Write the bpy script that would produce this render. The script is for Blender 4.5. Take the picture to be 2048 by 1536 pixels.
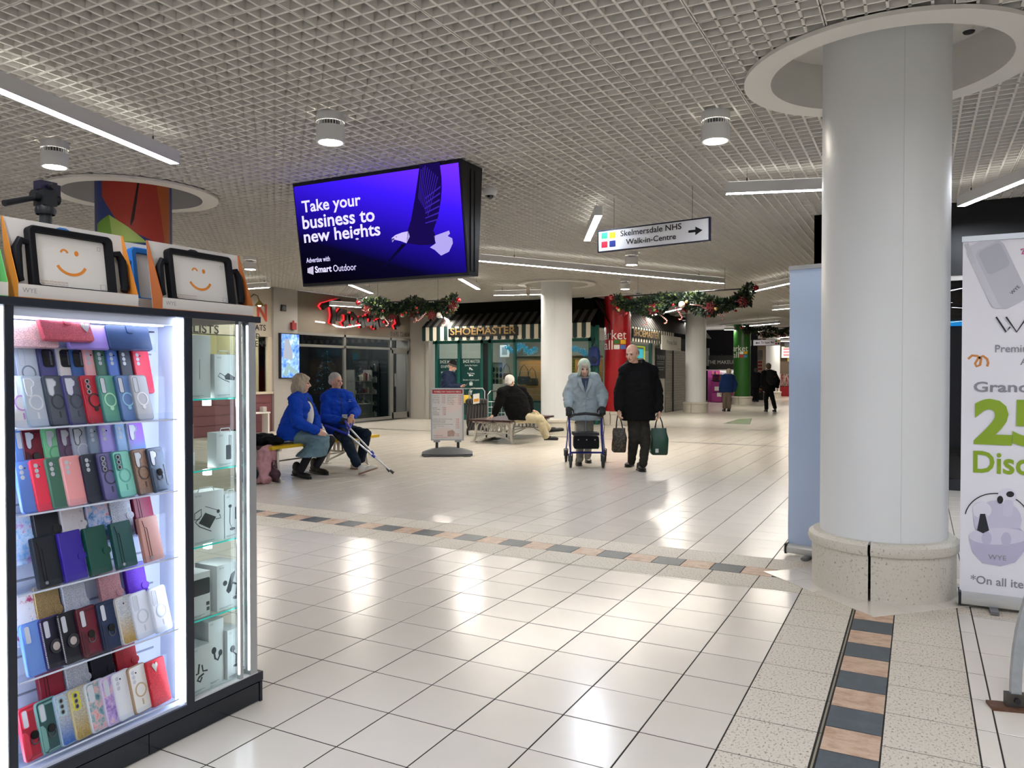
import bpy, bmesh, math, random
import numpy as np
from mathutils import Vector, Matrix
random.seed(7); rng = np.random.default_rng(7)
for o in list(bpy.data.objects): bpy.data.objects.remove(o)
S = bpy.context.scene; COL = S.collection
# ------------------------------------------------------------------ camera, world, exposure
CAMH, FPX, YAW, PITCH = 1.3125, 1539.2, math.radians(27.84), math.radians(-.95)
cd = bpy.data.cameras.new('camera'); cam = bpy.data.objects.new('camera', cd); COL.objects.link(cam)
cd.sensor_fit = 'HORIZONTAL'; cd.sensor_width = 36; cd.lens = FPX/2048*36; cd.clip_start = .05; cd.clip_end = 200
cam.location = (0, 0, CAMH); cam.rotation_euler = (math.pi/2+PITCH, 0, YAW); S.camera = cam
W = bpy.data.worlds.new('world'); S.world = W; W.use_nodes = True
W.node_tree.nodes['Background'].inputs[0].default_value = (.9, .93, 1, 1); W.node_tree.nodes['Background'].inputs[1].default_value = .3
S.view_settings.view_transform = 'Standard'; S.view_settings.look = 'None'; S.view_settings.gamma = 1
S.view_settings.use_curve_mapping = False; S.view_settings.exposure = 0.68
S.cycles.transparent_max_bounces = 12; S.cycles.max_bounces = 6; S.cycles.diffuse_bounces = 3; S.cycles.glossy_bounces = 3; S.cycles.transmission_bounces = 3
S.cycles.use_adaptive_sampling = True; S.cycles.adaptive_threshold = .1; S.cycles.caustics_reflective = False; S.cycles.caustics_refractive = False; S.cycles.use_denoising = True
S.cycles.sample_clamp_indirect = 6
LED = 60.0      # brightness of the pendant diffusers
# ------------------------------------------------------------------ where the camera's rays go (for measuring)
_f = np.array([-math.sin(YAW)*math.cos(PITCH), math.cos(YAW)*math.cos(PITCH), math.sin(PITCH)])
_r = np.array([math.cos(YAW), math.sin(YAW), 0.]); _u = np.cross(_r, _f); EYE = np.array([0, 0, CAMH])
def ray(x, y): return _r*(x-1024)/FPX-_u*(y-768)/FPX+_f
def fl(x, y, z=0.): d = ray(x, y); return EYE+d*(z-CAMH)/d[2]
def atX(x, y, X): d = ray(x, y); return EYE+d*X/d[0]
def atY(x, y, Y): d = ray(x, y); return EYE+d*Y/d[1]
def atD(x, y, D): return EYE+ray(x, y)*D
def dep(p): return float((np.array(p, float)-EYE)@_f)
V3 = lambda *a: np.array(a if len(a) == 3 else a[0], float)
def nrm(v): v = np.array(v, float); return v/max(np.linalg.norm(v), 1e-9)
# ------------------------------------------------------------------ materials
def lin(c):
    if isinstance(c, str): c = tuple(int(c[i:i+2], 16) for i in (0, 2, 4))
    if max(c) > 1.001 or isinstance(c[0], int): c = tuple(x/255 for x in c)
    return tuple((x/12.92 if x <= .04045 else ((x+.055)/1.055)**2.4) for x in c[:3])+(1,)
_M = {}
def NT(name):
    m = bpy.data.materials.new(name); m.use_nodes = True; nt = m.node_tree
    return m, nt, nt.nodes['Principled BSDF'], nt.nodes['Material Output']
def M(name, col='cccccc', rough=.5, metal=0, var=0, vs=8, bump=0, bs=60, emit=0, coat=0, spec=.5, rnd=0, sheen=0, alpha=1, stretch=None, trans=0):
    if name in _M: return _M[name]
    m, nt, b, out = NT(name); c = lin(col); L = nt.links.new; N = nt.nodes.new
    b.inputs['Base Color'].default_value = c; b.inputs['Roughness'].default_value = rough; b.inputs['Metallic'].default_value = metal
    b.inputs['Specular IOR Level'].default_value = spec; b.inputs['Coat Weight'].default_value = coat; b.inputs['Coat Roughness'].default_value = .08
    b.inputs['Sheen Weight'].default_value = sheen; b.inputs['Alpha'].default_value = alpha; b.inputs['Transmission Weight'].default_value = trans
    if emit: b.inputs['Emission Color'].default_value = c; b.inputs['Emission Strength'].default_value = emit
    if var or bump or rnd:
        tc = N('ShaderNodeTexCoord'); mp = N('ShaderNodeMapping'); L(tc.outputs['Object'], mp.inputs['Vector'])
        if stretch: mp.inputs['Scale'].default_value = stretch
    if var or rnd:
        no = N('ShaderNodeTexNoise'); no.inputs['Scale'].default_value = vs; no.inputs['Detail'].default_value = 5; L(mp.outputs[0], no.inputs['Vector'])
        hs = N('ShaderNodeHueSaturation'); hs.inputs['Color'].default_value = c
        mr = N('ShaderNodeMapRange'); mr.inputs[1].default_value = .25; mr.inputs[2].default_value = .75; mr.inputs[3].default_value = 1-var; mr.inputs[4].default_value = 1+var
        L(no.outputs[0], mr.inputs[0]); val = mr.outputs[0]
        if rnd:
            oi = N('ShaderNodeObjectInfo'); m2 = N('ShaderNodeMapRange'); m2.inputs[3].default_value = 1-rnd; m2.inputs[4].default_value = 1+rnd
            L(oi.outputs['Random'], m2.inputs[0]); mu = N('ShaderNodeMath'); mu.operation = 'MULTIPLY'; L(val, mu.inputs[0]); L(m2.outputs[0], mu.inputs[1]); val = mu.outputs[0]
        L(val, hs.inputs['Value']); L(hs.outputs[0], b.inputs['Base Color'])
    if bump:
        nb = N('ShaderNodeTexNoise'); nb.inputs['Scale'].default_value = bs; nb.inputs['Detail'].default_value = 4; L(mp.outputs[0], nb.inputs['Vector'])
        bp = N('ShaderNodeBump'); bp.inputs['Strength'].default_value = bump; bp.inputs['Distance'].default_value = .02; L(nb.outputs[0], bp.inputs['Height']); L(bp.outputs[0], b.inputs['Normal'])
    _M[name] = m; return m
def EM(name, col, strength):
    if name in _M: return _M[name]
    m, nt, b, out = NT(name); e = nt.nodes.new('ShaderNodeEmission'); e.inputs[0].default_value = lin(col); e.inputs[1].default_value = strength
    nt.links.new(e.outputs[0], out.inputs[0]); _M[name] = m
    if strength < 2.5: m.cycles.emission_sampling = 'NONE'
    return m
def GLASS(name, tint='ffffff', refl=.06, rough=.02, ior=1.45):
    if name in _M: return _M[name]
    m, nt, b, out = NT(name); N = nt.nodes.new; L = nt.links.new
    t = N('ShaderNodeBsdfTransparent'); t.inputs[0].default_value = lin(tint); g = N('ShaderNodeBsdfGlossy'); g.inputs['Roughness'].default_value = rough
    lw = N('ShaderNodeLayerWeight'); lw.inputs[0].default_value = .5; pw = N('ShaderNodeMath'); pw.operation = 'POWER'; pw.inputs[1].default_value = 5; L(lw.outputs['Facing'], pw.inputs[0])
    r0 = ((ior-1)/(ior+1))**2; ma = N('ShaderNodeMath'); ma.operation = 'MULTIPLY_ADD'; ma.inputs[1].default_value = 1-r0; ma.inputs[2].default_value = r0; L(pw.outputs[0], ma.inputs[0]); mx = N('ShaderNodeMixShader')
    L(ma.outputs[0], mx.inputs[0]); L(t.outputs[0], mx.inputs[1]); L(g.outputs[0], mx.inputs[2]); L(mx.outputs[0], out.inputs[0]); _M[name] = m; return m
def GLITTER(name, col, col2=None, zr=None):
    "sparkling flakes; col2 fades in towards the foot of the piece (zr = z range) as printed on it"
    if name in _M: return _M[name]
    m, nt, b, out = NT(name); N = nt.nodes.new; L = nt.links.new
    tc = N('ShaderNodeTexCoord'); vo = N('ShaderNodeTexVoronoi'); vo.inputs['Scale'].default_value = 900; L(tc.outputs['Object'], vo.inputs['Vector'])
    base = N('ShaderNodeRGB'); base.outputs[0].default_value = lin(col); src = base.outputs[0]
    if col2:
        sx = N('ShaderNodeSeparateXYZ'); L(tc.outputs['Object'], sx.inputs[0]); mr = N('ShaderNodeMapRange'); mr.inputs[1].default_value = zr[0]; mr.inputs[2].default_value = zr[1]; L(sx.outputs[2], mr.inputs[0])
        mx = N('ShaderNodeMix'); mx.data_type = 'RGBA'; mx.inputs[6].default_value = lin(col2); L(mr.outputs[0], mx.inputs[0]); L(src, mx.inputs[7]); src = mx.outputs[2]
    hs = N('ShaderNodeHueSaturation'); L(src, hs.inputs['Color']); sp = N('ShaderNodeSeparateColor'); L(vo.outputs['Color'], sp.inputs[0])
    m2 = N('ShaderNodeMapRange'); m2.inputs[1].default_value = 0; m2.inputs[2].default_value = 1; m2.inputs[3].default_value = .55; m2.inputs[4].default_value = 1.9; L(sp.outputs[0], m2.inputs[0]); L(m2.outputs[0], hs.inputs['Value'])
    L(hs.outputs[0], b.inputs['Base Color']); b.inputs['Metallic'].default_value = .35; b.inputs['Roughness'].default_value = .3
    nm = N('ShaderNodeBump'); nm.inputs['Strength'].default_value = .5; nm.inputs['Distance'].default_value = .002; L(sp.outputs[1], nm.inputs['Height']); L(nm.outputs[0], b.inputs['Normal'])
    _M[name] = m; return m
def GRAD(name, stops, axis=2, lo=0, hi=1, emit=0, rough=.4):
    "colour print running along one object axis"
    if name in _M: return _M[name]
    m, nt, b, out = NT(name); N = nt.nodes.new; L = nt.links.new
    tc = N('ShaderNodeTexCoord'); sx = N('ShaderNodeSeparateXYZ'); L(tc.outputs['Object'], sx.inputs[0]); mr = N('ShaderNodeMapRange'); mr.inputs[1].default_value = lo; mr.inputs[2].default_value = hi; L(sx.outputs[axis], mr.inputs[0])
    cr = N('ShaderNodeValToRGB'); els = cr.color_ramp.elements
    while len(els) < len(stops): els.new(.5)
    for e, (p, c) in zip(els, stops): e.position = p; e.color = lin(c)
    L(mr.outputs[0], cr.inputs[0]); L(cr.outputs[0], b.inputs['Base Color']); b.inputs['Roughness'].default_value = rough
    if emit: L(cr.outputs[0], b.inputs['Emission Color']); b.inputs['Emission Strength'].default_value = emit
    _M[name] = m; return m
def SPECK(name, cols, scale=40, rough=.4, thr=.5, stretch=(1, 1, 1), emit=0):
    "patchy print or mottled stone from noise, through a ramp of colours"
    if name in _M: return _M[name]
    m, nt, b, out = NT(name); N = nt.nodes.new; L = nt.links.new
    tc = N('ShaderNodeTexCoord'); mp = N('ShaderNodeMapping'); mp.inputs['Scale'].default_value = stretch; L(tc.outputs['Object'], mp.inputs[0])
    oi = N('ShaderNodeObjectInfo'); cx = N('ShaderNodeCombineXYZ'); mu = N('ShaderNodeMath'); mu.operation = 'MULTIPLY'; mu.inputs[1].default_value = 37; L(oi.outputs['Random'], mu.inputs[0]); L(mu.outputs[0], cx.inputs[0]); L(cx.outputs[0], mp.inputs['Location'])
    no = N('ShaderNodeTexNoise'); no.inputs['Scale'].default_value = scale; no.inputs['Detail'].default_value = 6; no.inputs['Roughness'].default_value = .65; L(mp.outputs[0], no.inputs['Vector'])
    cr = N('ShaderNodeValToRGB'); els = cr.color_ramp.elements
    while len(els) < len(cols): els.new(.5)
    for e, (p, c) in zip(els, cols): e.position = p; e.color = lin(c)
    L(no.outputs[0], cr.inputs[0]); L(cr.outputs[0], b.inputs['Base Color']); b.inputs['Roughness'].default_value = rough
    if emit: L(cr.outputs[0], b.inputs['Emission Color']); b.inputs['Emission Strength'].default_value = emit
    _M[name] = m; return m
# ------------------------------------------------------------------ mesh builder
class MB:
    def __init__(s): s.v = []; s.f = []; s.m = []
    def add(s, vs, fs, m=0):
        n = len(s.v); s.v += [tuple(map(float, p)) for p in vs]; s.f += [tuple(i+n for i in f) for f in fs]; s.m += [m]*len(fs); return s
    def box(s, x0, x1, y0, y1, z0, z1, m=0):
        return s.add([(x0,y0,z0),(x1,y0,z0),(x1,y1,z0),(x0,y1,z0),(x0,y0,z1),(x1,y0,z1),(x1,y1,z1),(x0,y1,z1)], [(3,2,1,0),(4,5,6,7),(0,1,5,4),(1,2,6,5),(2,3,7,6),(3,0,4,7)], m)
    def obox(s, c, size, R=None, m=0):
        R = np.eye(3) if R is None else np.array(R); h = np.array(size)/2; c = np.array(c)
        P = [c+R@(h*np.array(k)) for k in ((-1,-1,-1),(1,-1,-1),(1,1,-1),(-1,1,-1),(-1,-1,1),(1,-1,1),(1,1,1),(-1,1,1))]
        return s.add(P, [(3,2,1,0),(4,5,6,7),(0,1,5,4),(1,2,6,5),(2,3,7,6),(3,0,4,7)], m)
    def bar(s, a, b, w, h, up=(0,0,1), m=0):
        a, b = V3(a), V3(b); d = nrm(b-a); x = np.cross(d, up); x = nrm(x) if np.linalg.norm(x) > 1e-6 else nrm(np.cross(d, (1,0,0))); y = np.cross(x, d)
        return s.obox((a+b)/2, (w, np.linalg.norm(b-a), h), np.stack([x, d, y], 1), m)
    def loft(s, rings, caps=True, m=0, closed=False):
        n = len(rings[0]); vs = [p for r in rings for p in r]; fs = []
        R = len(rings)
        for i in range(R if closed else R-1):
            for j in range(n):
                a = i*n+j; b = i*n+(j+1) % n; c = ((i+1) % R)*n+(j+1) % n; d = ((i+1) % R)*n+j; fs.append((a, b, c, d))
        if caps and not closed: fs.append(tuple(range(n-1, -1, -1))); fs.append(tuple((R-1)*n+j for j in range(n)))
        return s.add(vs, fs, m)
    def tube(s, pts, r, n=8, m=0, closed=False, caps=True, flat=1.):
        pts = [V3(p) for p in pts]; rs = r if hasattr(r, '__len__') else [r]*len(pts); rings = []; k = len(pts); nv = None
        for i, p in enumerate(pts):
            t = nrm((pts[(i+1) % k] if closed or i < k-1 else p)-(pts[i-1] if closed or i > 0 else p))
            if nv is None: nv = nrm(np.cross(t, (0,0,1))) if abs(t[2]) < .95 else nrm(np.cross(t, (1,0,0)))
            else: nv = nrm(nv-t*(nv@t))
            b = np.cross(t, nv); rings.append([p+rs[i]*(math.cos(2*math.pi*j/n)*nv+flat*math.sin(2*math.pi*j/n)*b) for j in range(n)])
        return s.loft(rings, caps, m, closed)
    def cyl(s, a, b, r, r2=None, n=16, m=0, caps=True): return s.tube([a, b], [r, r if r2 is None else r2], n, m, caps=caps)
    def lathe(s, prof, n=24, c=(0,0,0), m=0, caps=False, a0=0, a1=2*math.pi):
        full = abs(a1-a0-2*math.pi) < 1e-6; k = n if full else n+1
        rings = [[(c[0]+r*math.cos(a0+(a1-a0)*j/n), c[1]+r*math.sin(a0+(a1-a0)*j/n), c[2]+z) for j in range(k)] for r, z in prof]
        vs = [p for r in rings for p in r]; fs = []
        for i in range(len(rings)-1):
            for j in range(n): fs.append((i*k+j, i*k+(j+1) % k, (i+1)*k+(j+1) % k, (i+1)*k+j))
        if caps and full: fs.append(tuple(range(k-1, -1, -1))); fs.append(tuple((len(rings)-1)*k+j for j in range(k)))
        return s.add(vs, fs, m)
    def ell(s, c, r, nu=12, nv=8, R=None, m=0):
        c = V3(c); R = np.eye(3) if R is None else np.array(R); r = np.array(r if hasattr(r, '__len__') else (r,)*3, float)
        vs = [c+R@(r*np.array((0,0,-1)))]; fs = []
        for i in range(1, nv):
            ph = -math.pi/2+math.pi*i/nv
            for j in range(nu): th = 2*math.pi*j/nu; vs.append(c+R@(r*np.array((math.cos(ph)*math.cos(th), math.cos(ph)*math.sin(th), math.sin(ph)))))
        vs.append(c+R@(r*np.array((0,0,1)))); last = len(vs)-1
        for j in range(nu): fs.append((0, 1+(j+1) % nu, 1+j)); fs.append((last, last-nu+j, last-nu+(j+1) % nu))
        for i in range(nv-2):
            for j in range(nu): a = 1+i*nu+j; b = 1+i*nu+(j+1) % nu; fs.append((a, b, b+nu, a+nu))
        return s.add(vs, fs, m)
    def prism(s, poly, d0, d1, F=None, m=0):
        O, U, Vv, Nn = F if F is not None else (V3(0,0,0), V3(1,0,0), V3(0,1,0), V3(0,0,1)); n = len(poly)
        P = lambda p, d: O+U*p[0]+Vv*p[1]+Nn*d
        return s.add([P(p, d0) for p in poly]+[P(p, d1) for p in poly], [tuple(range(n-1, -1, -1)), tuple(range(n, 2*n))]+[(j, (j+1) % n, n+(j+1) % n, n+j) for j in range(n)], m)
    def fbox(s, F, x0, x1, y0, y1, d0, d1, m=0): return s.prism([(x0,y0),(x1,y0),(x1,y1),(x0,y1)], d0, d1, F, m)
    def build(s, name, mats, parent=None, smooth=35, base=None):
        me = bpy.data.meshes.new(name); v = s.v
        if base is not None: b = V3(base); v = [tuple(np.array(p)-b) for p in s.v]
        me.from_pydata(v, [], s.f)
        for mt in (mats if isinstance(mats, (list, tuple)) else [mats]): me.materials.append(mt)
        me.polygons.foreach_set('material_index', s.m)
        if smooth: me.polygons.foreach_set('use_smooth', [True]*len(s.f)); me.set_sharp_from_angle(angle=math.radians(smooth))
        me.update(); o = bpy.data.objects.new(name, me); COL.objects.link(o)
        if parent is not None: o.parent = parent
        return o
def FR(O, U, V): U, V = nrm(U), nrm(V); return (V3(O), U, V, np.cross(U, V))
def thing(name, label, cat, loc=(0,0,0), rotz=0, group=None):
    o = bpy.data.objects.new(name, None); COL.objects.link(o); o.location = loc; o.rotation_euler = (0, 0, rotz); o.empty_display_size = .1
    return tag(o, label, cat, group)
def tag(o, label=None, cat=None, group=None, kind=None):
    if label: o['label'] = label
    if cat: o['category'] = cat
    if group: o['group'] = group
    if kind: o['kind'] = kind
    return o
def struct(name, mb, m, parent=None, smooth=35, label=None):
    o = mb.build(name, m, parent, smooth)
    if parent is None: o['kind'] = 'structure'
    if label: o['label'] = label
    return o
def copy_tree(o, parent=None):
    c = o.copy(); COL.objects.link(c); c.parent = parent
    for ch in list(o.children): copy_tree(ch, c)
    return c
def rrect(x0, x1, y0, y1, r, n=4):
    P = []
    for cx, cy, a in ((x1-r, y0+r, -90), (x1-r, y1-r, 0), (x0+r, y1-r, 90), (x0+r, y0+r, 180)):
        for k in range(n+1): t = math.radians(a+90*k/n); P.append((cx+r*math.cos(t), cy+r*math.sin(t)))
    return P
def disc(cx, cy, rx, ry=None, n=20, a=0):
    ry = rx if ry is None else ry; ca, sa = math.cos(a), math.sin(a)
    return [(cx+rx*math.cos(2*math.pi*k/n)*ca-ry*math.sin(2*math.pi*k/n)*sa, cy+rx*math.cos(2*math.pi*k/n)*sa+ry*math.sin(2*math.pi*k/n)*ca) for k in range(n)]
def ringp(mb, cx, cy, r0, r1, d0, d1, F, m=0, n=24, a0=0, a1=360):
    O, U, V, Nn = F; k = n+1; A = [math.radians(a0+(a1-a0)*i/n) for i in range(k)]
    P = lambda r, a, d: O+U*(cx+r*math.cos(a))+V*(cy+r*math.sin(a))+Nn*d
    rings = [[P(r0, a, d0), P(r1, a, d0), P(r1, a, d1), P(r0, a, d1)] for a in A]
    mb.loft(rings, True, m)
def stroke(mb, pts, w, d0, d1, F, m=0):
    "a flat pen stroke of width w along pts"
    pts = [np.array(p, float) for p in pts]; L, R = [], []
    for i, p in enumerate(pts):
        t = nrm(pts[min(i+1, len(pts)-1)]-pts[max(i-1, 0)]); nn = np.array((-t[1], t[0])); L.append(p+nn*w/2); R.append(p-nn*w/2)
    O, U, V, Nn = F; P = lambda q, d: O+U*q[0]+V*q[1]+Nn*d
    mb.loft([[P(R[i], d0), P(L[i], d0), P(L[i], d1), P(R[i], d1)] for i in range(len(pts))], True, m)
def arc(cx, cy, r, a0, a1, n=10, ry=None):
    ry = r if ry is None else ry
    return [(cx+r*math.cos(math.radians(a0+(a1-a0)*i/n)), cy+ry*math.sin(math.radians(a0+(a1-a0)*i/n))) for i in range(n+1)]
_T = {}
def txt_pts(body, bold=0, shear=0, res=3):
    key = (body, bold, shear)
    if key in _T: return _T[key]
    cu = bpy.data.curves.new('t', 'FONT'); cu.body = body; cu.size = 1; cu.resolution_u = res; cu.offset = bold; cu.shear = shear; cu.fill_mode = 'FRONT'
    ob = bpy.data.objects.new('t', cu); COL.objects.link(ob); dg = bpy.context.evaluated_depsgraph_get(); dg.update()
    me = bpy.data.meshes.new_from_object(ob.evaluated_get(dg)); v = np.array([p.co[:2] for p in me.vertices]) if len(me.vertices) else np.zeros((0, 2)); f = [tuple(p.vertices) for p in me.polygons]
    bpy.data.objects.remove(ob); bpy.data.curves.remove(cu); bpy.data.meshes.remove(me); _T[key] = (v, f); return v, f
def text(mb, body, F, x0, y0, w=None, h=None, d=.002, m=0, bold=0, shear=0, align='L'):
    "lettering fitted to a width and/or height, standing proud by d on a face frame"
    v, f = txt_pts(body, bold, shear)
    if not len(v): return
    lo, hi = v.min(0), v.max(0); sz = hi-lo; sx = w/sz[0] if w else None; sy = h/sz[1] if h else None; sx = sx or sy; sy = sy or sx
    q = (v-lo)*np.array((sx, sy)); ww = sz[0]*sx; ox = x0-(ww/2 if align == 'C' else ww if align == 'R' else 0)
    O, U, V, Nn = F; mb.add([O+U*(p[0]+ox)+V*(p[1]+y0)+Nn*d for p in q], f, m)
# ================================================================== materials of the place
m_tile = M('cream_tile', 'd8d0c4', .21, var=.03, vs=3, rnd=.035, spec=.55)
m_tex = SPECK('rough_tile', [(0, '6f675a'), (.38, '7d7566'), (.445, 'cdc3b3'), (1, 'dcd3c5')], 70, .5, stretch=(1.6, 1, 1))
m_slate = SPECK('slate_tile', [(0, '2b343a'), (.5, '3d484f'), (1, '5a646a')], 14, .4)
m_terra = SPECK('terracotta_tile', [(0, '82614c'), (.4, 'b08d72'), (.55, 'c6a88e'), (1, 'd2bca6')], 13, .4, stretch=(1, 1.5, 1))
m_trim = M('brass_trim', '8d8471', .45, .3)
m_grout = M('dark_grout', '1d1915', .9)
m_dark_band = M('dark_band_tile', '3b3a36', .35)
m_vane = M('ceiling_vane', 'e4e0d8', .6)
m_void = M('ceiling_void', '0d0d0d', .9)
m_white = M('white_paint', 'e6e3dc', .45)
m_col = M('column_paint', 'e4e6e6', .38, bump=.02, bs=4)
m_stone = SPECK('column_stone', [(0, '5f594e'), (.34, '8d8678'), (.4, 'd0cabc'), (1, 'dcd7cb')], 85, .55, stretch=(1, 1, .8))
m_wall = M('cream_wall', 'd6ccbb', .6)
m_grey_wall = M('grey_wall', 'a8a29b', .6)
m_black = M('black_paint', '101114', .35)
m_alu = M('aluminium', 'b4b6b8', .35, .8)
m_blackm = M('black_metal', '15171b', .4)
# ================================================================== floor: tile by tile
fb = MB().box(-13.2, 8, -18, 50, -.12, -.0016); floor = struct('floor', fb, m_grout, smooth=0)
XI = [(-.891, -.611, 'c'), (-.611, -.313, 't'), (-.311, -.298, 'b'), (-.297, -.105, 'm'), (-.105, .197, 't'), (.197, .264, 'c')]
x = -.891
while x > -12.5: XI.append((x-.3, x, 'c')); x -= .3
x = .264
while x < 8: XI.append((x, x+.3, 'c')); x += .3
YI = [(4.775, 4.8, 'c'), (4.8, 5.1, 't'), (5.1, 5.3, 'm'), (5.3, 5.6, 't')]
y = 4.775
while y > .2: YI.append((y-.3, y, 'c')); y -= .3
y = 5.6
while y < 46:
    if 14.0 < y < 14.25 or 17.55 < y < 17.8: YI.append((y, y+.12, 'd')); y += .12
    YI.append((y, y+.3, 'c')); y += .3
TM = {'c': ('floor_tile', m_tile), 't': ('rough_floor_tile', m_tex), 's': ('slate_mosaic_tile', m_slate), 'o': ('terracotta_mosaic_tile', m_terra), 'b': ('brass_strip', m_trim), 'd': ('dark_band_tile', m_dark_band)}
cells = []
for x0, x1, tx in XI:
    for y0, y1, ty in YI:
        if tx == 'm' and ty in 'cd':
            continue
        t = tx if ty == 'c' else ty if tx == 'c' else ('t' if 't' in (tx, ty) else tx)
        if t == 'm': continue
        cells.append((x0, x1, y0, y1, t))
k = -13
while 2.848+.2*k < 46:
    y0 = 2.848+.2*k; k += 1
    if y0 < .2 or 4.75 < y0 < 5.5: continue
    cells.append((-.297, -.105, y0, y0+.2, 's' if (k-1) % 2 else 'o'))
k = -58
while -1.019+.2*k < 8:
    x0 = -1.019+.2*k; k += 1
    if -.7 < x0 < .25: continue
    cells.append((x0, x0+.2, 5.1, 5.3, 's' if (k-1) % 2 else 'o'))
def px_of(p):
    d = np.array(p, float)-EYE; D = d@_f
    return (1024+FPX*(d@_r)/D, 768-FPX*(d@_u)/D, D) if D > .1 else (-9e3, -9e3, D)
def tile_mb(w, h, th=.006, g=.0028):
    x, y = w/2-g, h/2-g; b = .0012
    return MB().add([(-x,-y,-th),(x,-y,-th),(x,y,-th),(-x,y,-th),(-x,-y,-b),(x,-y,-b),(x,y,-b),(-x,y,-b),(-x+b,-y+b,0),(x-b,-y+b,0),(x-b,y-b,0),(-x+b,y-b,0)],
        [(0,1,5,4),(1,2,6,5),(2,3,7,6),(3,0,4,7),(4,5,9,8),(5,6,10,9),(6,7,11,10),(7,4,8,11),(8,9,10,11)])
seen = {k: [] for k in TM}; rest = {k: MB() for k in TM}
for c in cells:
    x0, x1, y0, y1, t = c; cx, cy = (x0+x1)/2, (y0+y1)/2; u, v, D = px_of((cx, cy, 0))
    ok = -60 < u < 2100 and v < 1620 and D > .5 and not (cx < -2.2 and cy < 2.1) and not (math.hypot(cx+.19, cy-5.2) < .3)
    (seen[t].append((D, c)) if ok else rest[t].add(*[[(p[0]+cx, p[1]+cy, p[2]) for p in tile_mb(x1-x0, y1-y0).v], tile_mb(x1-x0, y1-y0).f]))
tile_mesh = {}
for t, L in seen.items():
    L.sort(key=lambda q: q[0]); lim = 300 if t == 'c' else 110
    for i, (D, (x0, x1, y0, y1, _)) in enumerate(L):
        cx, cy = (x0+x1)/2, (y0+y1)/2
        if i < lim and t != 'd':
            kk = (t, round(x1-x0, 3), round(y1-y0, 3))
            if kk not in tile_mesh:
                o = tile_mb(x1-x0, y1-y0).build(TM[t][0], TM[t][1], floor, 0); tile_mesh[kk] = o.data
            else: o = bpy.data.objects.new(TM[t][0], tile_mesh[kk]); COL.objects.link(o); o.parent = floor
            o.location = (cx, cy, random.uniform(-.0006, .0004) if t == 'c' else 0)
        else:
            T = tile_mb(x1-x0, y1-y0); rest[t].add([(p[0]+cx, p[1]+cy, p[2]) for p in T.v], T.f)
for t, mb in rest.items():
    if mb.v: tag(mb.build(TM[t][0]+'_field', TM[t][1], floor, 0), kind='stuff')
tag(MB().box(-12.5, 8, -18, .2, -.006, -.0005).build('floor_tile_rear_field', m_tile, floor, 0), kind='stuff')
# the square of cream tiles set cornerwise round the near column
ca = math.cos(math.pi/4)
for i in range(4):
    for j in range(4):
        u, v = (i-1.5)*.244, (j-1.5)*.244; x, y = (u-v)*ca-.2, (u+v)*ca+5.2
        if math.hypot(x+.19, y-5.2) < .27: continue
        o = tile_mb(.244, .244, .006).build('corner_set_tile', m_tile, floor, 0); o.location = (x, y, .0035); o.rotation_euler = (0, 0, math.pi/4)
# a green patch of floor further down the mall
# ================================================================== columns
COLS = [(-.19, 5.2), (-7.19, 5.24), (-6.72, 14.72), (-6.6, 18.1), (-6.33, 24.62), (-6.13, 30.95), (-6.25, 38.95)]
CZ = 3.15
def column(x, y, r, rb, hb, mat, label, base_mat=m_stone, top=3.42, seam=True):
    t = thing('column', label, 'column', (x, y, 0), 0, 'round columns of the mall')
    MB().lathe([(r, hb-.02), (r, top)], 48).build('shaft', mat, t)
    n = 3
    for k in range(n):
        a0 = math.radians(120*k-97+1); a1 = math.radians(120*(k+1)-97-1)
        MB().lathe([(rb, 0), (rb, hb-.075), (rb+.015, hb-.07), (rb+.024, hb-.045), (rb+.018, hb-.018), (rb-.005, hb), (r-.02, hb+.002)], 18, a0=a0, a1=a1).build('base_stone', base_mat, t)
    if seam: MB().box(-.002, .002, -r-.001, -r+.004, hb, top).build('seam', M('seam_grey', 'd6d8d8', .5), t).rotation_euler = (0, 0, math.radians(18))
    return t
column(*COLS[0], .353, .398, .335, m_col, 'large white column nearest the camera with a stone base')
umb = column(*COLS[1], .36, .40, .33, M('umbrella_print_blue', '2b3b7a', .4), 'column wrapped in a colourful umbrella print behind the phone kiosk', seam=False)
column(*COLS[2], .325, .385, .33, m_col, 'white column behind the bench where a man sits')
red = column(*COLS[3], .325, .385, .33, M('red_wrap', 'a00f1b', .28), 'bright red column with white market lettering', seam=False)
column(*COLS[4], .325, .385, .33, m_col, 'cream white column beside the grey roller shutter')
grn = column(*COLS[5], .325, .385, .33, M('green_wrap', '2f6428', .35), 'green column with white market lettering', seam=False)
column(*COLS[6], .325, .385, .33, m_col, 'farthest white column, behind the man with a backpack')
def clip_strip(P, a, b):
    for sgn, lim in ((1, a), (-1, b)):
        Q = []
        for i, p in enumerate(P):
            q = P[(i+1) % len(P)]; dp, dq = sgn*(p[0]-lim), sgn*(q[0]-lim)
            if dp >= 0: Q.append(p)
            if dp*dq < 0: t_ = dp/(dp-dq); Q.append((lim, p[1]+(q[1]-p[1])*t_))
        P = Q
        if len(P) < 3: return []
    return P
def curved(mb, v, f, x, y, R, a_mid, m=0, st=.022):
    "wrap flat shapes round a column: horizontal distance becomes angle, cut into narrow strips"
    for fc in f:
        P = [tuple(v[i]) for i in fc]; lo, hi = min(p[0] for p in P), max(p[0] for p in P); k = math.floor(lo/st)
        while k*st < hi:
            Q = clip_strip(P, k*st, (k+1)*st); k += 1
            if len(Q) > 2: mb.add([(R*math.cos(a_mid+p[0]/R), R*math.sin(a_mid+p[0]/R), p[1]) for p in Q], [tuple(range(len(Q)))], m)
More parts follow.
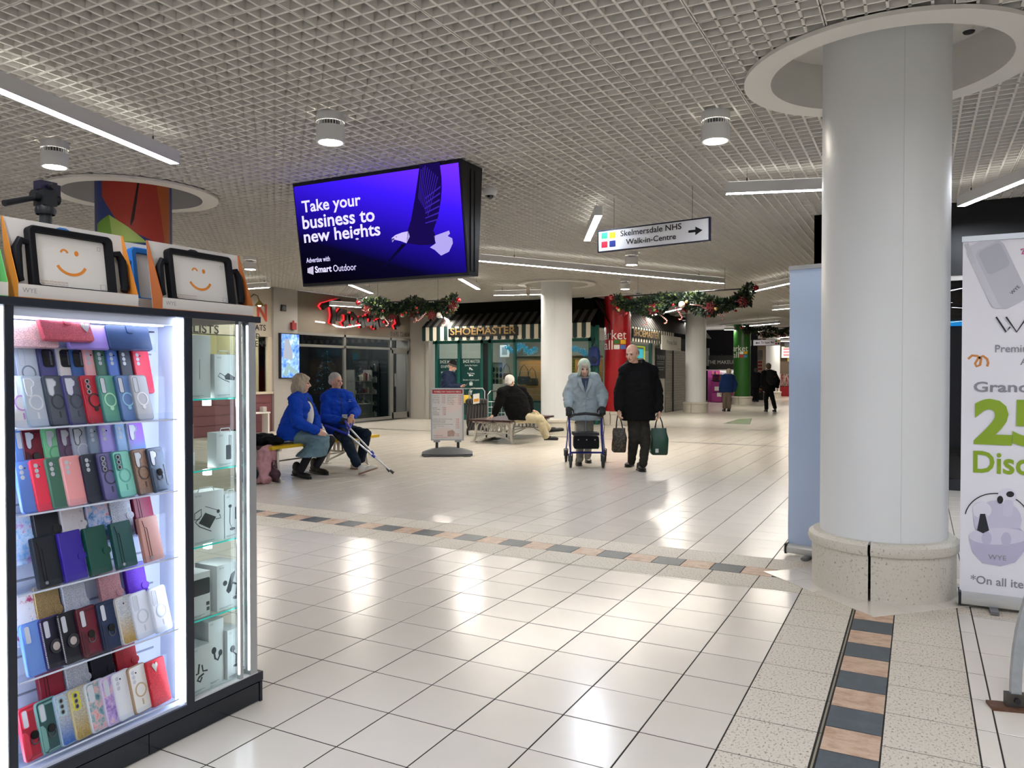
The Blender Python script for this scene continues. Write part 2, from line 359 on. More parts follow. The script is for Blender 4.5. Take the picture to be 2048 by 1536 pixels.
def market_print(col, a_mid, sc=1., top=('f4f4f0', 'e8a820'), sq=None):
    mb = MB()
    def put(body, w, h, x, z, m=0):
        v, f = txt_pts(body); lo, hi = v.min(0), v.max(0); q = (v-lo)/(hi-lo)*np.array((w, h))+np.array((x, z)); curved(mb, q, f, 0, 0, .3275, a_mid, m)
    put('market', .87, .23, -.64, 2.09); put('hall', .46, .23, -.58, 1.84)
    mb.build('lettering', M('print_white', 'f2efe9', .5), col)
    for (i, j), c in sq.items():
        b = MB(); P = rrect(-.093+.165*i, .05+.165*i, 1.975-.125*j, 2.08-.125*j, .012); curved(b, P, [tuple(range(len(P)))], 0, 0, .3276, a_mid); b.build('logo_square', M('print_'+c, c, .5), col)
def face_angle(c, off=0): return math.atan2(-c[1], -c[0])+off
market_print(red, face_angle(COLS[3]), sq={(0, 0): '2f6b1e', (1, 0): 'e9b320', (0, 1): 'efece4', (1, 1): '4d6fb3'})
market_print(grn, face_angle(COLS[5]), sq={(0, 0): 'efece4', (1, 0): 'e9b320', (0, 1): 'c0202a', (1, 1): '4d7fc0'})
# umbrella print on the left column: flat print, wrapped
am = face_angle(COLS[1])
def uprint(poly, c, k=1): b = MB(); curved(b, poly, [tuple(range(len(poly)))], 0, 0, .36+.0012*k, am); b.build('umbrella_print', M('uprint_'+c, c, .45), umb)
def dens(poly, n=5):
    P = []
    for i, p in enumerate(poly):
        q = poly[(i+1) % len(poly)]
        for k in range(n): P.append((p[0]+(q[0]-p[0])*k/n, p[1]+(q[1]-p[1])*k/n))
    return P
uprint(dens([(-.33, 3.3), (.36, 3.3), (.36, 2.55), (.08, 2.66), (-.1, 2.72), (-.33, 3.05)]), 'a8382a')
uprint(dens([(.2, 3.3), (.42, 3.3), (.42, 2.6), (.34, 2.5)]), 'b35c2c', 2)
uprint(dens([(-.42, 2.78), (-.24, 2.86), (-.05, 2.74), (.12, 2.6), (-.42, 2.55)]), '6f9a35', 2)
uprint(dens([(-.24, 2.86), (-.05, 2.74), (.12, 2.6), (-.2, 2.6)]), 'a9c163', 3)
uprint(dens([(-.56, 2.56), (.56, 2.56), (.56, 2.1), (-.56, 2.1)]), '7fa3cf', 3)
uprint(dens([(.05, 3.3), (.065, 3.3), (0, 2.82), (-.03, 2.75), (-.035, 2.78)]), '22150f', 3)
mb = MB(); v, f = txt_pts('SCHOOL', .02); lo, hi = v.min(0), v.max(0); curved(mb, (v-lo)/(hi-lo)*np.array((.62, .17))+np.array((-.33, 2.33)), f, 0, 0, .3655, am); mb.build('lettering', M('print_navy', '141a26', .5), umb)
# ================================================================== ceiling: open-cell panels of 6 x 6 cells
cb = MB().box(-13.2, 8, -18, 50, CZ+.33, CZ+.5); ceiling = struct('ceiling', cb, m_void, smooth=0)
VD, VW, PX0, PY0 = .056, .0145, -1.652, 4.071
RINGS = [(x, y, .74) for x, y in COLS]
SOLID = [(-5.46, -3.48, 5.66, 6.08)]                      # where the big screen passes through
def cut(axis, c, a, b):
    "pieces of a vane along axis (0: runs in x at y=c, 1: runs in y at x=c) left after the ring openings"
    segs = [(a, b)]
    for rx, ry, rr in RINGS:
        d = (c-ry) if axis == 0 else (c-rx)
        if abs(d) < rr:
            h = math.sqrt(rr*rr-d*d); m = rx if axis == 0 else ry; out = []
            for s, e in segs:
                if m-h > s: out.append((s, min(e, m-h)))
                if m+h < e: out.append((max(s, m+h), e))
            segs = [q for q in out if q[1]-q[0] > 1e-3]
    return segs
def vane(mb, axis, c, a, b, w, off=(0, 0)):
    for s, e in cut(axis, c, a, b):
        if axis == 0: mb.box(s-off[0], e-off[0], c-w/2-off[1], c+w/2-off[1], CZ, CZ+VD)
        else: mb.box(c-w/2-off[0], c+w/2-off[0], s-off[1], e-off[1], CZ, CZ+VD)
def panel_mb(x0, y0, off):
    mb = MB(); g = .0025
    for k in range(7):
        w = VW if 0 < k < 6 else VW*.5; e = (0 if 0 < k < 6 else (g+w/2 if k == 0 else -g-w/2))
        vane(mb, 0, y0+.1*k+e, x0+g, x0+.6-g, w, off); vane(mb, 1, x0+.1*k+e, y0+g, y0+.6-g, w, off)
    return mb
pan = []
for i in range(-19, 17):
    for j in range(-15, 75):
        x0, y0 = PX0+.6*i, PY0+.6*j; c = (x0+.3, y0+.3)
        if not (-12.5 < c[0] < 8 and -4.5 < c[1] < 48): continue
        uv = [px_of((x0+a, y0+b, CZ)) for a in (0, .6) for b in (0, .6)]
        vis = any(-20 < u < 2068 and -20 < v < 760 and D > .3 for u, v, D in uv) and c[1] > 1
        pan.append((dep((c[0], c[1], CZ)) if vis else 999, x0, y0))
pan.sort(); proto = None; near = set()
for n, (D, x0, y0) in enumerate(pan):
    if n >= 300 or D > 900: break
    near.add((round(x0, 2), round(y0, 2))); c = (x0+.3, y0+.3)
    clipped = any(math.hypot(c[0]-rx, c[1]-ry) < rr+.45 for rx, ry, rr in RINGS)
    if clipped: o = panel_mb(x0, y0, c).build('ceiling_panel', m_vane, ceiling, 0)
    else:
        if proto is None: o = panel_mb(x0, y0, c).build('ceiling_panel', m_vane, ceiling, 0); proto = o.data
        else: o = bpy.data.objects.new('ceiling_panel', proto); COL.objects.link(o); o.parent = ceiling
    o.location = (c[0], c[1], random.choice((0, 0, 0, .0015, -.0015)))
rb = MB()
for D, x0, y0 in pan:
    if (round(x0, 2), round(y0, 2)) in near: continue
    if y0 < 16 and D < 900 or any(math.hypot(x0+.3-rx, y0+.3-ry) < rr+.45 for rx, ry, rr in RINGS): q = panel_mb(x0, y0, (0, 0)); rb.add(q.v, q.f)
    else:
        for k in range(6):
            rb.box(x0, x0+.6, y0+.1*k-VW/2, y0+.1*k+VW/2, CZ, CZ+VD); rb.box(x0+.1*k-VW/2, x0+.1*k+VW/2, y0, y0+.6, CZ, CZ+VD)
for k in range(140): yy = -4.5-.1*k; rb.box(-12.5, 8, yy-VW/2, yy+VW/2, CZ, CZ+VD)
for k in range(205): xx = -12.5+.1*k; rb.box(xx-VW/2, xx+VW/2, -18, -4.5, CZ, CZ+VD)
tag(rb.build('ceiling_panel_field', m_vane, ceiling, 0), kind='stuff')
for x, y in COLS:
    g = MB().lathe([(.66, CZ-.03), (.66, CZ+.27), (.2, CZ+.27)], 64, (x, y, 0))
    g.lathe([(.66, CZ-.03), (.82, CZ-.03), (.82, CZ-.006), (.70, CZ-.004)], 64, (x, y, 0)); g.build('ceiling_ring', m_white, ceiling)
    if (x, y) == COLS[0]:
        for q in ((.45, .38), (-.5, -.2)): MB().lathe([(0, CZ+.262), (.03, CZ+.262), (.035, CZ+.27)], 16, (x+q[0], y+q[1], 0)).build('sensor', m_blackm, ceiling)
# ================================================================== outer walls
struct('wall_left', MB().box(-13.2, -12.52, -18, 9.2, 0, 3.6), m_wall, smooth=0)
struct('wall_back', MB().box(-13.2, 8, -18.2, -18, 0, 3.6), m_wall, smooth=0)
struct('wall_right', MB().box(8, 8.2, -18, 50, 0, 3.6), m_wall, smooth=0)
struct('wall_far', MB().box(-13.2, 8, 49.5, 49.7, 0, 3.6), M('far_wall', '6d6860', .7), smooth=0)
# ================================================================== lamps: pendant LED bars and surface downlights
m_lampbody = M('lamp_white', 'dedede', .4); m_led = EM('led_diffuser', 'eaf1ff', LED); m_ledw = EM('led_diffuser_warm', 'fff7ea', LED*1.55); m_ledup_added = EM('led_up', 'fffaf2', LED*.03); m_spot = EM('downlight_glow', 'fff4e4', LED*1.6); m_wire = M('wire', '3a3a3a', .5, .6)
def pendant(a, b, label, z=2.93, w=.08, h=.1, brk=False, up=True):
    a, b = V3(a[0], a[1], 0), V3(b[0], b[1], 0); L = np.linalg.norm(b-a); mid = (a+b)/2; ang = math.atan2(b[1]-a[1], b[0]-a[0])
    t = thing('pendant_light', label, 'light', (mid[0], mid[1], z), ang, 'LED bar pendants')
    hb = MB(); p = .003
    hb.box(-L/2, L/2, -w/2, w/2, .012, h); hb.box(-L/2, L/2, -w/2, -w/2+p, 0, .012); hb.box(-L/2, L/2, w/2-p, w/2, 0, .012); hb.box(-L/2, -L/2+p, -w/2, w/2, 0, .012); hb.box(L/2-p, L/2, -w/2, w/2, 0, .012)
    hs = hb.build('housing', m_lampbody, t, 0)
    MB().box(-L/2+p, L/2-p, -w/2+p, w/2-p, .001, .011).build('diffuser', m_ledw if mid[1] > 8.5 else m_led, hs, 0)
    MB().box(-L/2+.02, L/2-.02, -w/2+.008, w/2-.008, h, h+.003).build('up_diffuser', m_ledup_added, hs, 0)  # weak upward glow added to the pendants to brighten the ceiling
    for s in (-.38, .38):
        wv = MB(); wv.cyl((s*L, 0, h), (s*L, 0, CZ-z), .0015, n=6); wv.cyl((s*L, 0, h), (s*L, 0, h+.04), .006, n=8); wv.build('suspension_wire', m_wire, t)
    if brk: MB().box(-.035, .035, -w/2-.012, w/2+.012, -.01, CZ-z-.02).build('bracket', M('bracket_cream', 'b9b19e', .5), t, 0)
    return t
ZL = 2.93
def pend(p, q, label, **k):
    z = k.pop('z', ZL); a, b = fl(*p, z=z), fl(*q, z=z); e0, e1 = k.pop('ext', (0, 0)); d = nrm(b-a); return pendant(a-d*e0, b+d*e1, label, z, **k)
pend((0, 182), (350, 328), 'long LED bar pendant cut by the left picture edge above the kiosk', ext=(.55, 0))
pend((1452, 388), (1645, 380), 'LED bar pendant running behind the large white column', ext=(0, .7))
pend((1922, 413), (2048, 362), 'LED bar pendant cut by the right picture edge', ext=(0, .5))
pend((1174, 482), (1197, 431), 'short-looking LED bar pendant left of the walk-in-centre sign')
pend((957, 522), (1446, 567), 'longest LED bar pendant, passing below the walk-in-centre sign')
pend((700, 570), (743, 587), 'LED bar pendant under the left half of the big screen')
pend((920, 558), (957, 579), 'LED bar pendant under the right end of the big screen')
pend((988, 591), (1128, 588), 'LED bar pendant with a centre bracket before the white column', brk=True)
pend((470, 580), (537, 575), 'LED bar pendant over the butcher sign at the left')
pend((660, 611), (722, 615), 'LED bar pendant in front of the red-edged script sign', z=2.8)
pend((885, 624), (1066, 632), 'LED bar pendant above the shoe shop awning')
pend((880, 632), (898, 641), 'short LED bar pendant at the left end of the awning', z=2.7)
pend((1251, 643), (1373, 615), 'slanting LED bar pendant below the middle garland')
pend((1302, 648), (1395, 646), 'LED bar pendant before the cream column by the shutter')
pend((1502, 584), (1580, 567), 'LED bar pendant at the right end of the middle garland', ext=(0, .1))
pend((1546, 620), (1580, 617), 'LED bar pendant half hidden by the blue banner', ext=(0, .9))
pend((1484, 653), (1558, 647), 'LED bar pendant above the far garland')
pend((1449, 660), (1487, 660), 'LED bar pendant beside the top of the green column')
pend((1560, 676), (1580, 674), 'LED bar pendant beyond the far hanging sign', ext=(.3, 1.2))
pend((1556, 683), (1580, 683), 'farthest LED bar pendant near the end wall', ext=(.2, 1.4))
# unseen lamps of the same kind, added beyond the view for more light
for i, (a, b) in enumerate((((2.2, 2.0), (3.4, 3.1)), ((-.8, -1.6), (.7, -1.4)), ((-4.2, -.6), (-3.1, -1.8)), ((3.6, 6.2), (4.8, 5.2)), ((-8.6, 1.6), (-7.6, 2.8)), ((-10.4, 6.4), (-9.6, 7.7)), ((1.2, 7.2), (2.6, 7.6)), ((.3, 1.2), (.9, 2.5)), ((-1.7, .2), (-2.7, 1.2)))):
    pendant(a, b, ['LED bar pendant to the right of the picture, before the banner', 'LED bar pendant behind the camera', 'LED bar pendant behind and left of the camera', 'LED bar pendant far right of the picture', 'LED bar pendant left of the picture over the kiosk rear', 'LED bar pendant left of the bench, hidden by the kiosk', 'LED bar pendant behind the white banner', 'LED bar pendant overhead right of the camera', 'LED bar pendant overhead left of the camera'][i], ZL)
for i, (x, y, a) in enumerate(((-3, -4.5, .4), (1.5, -4, 2.2), (4.5, -2.5, 1.2), (-7.5, -4, 2.6), (-1, -7, .2), (3.5, -7, 2.7), (-5.5, -7.5, 1.), (6, -6, 1.9), (.8, -10, 1.1), (-4, -10.5, 2.4), (5, -10.5, .3), (-8.5, -9, .2), (-1.5, -13.5, 2.), (3.5, -14, .8))):
    pendant((x-1.3*math.cos(a), y-1.3*math.sin(a)), (x+1.3*math.cos(a), y+1.3*math.sin(a)), ('first second third fourth fifth sixth seventh eighth ninth tenth eleventh twelfth thirteenth fourteenth'.split()[i])+' LED bar pendant in the hall behind the camera', ZL)  # more unseen pendants, added to light the surfaces that face the camera
def downlight(x, y, label, r=.1, h=.2):
    t = thing('downlight', label, 'light', (x, y, CZ), 0, 'ceiling downlights')
    b = MB().lathe([(0, .005), (r*.96, .005), (r, -.002), (r, -.06), (r*.9, -.062)], 32); b.build('mount', m_lampbody, t)
    hc = MB().lathe([(r*.84, -.06), (r*.84, -.094)], 32).build('heat_core', m_blackm, t)
    fins = MB()
    for k in range(28):
        a = 2*math.pi*k/28; fins.obox((r*.88*math.cos(a), r*.88*math.sin(a), -.077), (.016, .005, .034), ((math.cos(a), -math.sin(a), 0), (math.sin(a), math.cos(a), 0), (0, 0, 1)))
    fins.build('cooling_fins', m_alu, hc, 0)
    bd = MB().lathe([(r*.9, -.092), (r, -.094), (r, -h), (r*.97, -h-.006), (r*.84, -h-.004), (r*.8, -h+.012)], 32).build('body', m_lampbody, t)
    MB().lathe([(0, -h+.006), (r*.82, -h+.006)], 32).build('lens', m_spot, bd)
    return t
for p, lab in (((661, 231), 'downlight above the left part of the big screen'), ((109, 286), 'downlight at far left under the long LED bar'), ((1431, 228), 'downlight left of the large white column'), ((1263, 505), 'downlight just below the walk-in-centre sign'), ((1250, 559), 'downlight above the red column'),
    ((500, 515), 'downlight above the end of the kiosk'), ((722, 592), 'downlight above the left garland'), ((1276, 582), 'downlight behind the middle garland'), ((1299, 634), 'small downlight right of the red column'), ((1458, 664), 'small downlight left of the green column')):
    q = fl(*p, z=CZ-.01); downlight(q[0], q[1], lab)
for q, lab in (((1.4, 3.6), 'downlight right of the picture'), ((-1.2, .6), 'downlight over the camera')): downlight(*q, lab)
# dome camera on the ceiling behind the screen
q = fl(980, 378, CZ); t = thing('dome_camera', 'small white dome security camera on the ceiling behind the screen', 'camera', (q[0], q[1], CZ))
MB().lathe([(0, .004), (.075, .004), (.075, -.02), (.066, -.055), (.05, -.07)], 28).build('housing', m_lampbody, t)
MB().ell((0, 0, -.064), (.036, .036, .04), 20, 10).build('dome', M('dome_black', '0b0b10', .08, coat=1), t)
# ================================================================== the big screen
def uv(F, x, y):
    "where a sight line meets a face, in that face's own measure"
    O, U, V, N = F; d = ray(x, y); P = EYE+d*((O-EYE)@N)/(d@N)-O; return np.array((P@U, P@V))
def pol(F, pts, s=1., ox=0, oy=0): return [tuple(uv(F, ox+p[0]*s, oy+p[1]*s)) for p in pts]
t = thing('advertising_screen', 'large purple advertising screen with an eagle hung from the ceiling', 'screen', (-4.47, 5.85, 2.15)); B = V3(-4.47, 5.85, 2.15)
FS = FR((-5.44, 5.83, 2.16), (1, 0, 0), (0, -.14, .97)); SW, SH = 1.93, .985
c = MB(); sec = [(5.835, 2.155), (5.995, 2.165), (6.07, 3.149), (5.695, 3.149)]
c.add([(x, y, z) for x in (-5.44, -3.51) for y, z in sec], [(0, 1, 2, 3), (7, 6, 5, 4), (0, 4, 5, 1), (1, 5, 6, 2), (2, 6, 7, 3), (3, 7, 4, 0)]); c.build('casing', M('screen_casing', '0c0d12', .35), t, 0, B)
c = MB(); c.box(-3.513, -3.503, 5.86, 5.885, 2.2, 3.1); c.box(-3.513, -3.505, 5.93, 5.935, 2.2, 3.1); c.build('side_channel', m_blackm, t, 0, B)
m, nt, b, out = NT('screen_picture'); N = nt.nodes.new; L = nt.links.new; _M['screen_picture'] = m
tc = N('ShaderNodeTexCoord'); sx = N('ShaderNodeSeparateXYZ'); L(tc.outputs['Object'], sx.inputs[0])
def mth(op, a, bb):
    n = N('ShaderNodeMath'); n.operation = op
    for i, q in enumerate((a, bb)):
        if hasattr(q, 'links'): L(q, n.inputs[i])
        else: n.inputs[i].default_value = q
    return n.outputs[0]
tt = mth('ADD', mth('ADD', mth('MULTIPLY', sx.outputs[1], .72/SH), mth('MULTIPLY', sx.outputs[0], .42/SW)), -.12)
cr = N('ShaderNodeValToRGB'); L(tt, cr.inputs[0])
for i, (p, cc) in enumerate(((0, '04030c'), (.2, '070520'), (.42, '1a0c86'), (.68, '3316d6'), (1, '6a2cff'))):
    e = cr.color_ramp.elements[i] if i < 2 else cr.color_ramp.elements.new(p); e.position = p; e.color = lin(cc)
em = N('ShaderNodeEmission'); L(cr.outputs[0], em.inputs[0]); em.inputs[1].default_value = SCREEN = .95; L(em.outputs[0], out.inputs[0])
d = MB().prism([(0, 0), (SW-.04, 0), (SW-.04, SH-.045), (0, SH-.045)], 0, .004).build('display', m, t, 0)
Mx = Matrix(((FS[1][0], FS[2][0], FS[3][0], 0), (FS[1][1], FS[2][1], FS[3][1], 0), (FS[1][2], FS[2][2], FS[3][2], 0), (0, 0, 0, 1))); Mx.translation = Vector(FS[0]+FS[1]*.02+FS[2]*.025-B+FS[3]*.001); d.matrix_local = Mx
def face_text(mb, F, body, p0, p1, hpx, d=.006, bold=0, m=0, shear=0):
    "one line of lettering: p0 left end of its base line, p1 right end, hpx its height in the photograph"
    a, b = uv(F, *p0), uv(F, *p1); hh = uv(F, p0[0], p0[1]-hpx)[1]-a[1]; text(mb, body, F, a[0], a[1], b[0]-a[0], hh, d, m, bold, shear)
ml = EM('screen_white', 'd9d2ff', SCREEN*.85); mb = MB()
face_text(mb, FS, 'Take your', (606.5, 433), (724, 421), 31, bold=.02); face_text(mb, FS, 'business to', (607, 459), (751, 443), 27, bold=.02); face_text(mb, FS, 'new heights', (610.5, 494), (763, 480), 33, bold=.02)
mb.build('lettering', ml, t, 0, B); mb = MB()
face_text(mb, FS, 'Advertise with', (614, 526), (661, 522), 10, bold=.01); face_text(mb, FS, 'Smart', (631.5, 546), (664.5, 543), 13.5, bold=.03); face_text(mb, FS, 'Outdoor', (668, 543.5), (714, 539), 13.5)
for k in range(4): mb.prism(pol(FS, [(616+k*3.1, 533+(3-k)*1.2), (618+k*3.1, 532.5+(3-k)*1.2), (618.2+k*3.1, 546+k*1), (616.2+k*3.1, 546+k*1)]), .005, .006, FS)
mb.build('sponsor_lettering', ml, t, 0, B)
ea = dict(wing=('160a48', [(1075,500),(1228,478),(1243,600),(1245,680),(1238,770),(1215,900),(1180,1000),(1195,1040),(1190,1110),(1080,1115),(975,1100),(985,1000),(1010,920),(1040,750),(1062,600)]), head=('c3b5f2', [(858,1085),(862,1060),(890,1037),(940,1018),(988,1008),(1000,1050),(975,1100),(930,1083),(880,1072),(866,1092)]),
    tail=('a89ce0', [(1185,1045),(1300,1003),(1308,1025),(1290,1045),(1325,1062),(1330,1100),(1300,1165),(1240,1195),(1190,1150),(1155,1132),(1200,1100)]), wing_tip=('0d0730', [(940,1105),(975,1105),(810,1282),(795,1282)]))
for k, (cc, P) in ea.items(): q = MB(); q.prism(pol(FS, P, 1/3.84, 560, 200), .005, .007 if k != 'wing_tip' else .0055, FS); q.build('eagle_'+k, EM('eagle_'+k, cc, SCREEN*.8), t, 0, B)
q = MB()
for k in range(9):
    x = 1085+k*16; y = 505+abs(k-2)*14; q.prism(pol(FS, [(x, y), (x+5, y), (1070+k*9, 760+k*16), (1066+k*9, 760+k*16)], 1/3.84, 560, 200), .0072, .008, FS)
for k in range(6): q.prism(pol(FS, [(1235-k*3, 660+k*50), (1237-k*3, 672+k*50), (1120, 760+k*38), (1118, 752+k*38)], 1/3.84, 560, 200), .0072, .008, FS)
q.build('eagle_feathers', EM('eagle_feathers', '3a25a6', SCREEN*.7), t, 0, B)
q = MB(); q.prism(pol(FS, [(858,1085),(862,1066),(880,1060),(882,1072),(868,1078),(866,1094)], 1/3.84, 560, 200), .0072, .008, FS); q.prism(pol(FS, [(893,1050),(900,1047),(902,1053),(895,1055)], 1/3.84, 560, 200), .0072, .008, FS); q.build('eagle_beak', EM('eagle_dark', '4a3c86', SCREEN*.6), t, 0, B)
# ================================================================== hanging signs
def hang_sign(a, b, z0, z1, label, wires=((.15), (.85)), depth=.03, bw=.012):
    a, b = V3(a[0], a[1], z0), V3(b[0], b[1], z0); L = np.linalg.norm(b-a); F = FR(a, b-a, (0, 0, 1)); H = z1-z0
    t = thing('hanging_sign', label, 'sign', a); q = MB()
    for x0, x1, y0, y1 in ((0, L, 0, bw), (0, L, H-bw, H), (0, bw, bw, H-bw), (L-bw, L, bw, H-bw)): q.fbox(F, x0, x1, y0, y1, -depth, .004)
    q.build('frame', M('sign_navy', '14172e', .4), t, 0, a)
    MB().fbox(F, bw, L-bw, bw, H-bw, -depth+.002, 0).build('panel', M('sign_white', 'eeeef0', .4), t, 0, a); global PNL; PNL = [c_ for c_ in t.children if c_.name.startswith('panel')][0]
    for w in wires:
        p = F[0]+F[1]*(w*L)+F[2]*H-F[3]*depth/2; MB().cyl(p, (p[0], p[1], CZ), .002, n=6).build('suspension_wire', m_wire, t, base=a)
    return t, F, a
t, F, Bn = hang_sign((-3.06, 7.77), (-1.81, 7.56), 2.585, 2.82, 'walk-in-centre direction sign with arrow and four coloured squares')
for (x, y), c in (((1203, 478), '2aa36b'), ((1219, 477), 'e9b008'), ((1203, 496), 'd32f43'), ((1219, 494), '2a3a85')):
    P = [uv(F, x, y), uv(F, x+12, y-13.5)]; MB().prism(rrect(P[0][0], P[1][0], P[0][1], P[1][1], .007), 0, .002, F).build('logo_square', M('sq_'+c, c, .4), PNL, 0, Bn)
q = MB(); face_text(q, F, 'Skelmersdale NHS', (1241, 473), (1363, 463), 11.5, .0025, .012); face_text(q, F, 'Walk-in-Centre', (1252, 489.5), (1352, 482), 11, .0025, .012); q.build('lettering', M('print_black', '111114', .5), t, 0, Bn)
a0, a1 = uv(F, 1377, 463), uv(F, 1405, 460.5); w = a1[0]-a0[0]; q = MB(); yc = (a0[1]+a1[1])/2
q.prism([(a0[0], yc-.012), (a0[0]+w*.5, yc-.012), (a0[0]+w*.5, yc-.042), (a1[0], yc), (a0[0]+w*.5, yc+.042), (a0[0]+w*.5, yc+.012), (a0[0], yc+.012)], 0, .0025, F); q.build('arrow', M('print_black', '111114', .5), PNL, 0, Bn)
p0, p1 = atD(1506, 690, 33.), atD(1561, 689, 32.4)
t, F, Bn = hang_sign(p0, p1, 2.4, 2.66, 'far white direction sign pointing left to the upper mall', bw=.015)
L = float(np.linalg.norm((p1-p0)[:2])); q = MB(); text(q, 'To Upper Mall', F, .34, .06, L*.48, .13, .003, 0, .015); q.prism([(.1, .12), (.17, .07), (.17, .105), (.28, .105), (.28, .135), (.17, .135), (.17, .17)], 0, .003, F); q.build('lettering', M('print_black', '111114', .5), t, 0, Bn)
for k, c in enumerate(('2f6b1e', 'e9b320', 'c0202a', '141820')): x = L-.22+.1*(k % 2); y = .14-.095*(k//2); MB().fbox(F, x, x+.08, y, y+.075, 0, .003).build('logo_square', M('sq_'+c, c, .4), PNL, 0, Bn)
p0, p1 = atD(1491, 693, 31.), atD(1503, 692.5, 31.)
t, F, Bn = hang_sign(p0, p1, 2.33, 2.57, 'small far sign with pictograms beside the upper mall sign', bw=.012); L = float(np.linalg.norm((p1-p0)[:2]))
q = MB(); q.prism(disc(.05, .17, .02, n=10), 0, .003, F); q.fbox(F, .03, .07, .05, .145, 0, .003); q.build('pictogram', M('print_black', '111114', .5), t, 0, Bn)
for k, c in enumerate(('141820', '141820', 'c0202a', '141820')): x = L-.14+.065*(k % 2); y = .13-.09*(k//2); MB().fbox(F, x, x+.05, y, y+.07, 0, .003).build('logo_square', M('sq_'+c, c, .4), PNL, 0, Bn)
# ================================================================== roll-up banners by the near column
def rollup(a, b, H, label, panel_mat, back):
    a, b = V3(a[0], a[1], 0), V3(b[0], b[1], 0); L = np.linalg.norm(b-a); F = FR(a, b-a, (0, 0, 1)); t = thing('roll_up_banner', label, 'banner', a)
    s = -1 if back else 1
    prof = [(-.05, .02), (.05, .02), (.055, .035), (.052, .06), (.03, .078), (-.03, .085), (-.05, .06)]
    MB().loft([[F[0]+F[1]*u+F[3]*p[0]+F[2]*p[1] for p in prof] for u in (-.012, L+.012)]).build('cassette', M('cassette_silver', 'c9c9c6', .35, .5), t, base=a)
    for u in (0, L):
        MB().obox(F[0]+F[1]*u+F[2]*.05, (.014, .11, .072), np.stack([F[1], F[3], F[2]], 1)).build('end_cap', m_blackm, t, 0, a)
    for u in (.16, L-.16):
        q = MB().fbox(F, u-.02, u+.02, .004, .02, -.16, .14); q.build('foot', M('foot_grey', '77797c', .4, .5), t, 0, a)
    pn = MB(); rows = []
    for k in range(25):
        y = .075+(H-.095)*k/24; rows.append([F[0]+F[1]*u+F[2]*y+F[3]*(.004+.003*math.sin(k*.9+u*4)) for u in np.linspace(0, L, 7)])
    vs = [p for r in rows for p in r]+[p-F[3]*.0012 for r in rows for p in r]; fs = []
    for i in range(24):
        for j in range(6): q = i*7+j; fs.append((q, q+1, q+8, q+7)); fs.append((175+q+7, 175+q+8, 175+q+1, 175+q))
    pn.add(vs, fs); pn.build('printed_panel', panel_mat, t, 80, a)
    q = MB(); q.fbox(F, -.004, L+.004, H-.03, H, -.006, .012); q.build('top_rail', m_alu, t, 0, a)
    MB().cyl(F[0]+F[1]*L/2-F[3]*s*.03+F[2]*.05, F[0]+F[1]*L/2-F[3]*s*.02+F[2]*(H-.01), .008, n=8).build('pole', m_alu, t, base=a)
    return t, F, a
tb, FB, BB = rollup((-.818, 5.80), (-.005, 5.62), 2.062, 'blue-grey reverse of a roll-up banner left of the large column', M('banner_reverse', 'bdd0ee', .28, .3, bump=.06, bs=2.2), True)
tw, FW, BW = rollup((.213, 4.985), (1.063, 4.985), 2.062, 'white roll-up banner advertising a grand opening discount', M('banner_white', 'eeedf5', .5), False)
m_g1 = M('print_grey', '8b8b93', .5); m_k = M('print_black', '111114', .5); m_lime = M('print_lime', '8cab1e', .5); CXB = .425
def bline(body, x, base, h, mat, bold=0, name='lettering', w=None):
    a = uv(FW, x, base); hh = uv(FW, x, base-h)[1]-a[1]; q = MB(); text(q, body, FW, a[0], a[1], w or 2*(CXB-a[0]), hh, .009, 0, bold); q.build(name, mat, tw, 0, BW)
bline('Premium', 1990, 705, 15, m_g1, .005, w=.19); bline('Accessories', 2040, 730, 14, m_g1, .005, w=.27); bline('Grand Opening', 1947, 790, 27, m_g1, .02, w=.64); bline('25', 1947, 889, 92, m_lime, .04, w=.345); bline('%', 2079, 889, 92, m_lime, .03, w=.22); bline('Discount', 1946, 945, 44, m_lime, .02, w=.55); bline('*On all items', 1941, 1165, 17, m_g1, .012, w=.315)
q = MB(); stroke(q, [uv(FW, *p) for p in ((1992, 634), (2012, 664), (2020, 654))], .008, .007, .009, FW); stroke(q, [uv(FW, *p) for p in ((2012, 634), (2033, 664), (2054, 634))], .008, .007, .009, FW)
x = uv(FW, 2054, 664); stroke(q, [(x[0]+.03, x[1]+.085), (x[0]+.07, x[1]+.04), (x[0]+.07, x[1])], .008, .007, .009, FW); stroke(q, [(x[0]+.07, x[1]+.04), (x[0]+.11, x[1]+.085)], .008, .007, .009, FW)
for k in range(3): stroke(q, [(x[0]+.14, x[1]+.004+.038*k), (x[0]+.2, x[1]+.004+.038*k)], .008, .007, .009, FW)
stroke(q, [(x[0]+.144, x[1]), (x[0]+.144, x[1]+.084)], .008, .007, .009, FW); q.build('brand_lettering', m_k, tw, 0, BW)
q = MB(); stroke(q, [uv(FW, *p) for p in ((1936, 718), (1944, 711), (1954, 712), (1962, 718), (1960, 730), (1953, 733), (1950, 727), (1956, 717), (1966, 712), (1974, 718), (1976, 726), (1974, 733))], .012, .007, .009, FW); q.build('squiggle', M('print_orange', 'd28a45', .5), tw, 0, BW)
q = MB(); stroke(q, [uv(FW, *p) for p in ((2041, 500), (2050, 497), (2044, 508), (2056, 507))], .01, .007, .009, FW); q.build('squiggle', M('print_pink', 'c65a8c', .5), tw, 0, BW)
def pic(name, col, pts, d=.0085): q = MB(); q.prism([tuple(uv(FW, *p)) for p in pts], .007, d, FW); q.build(name, M('pic_'+col, col, .5), tw, 0, BW)
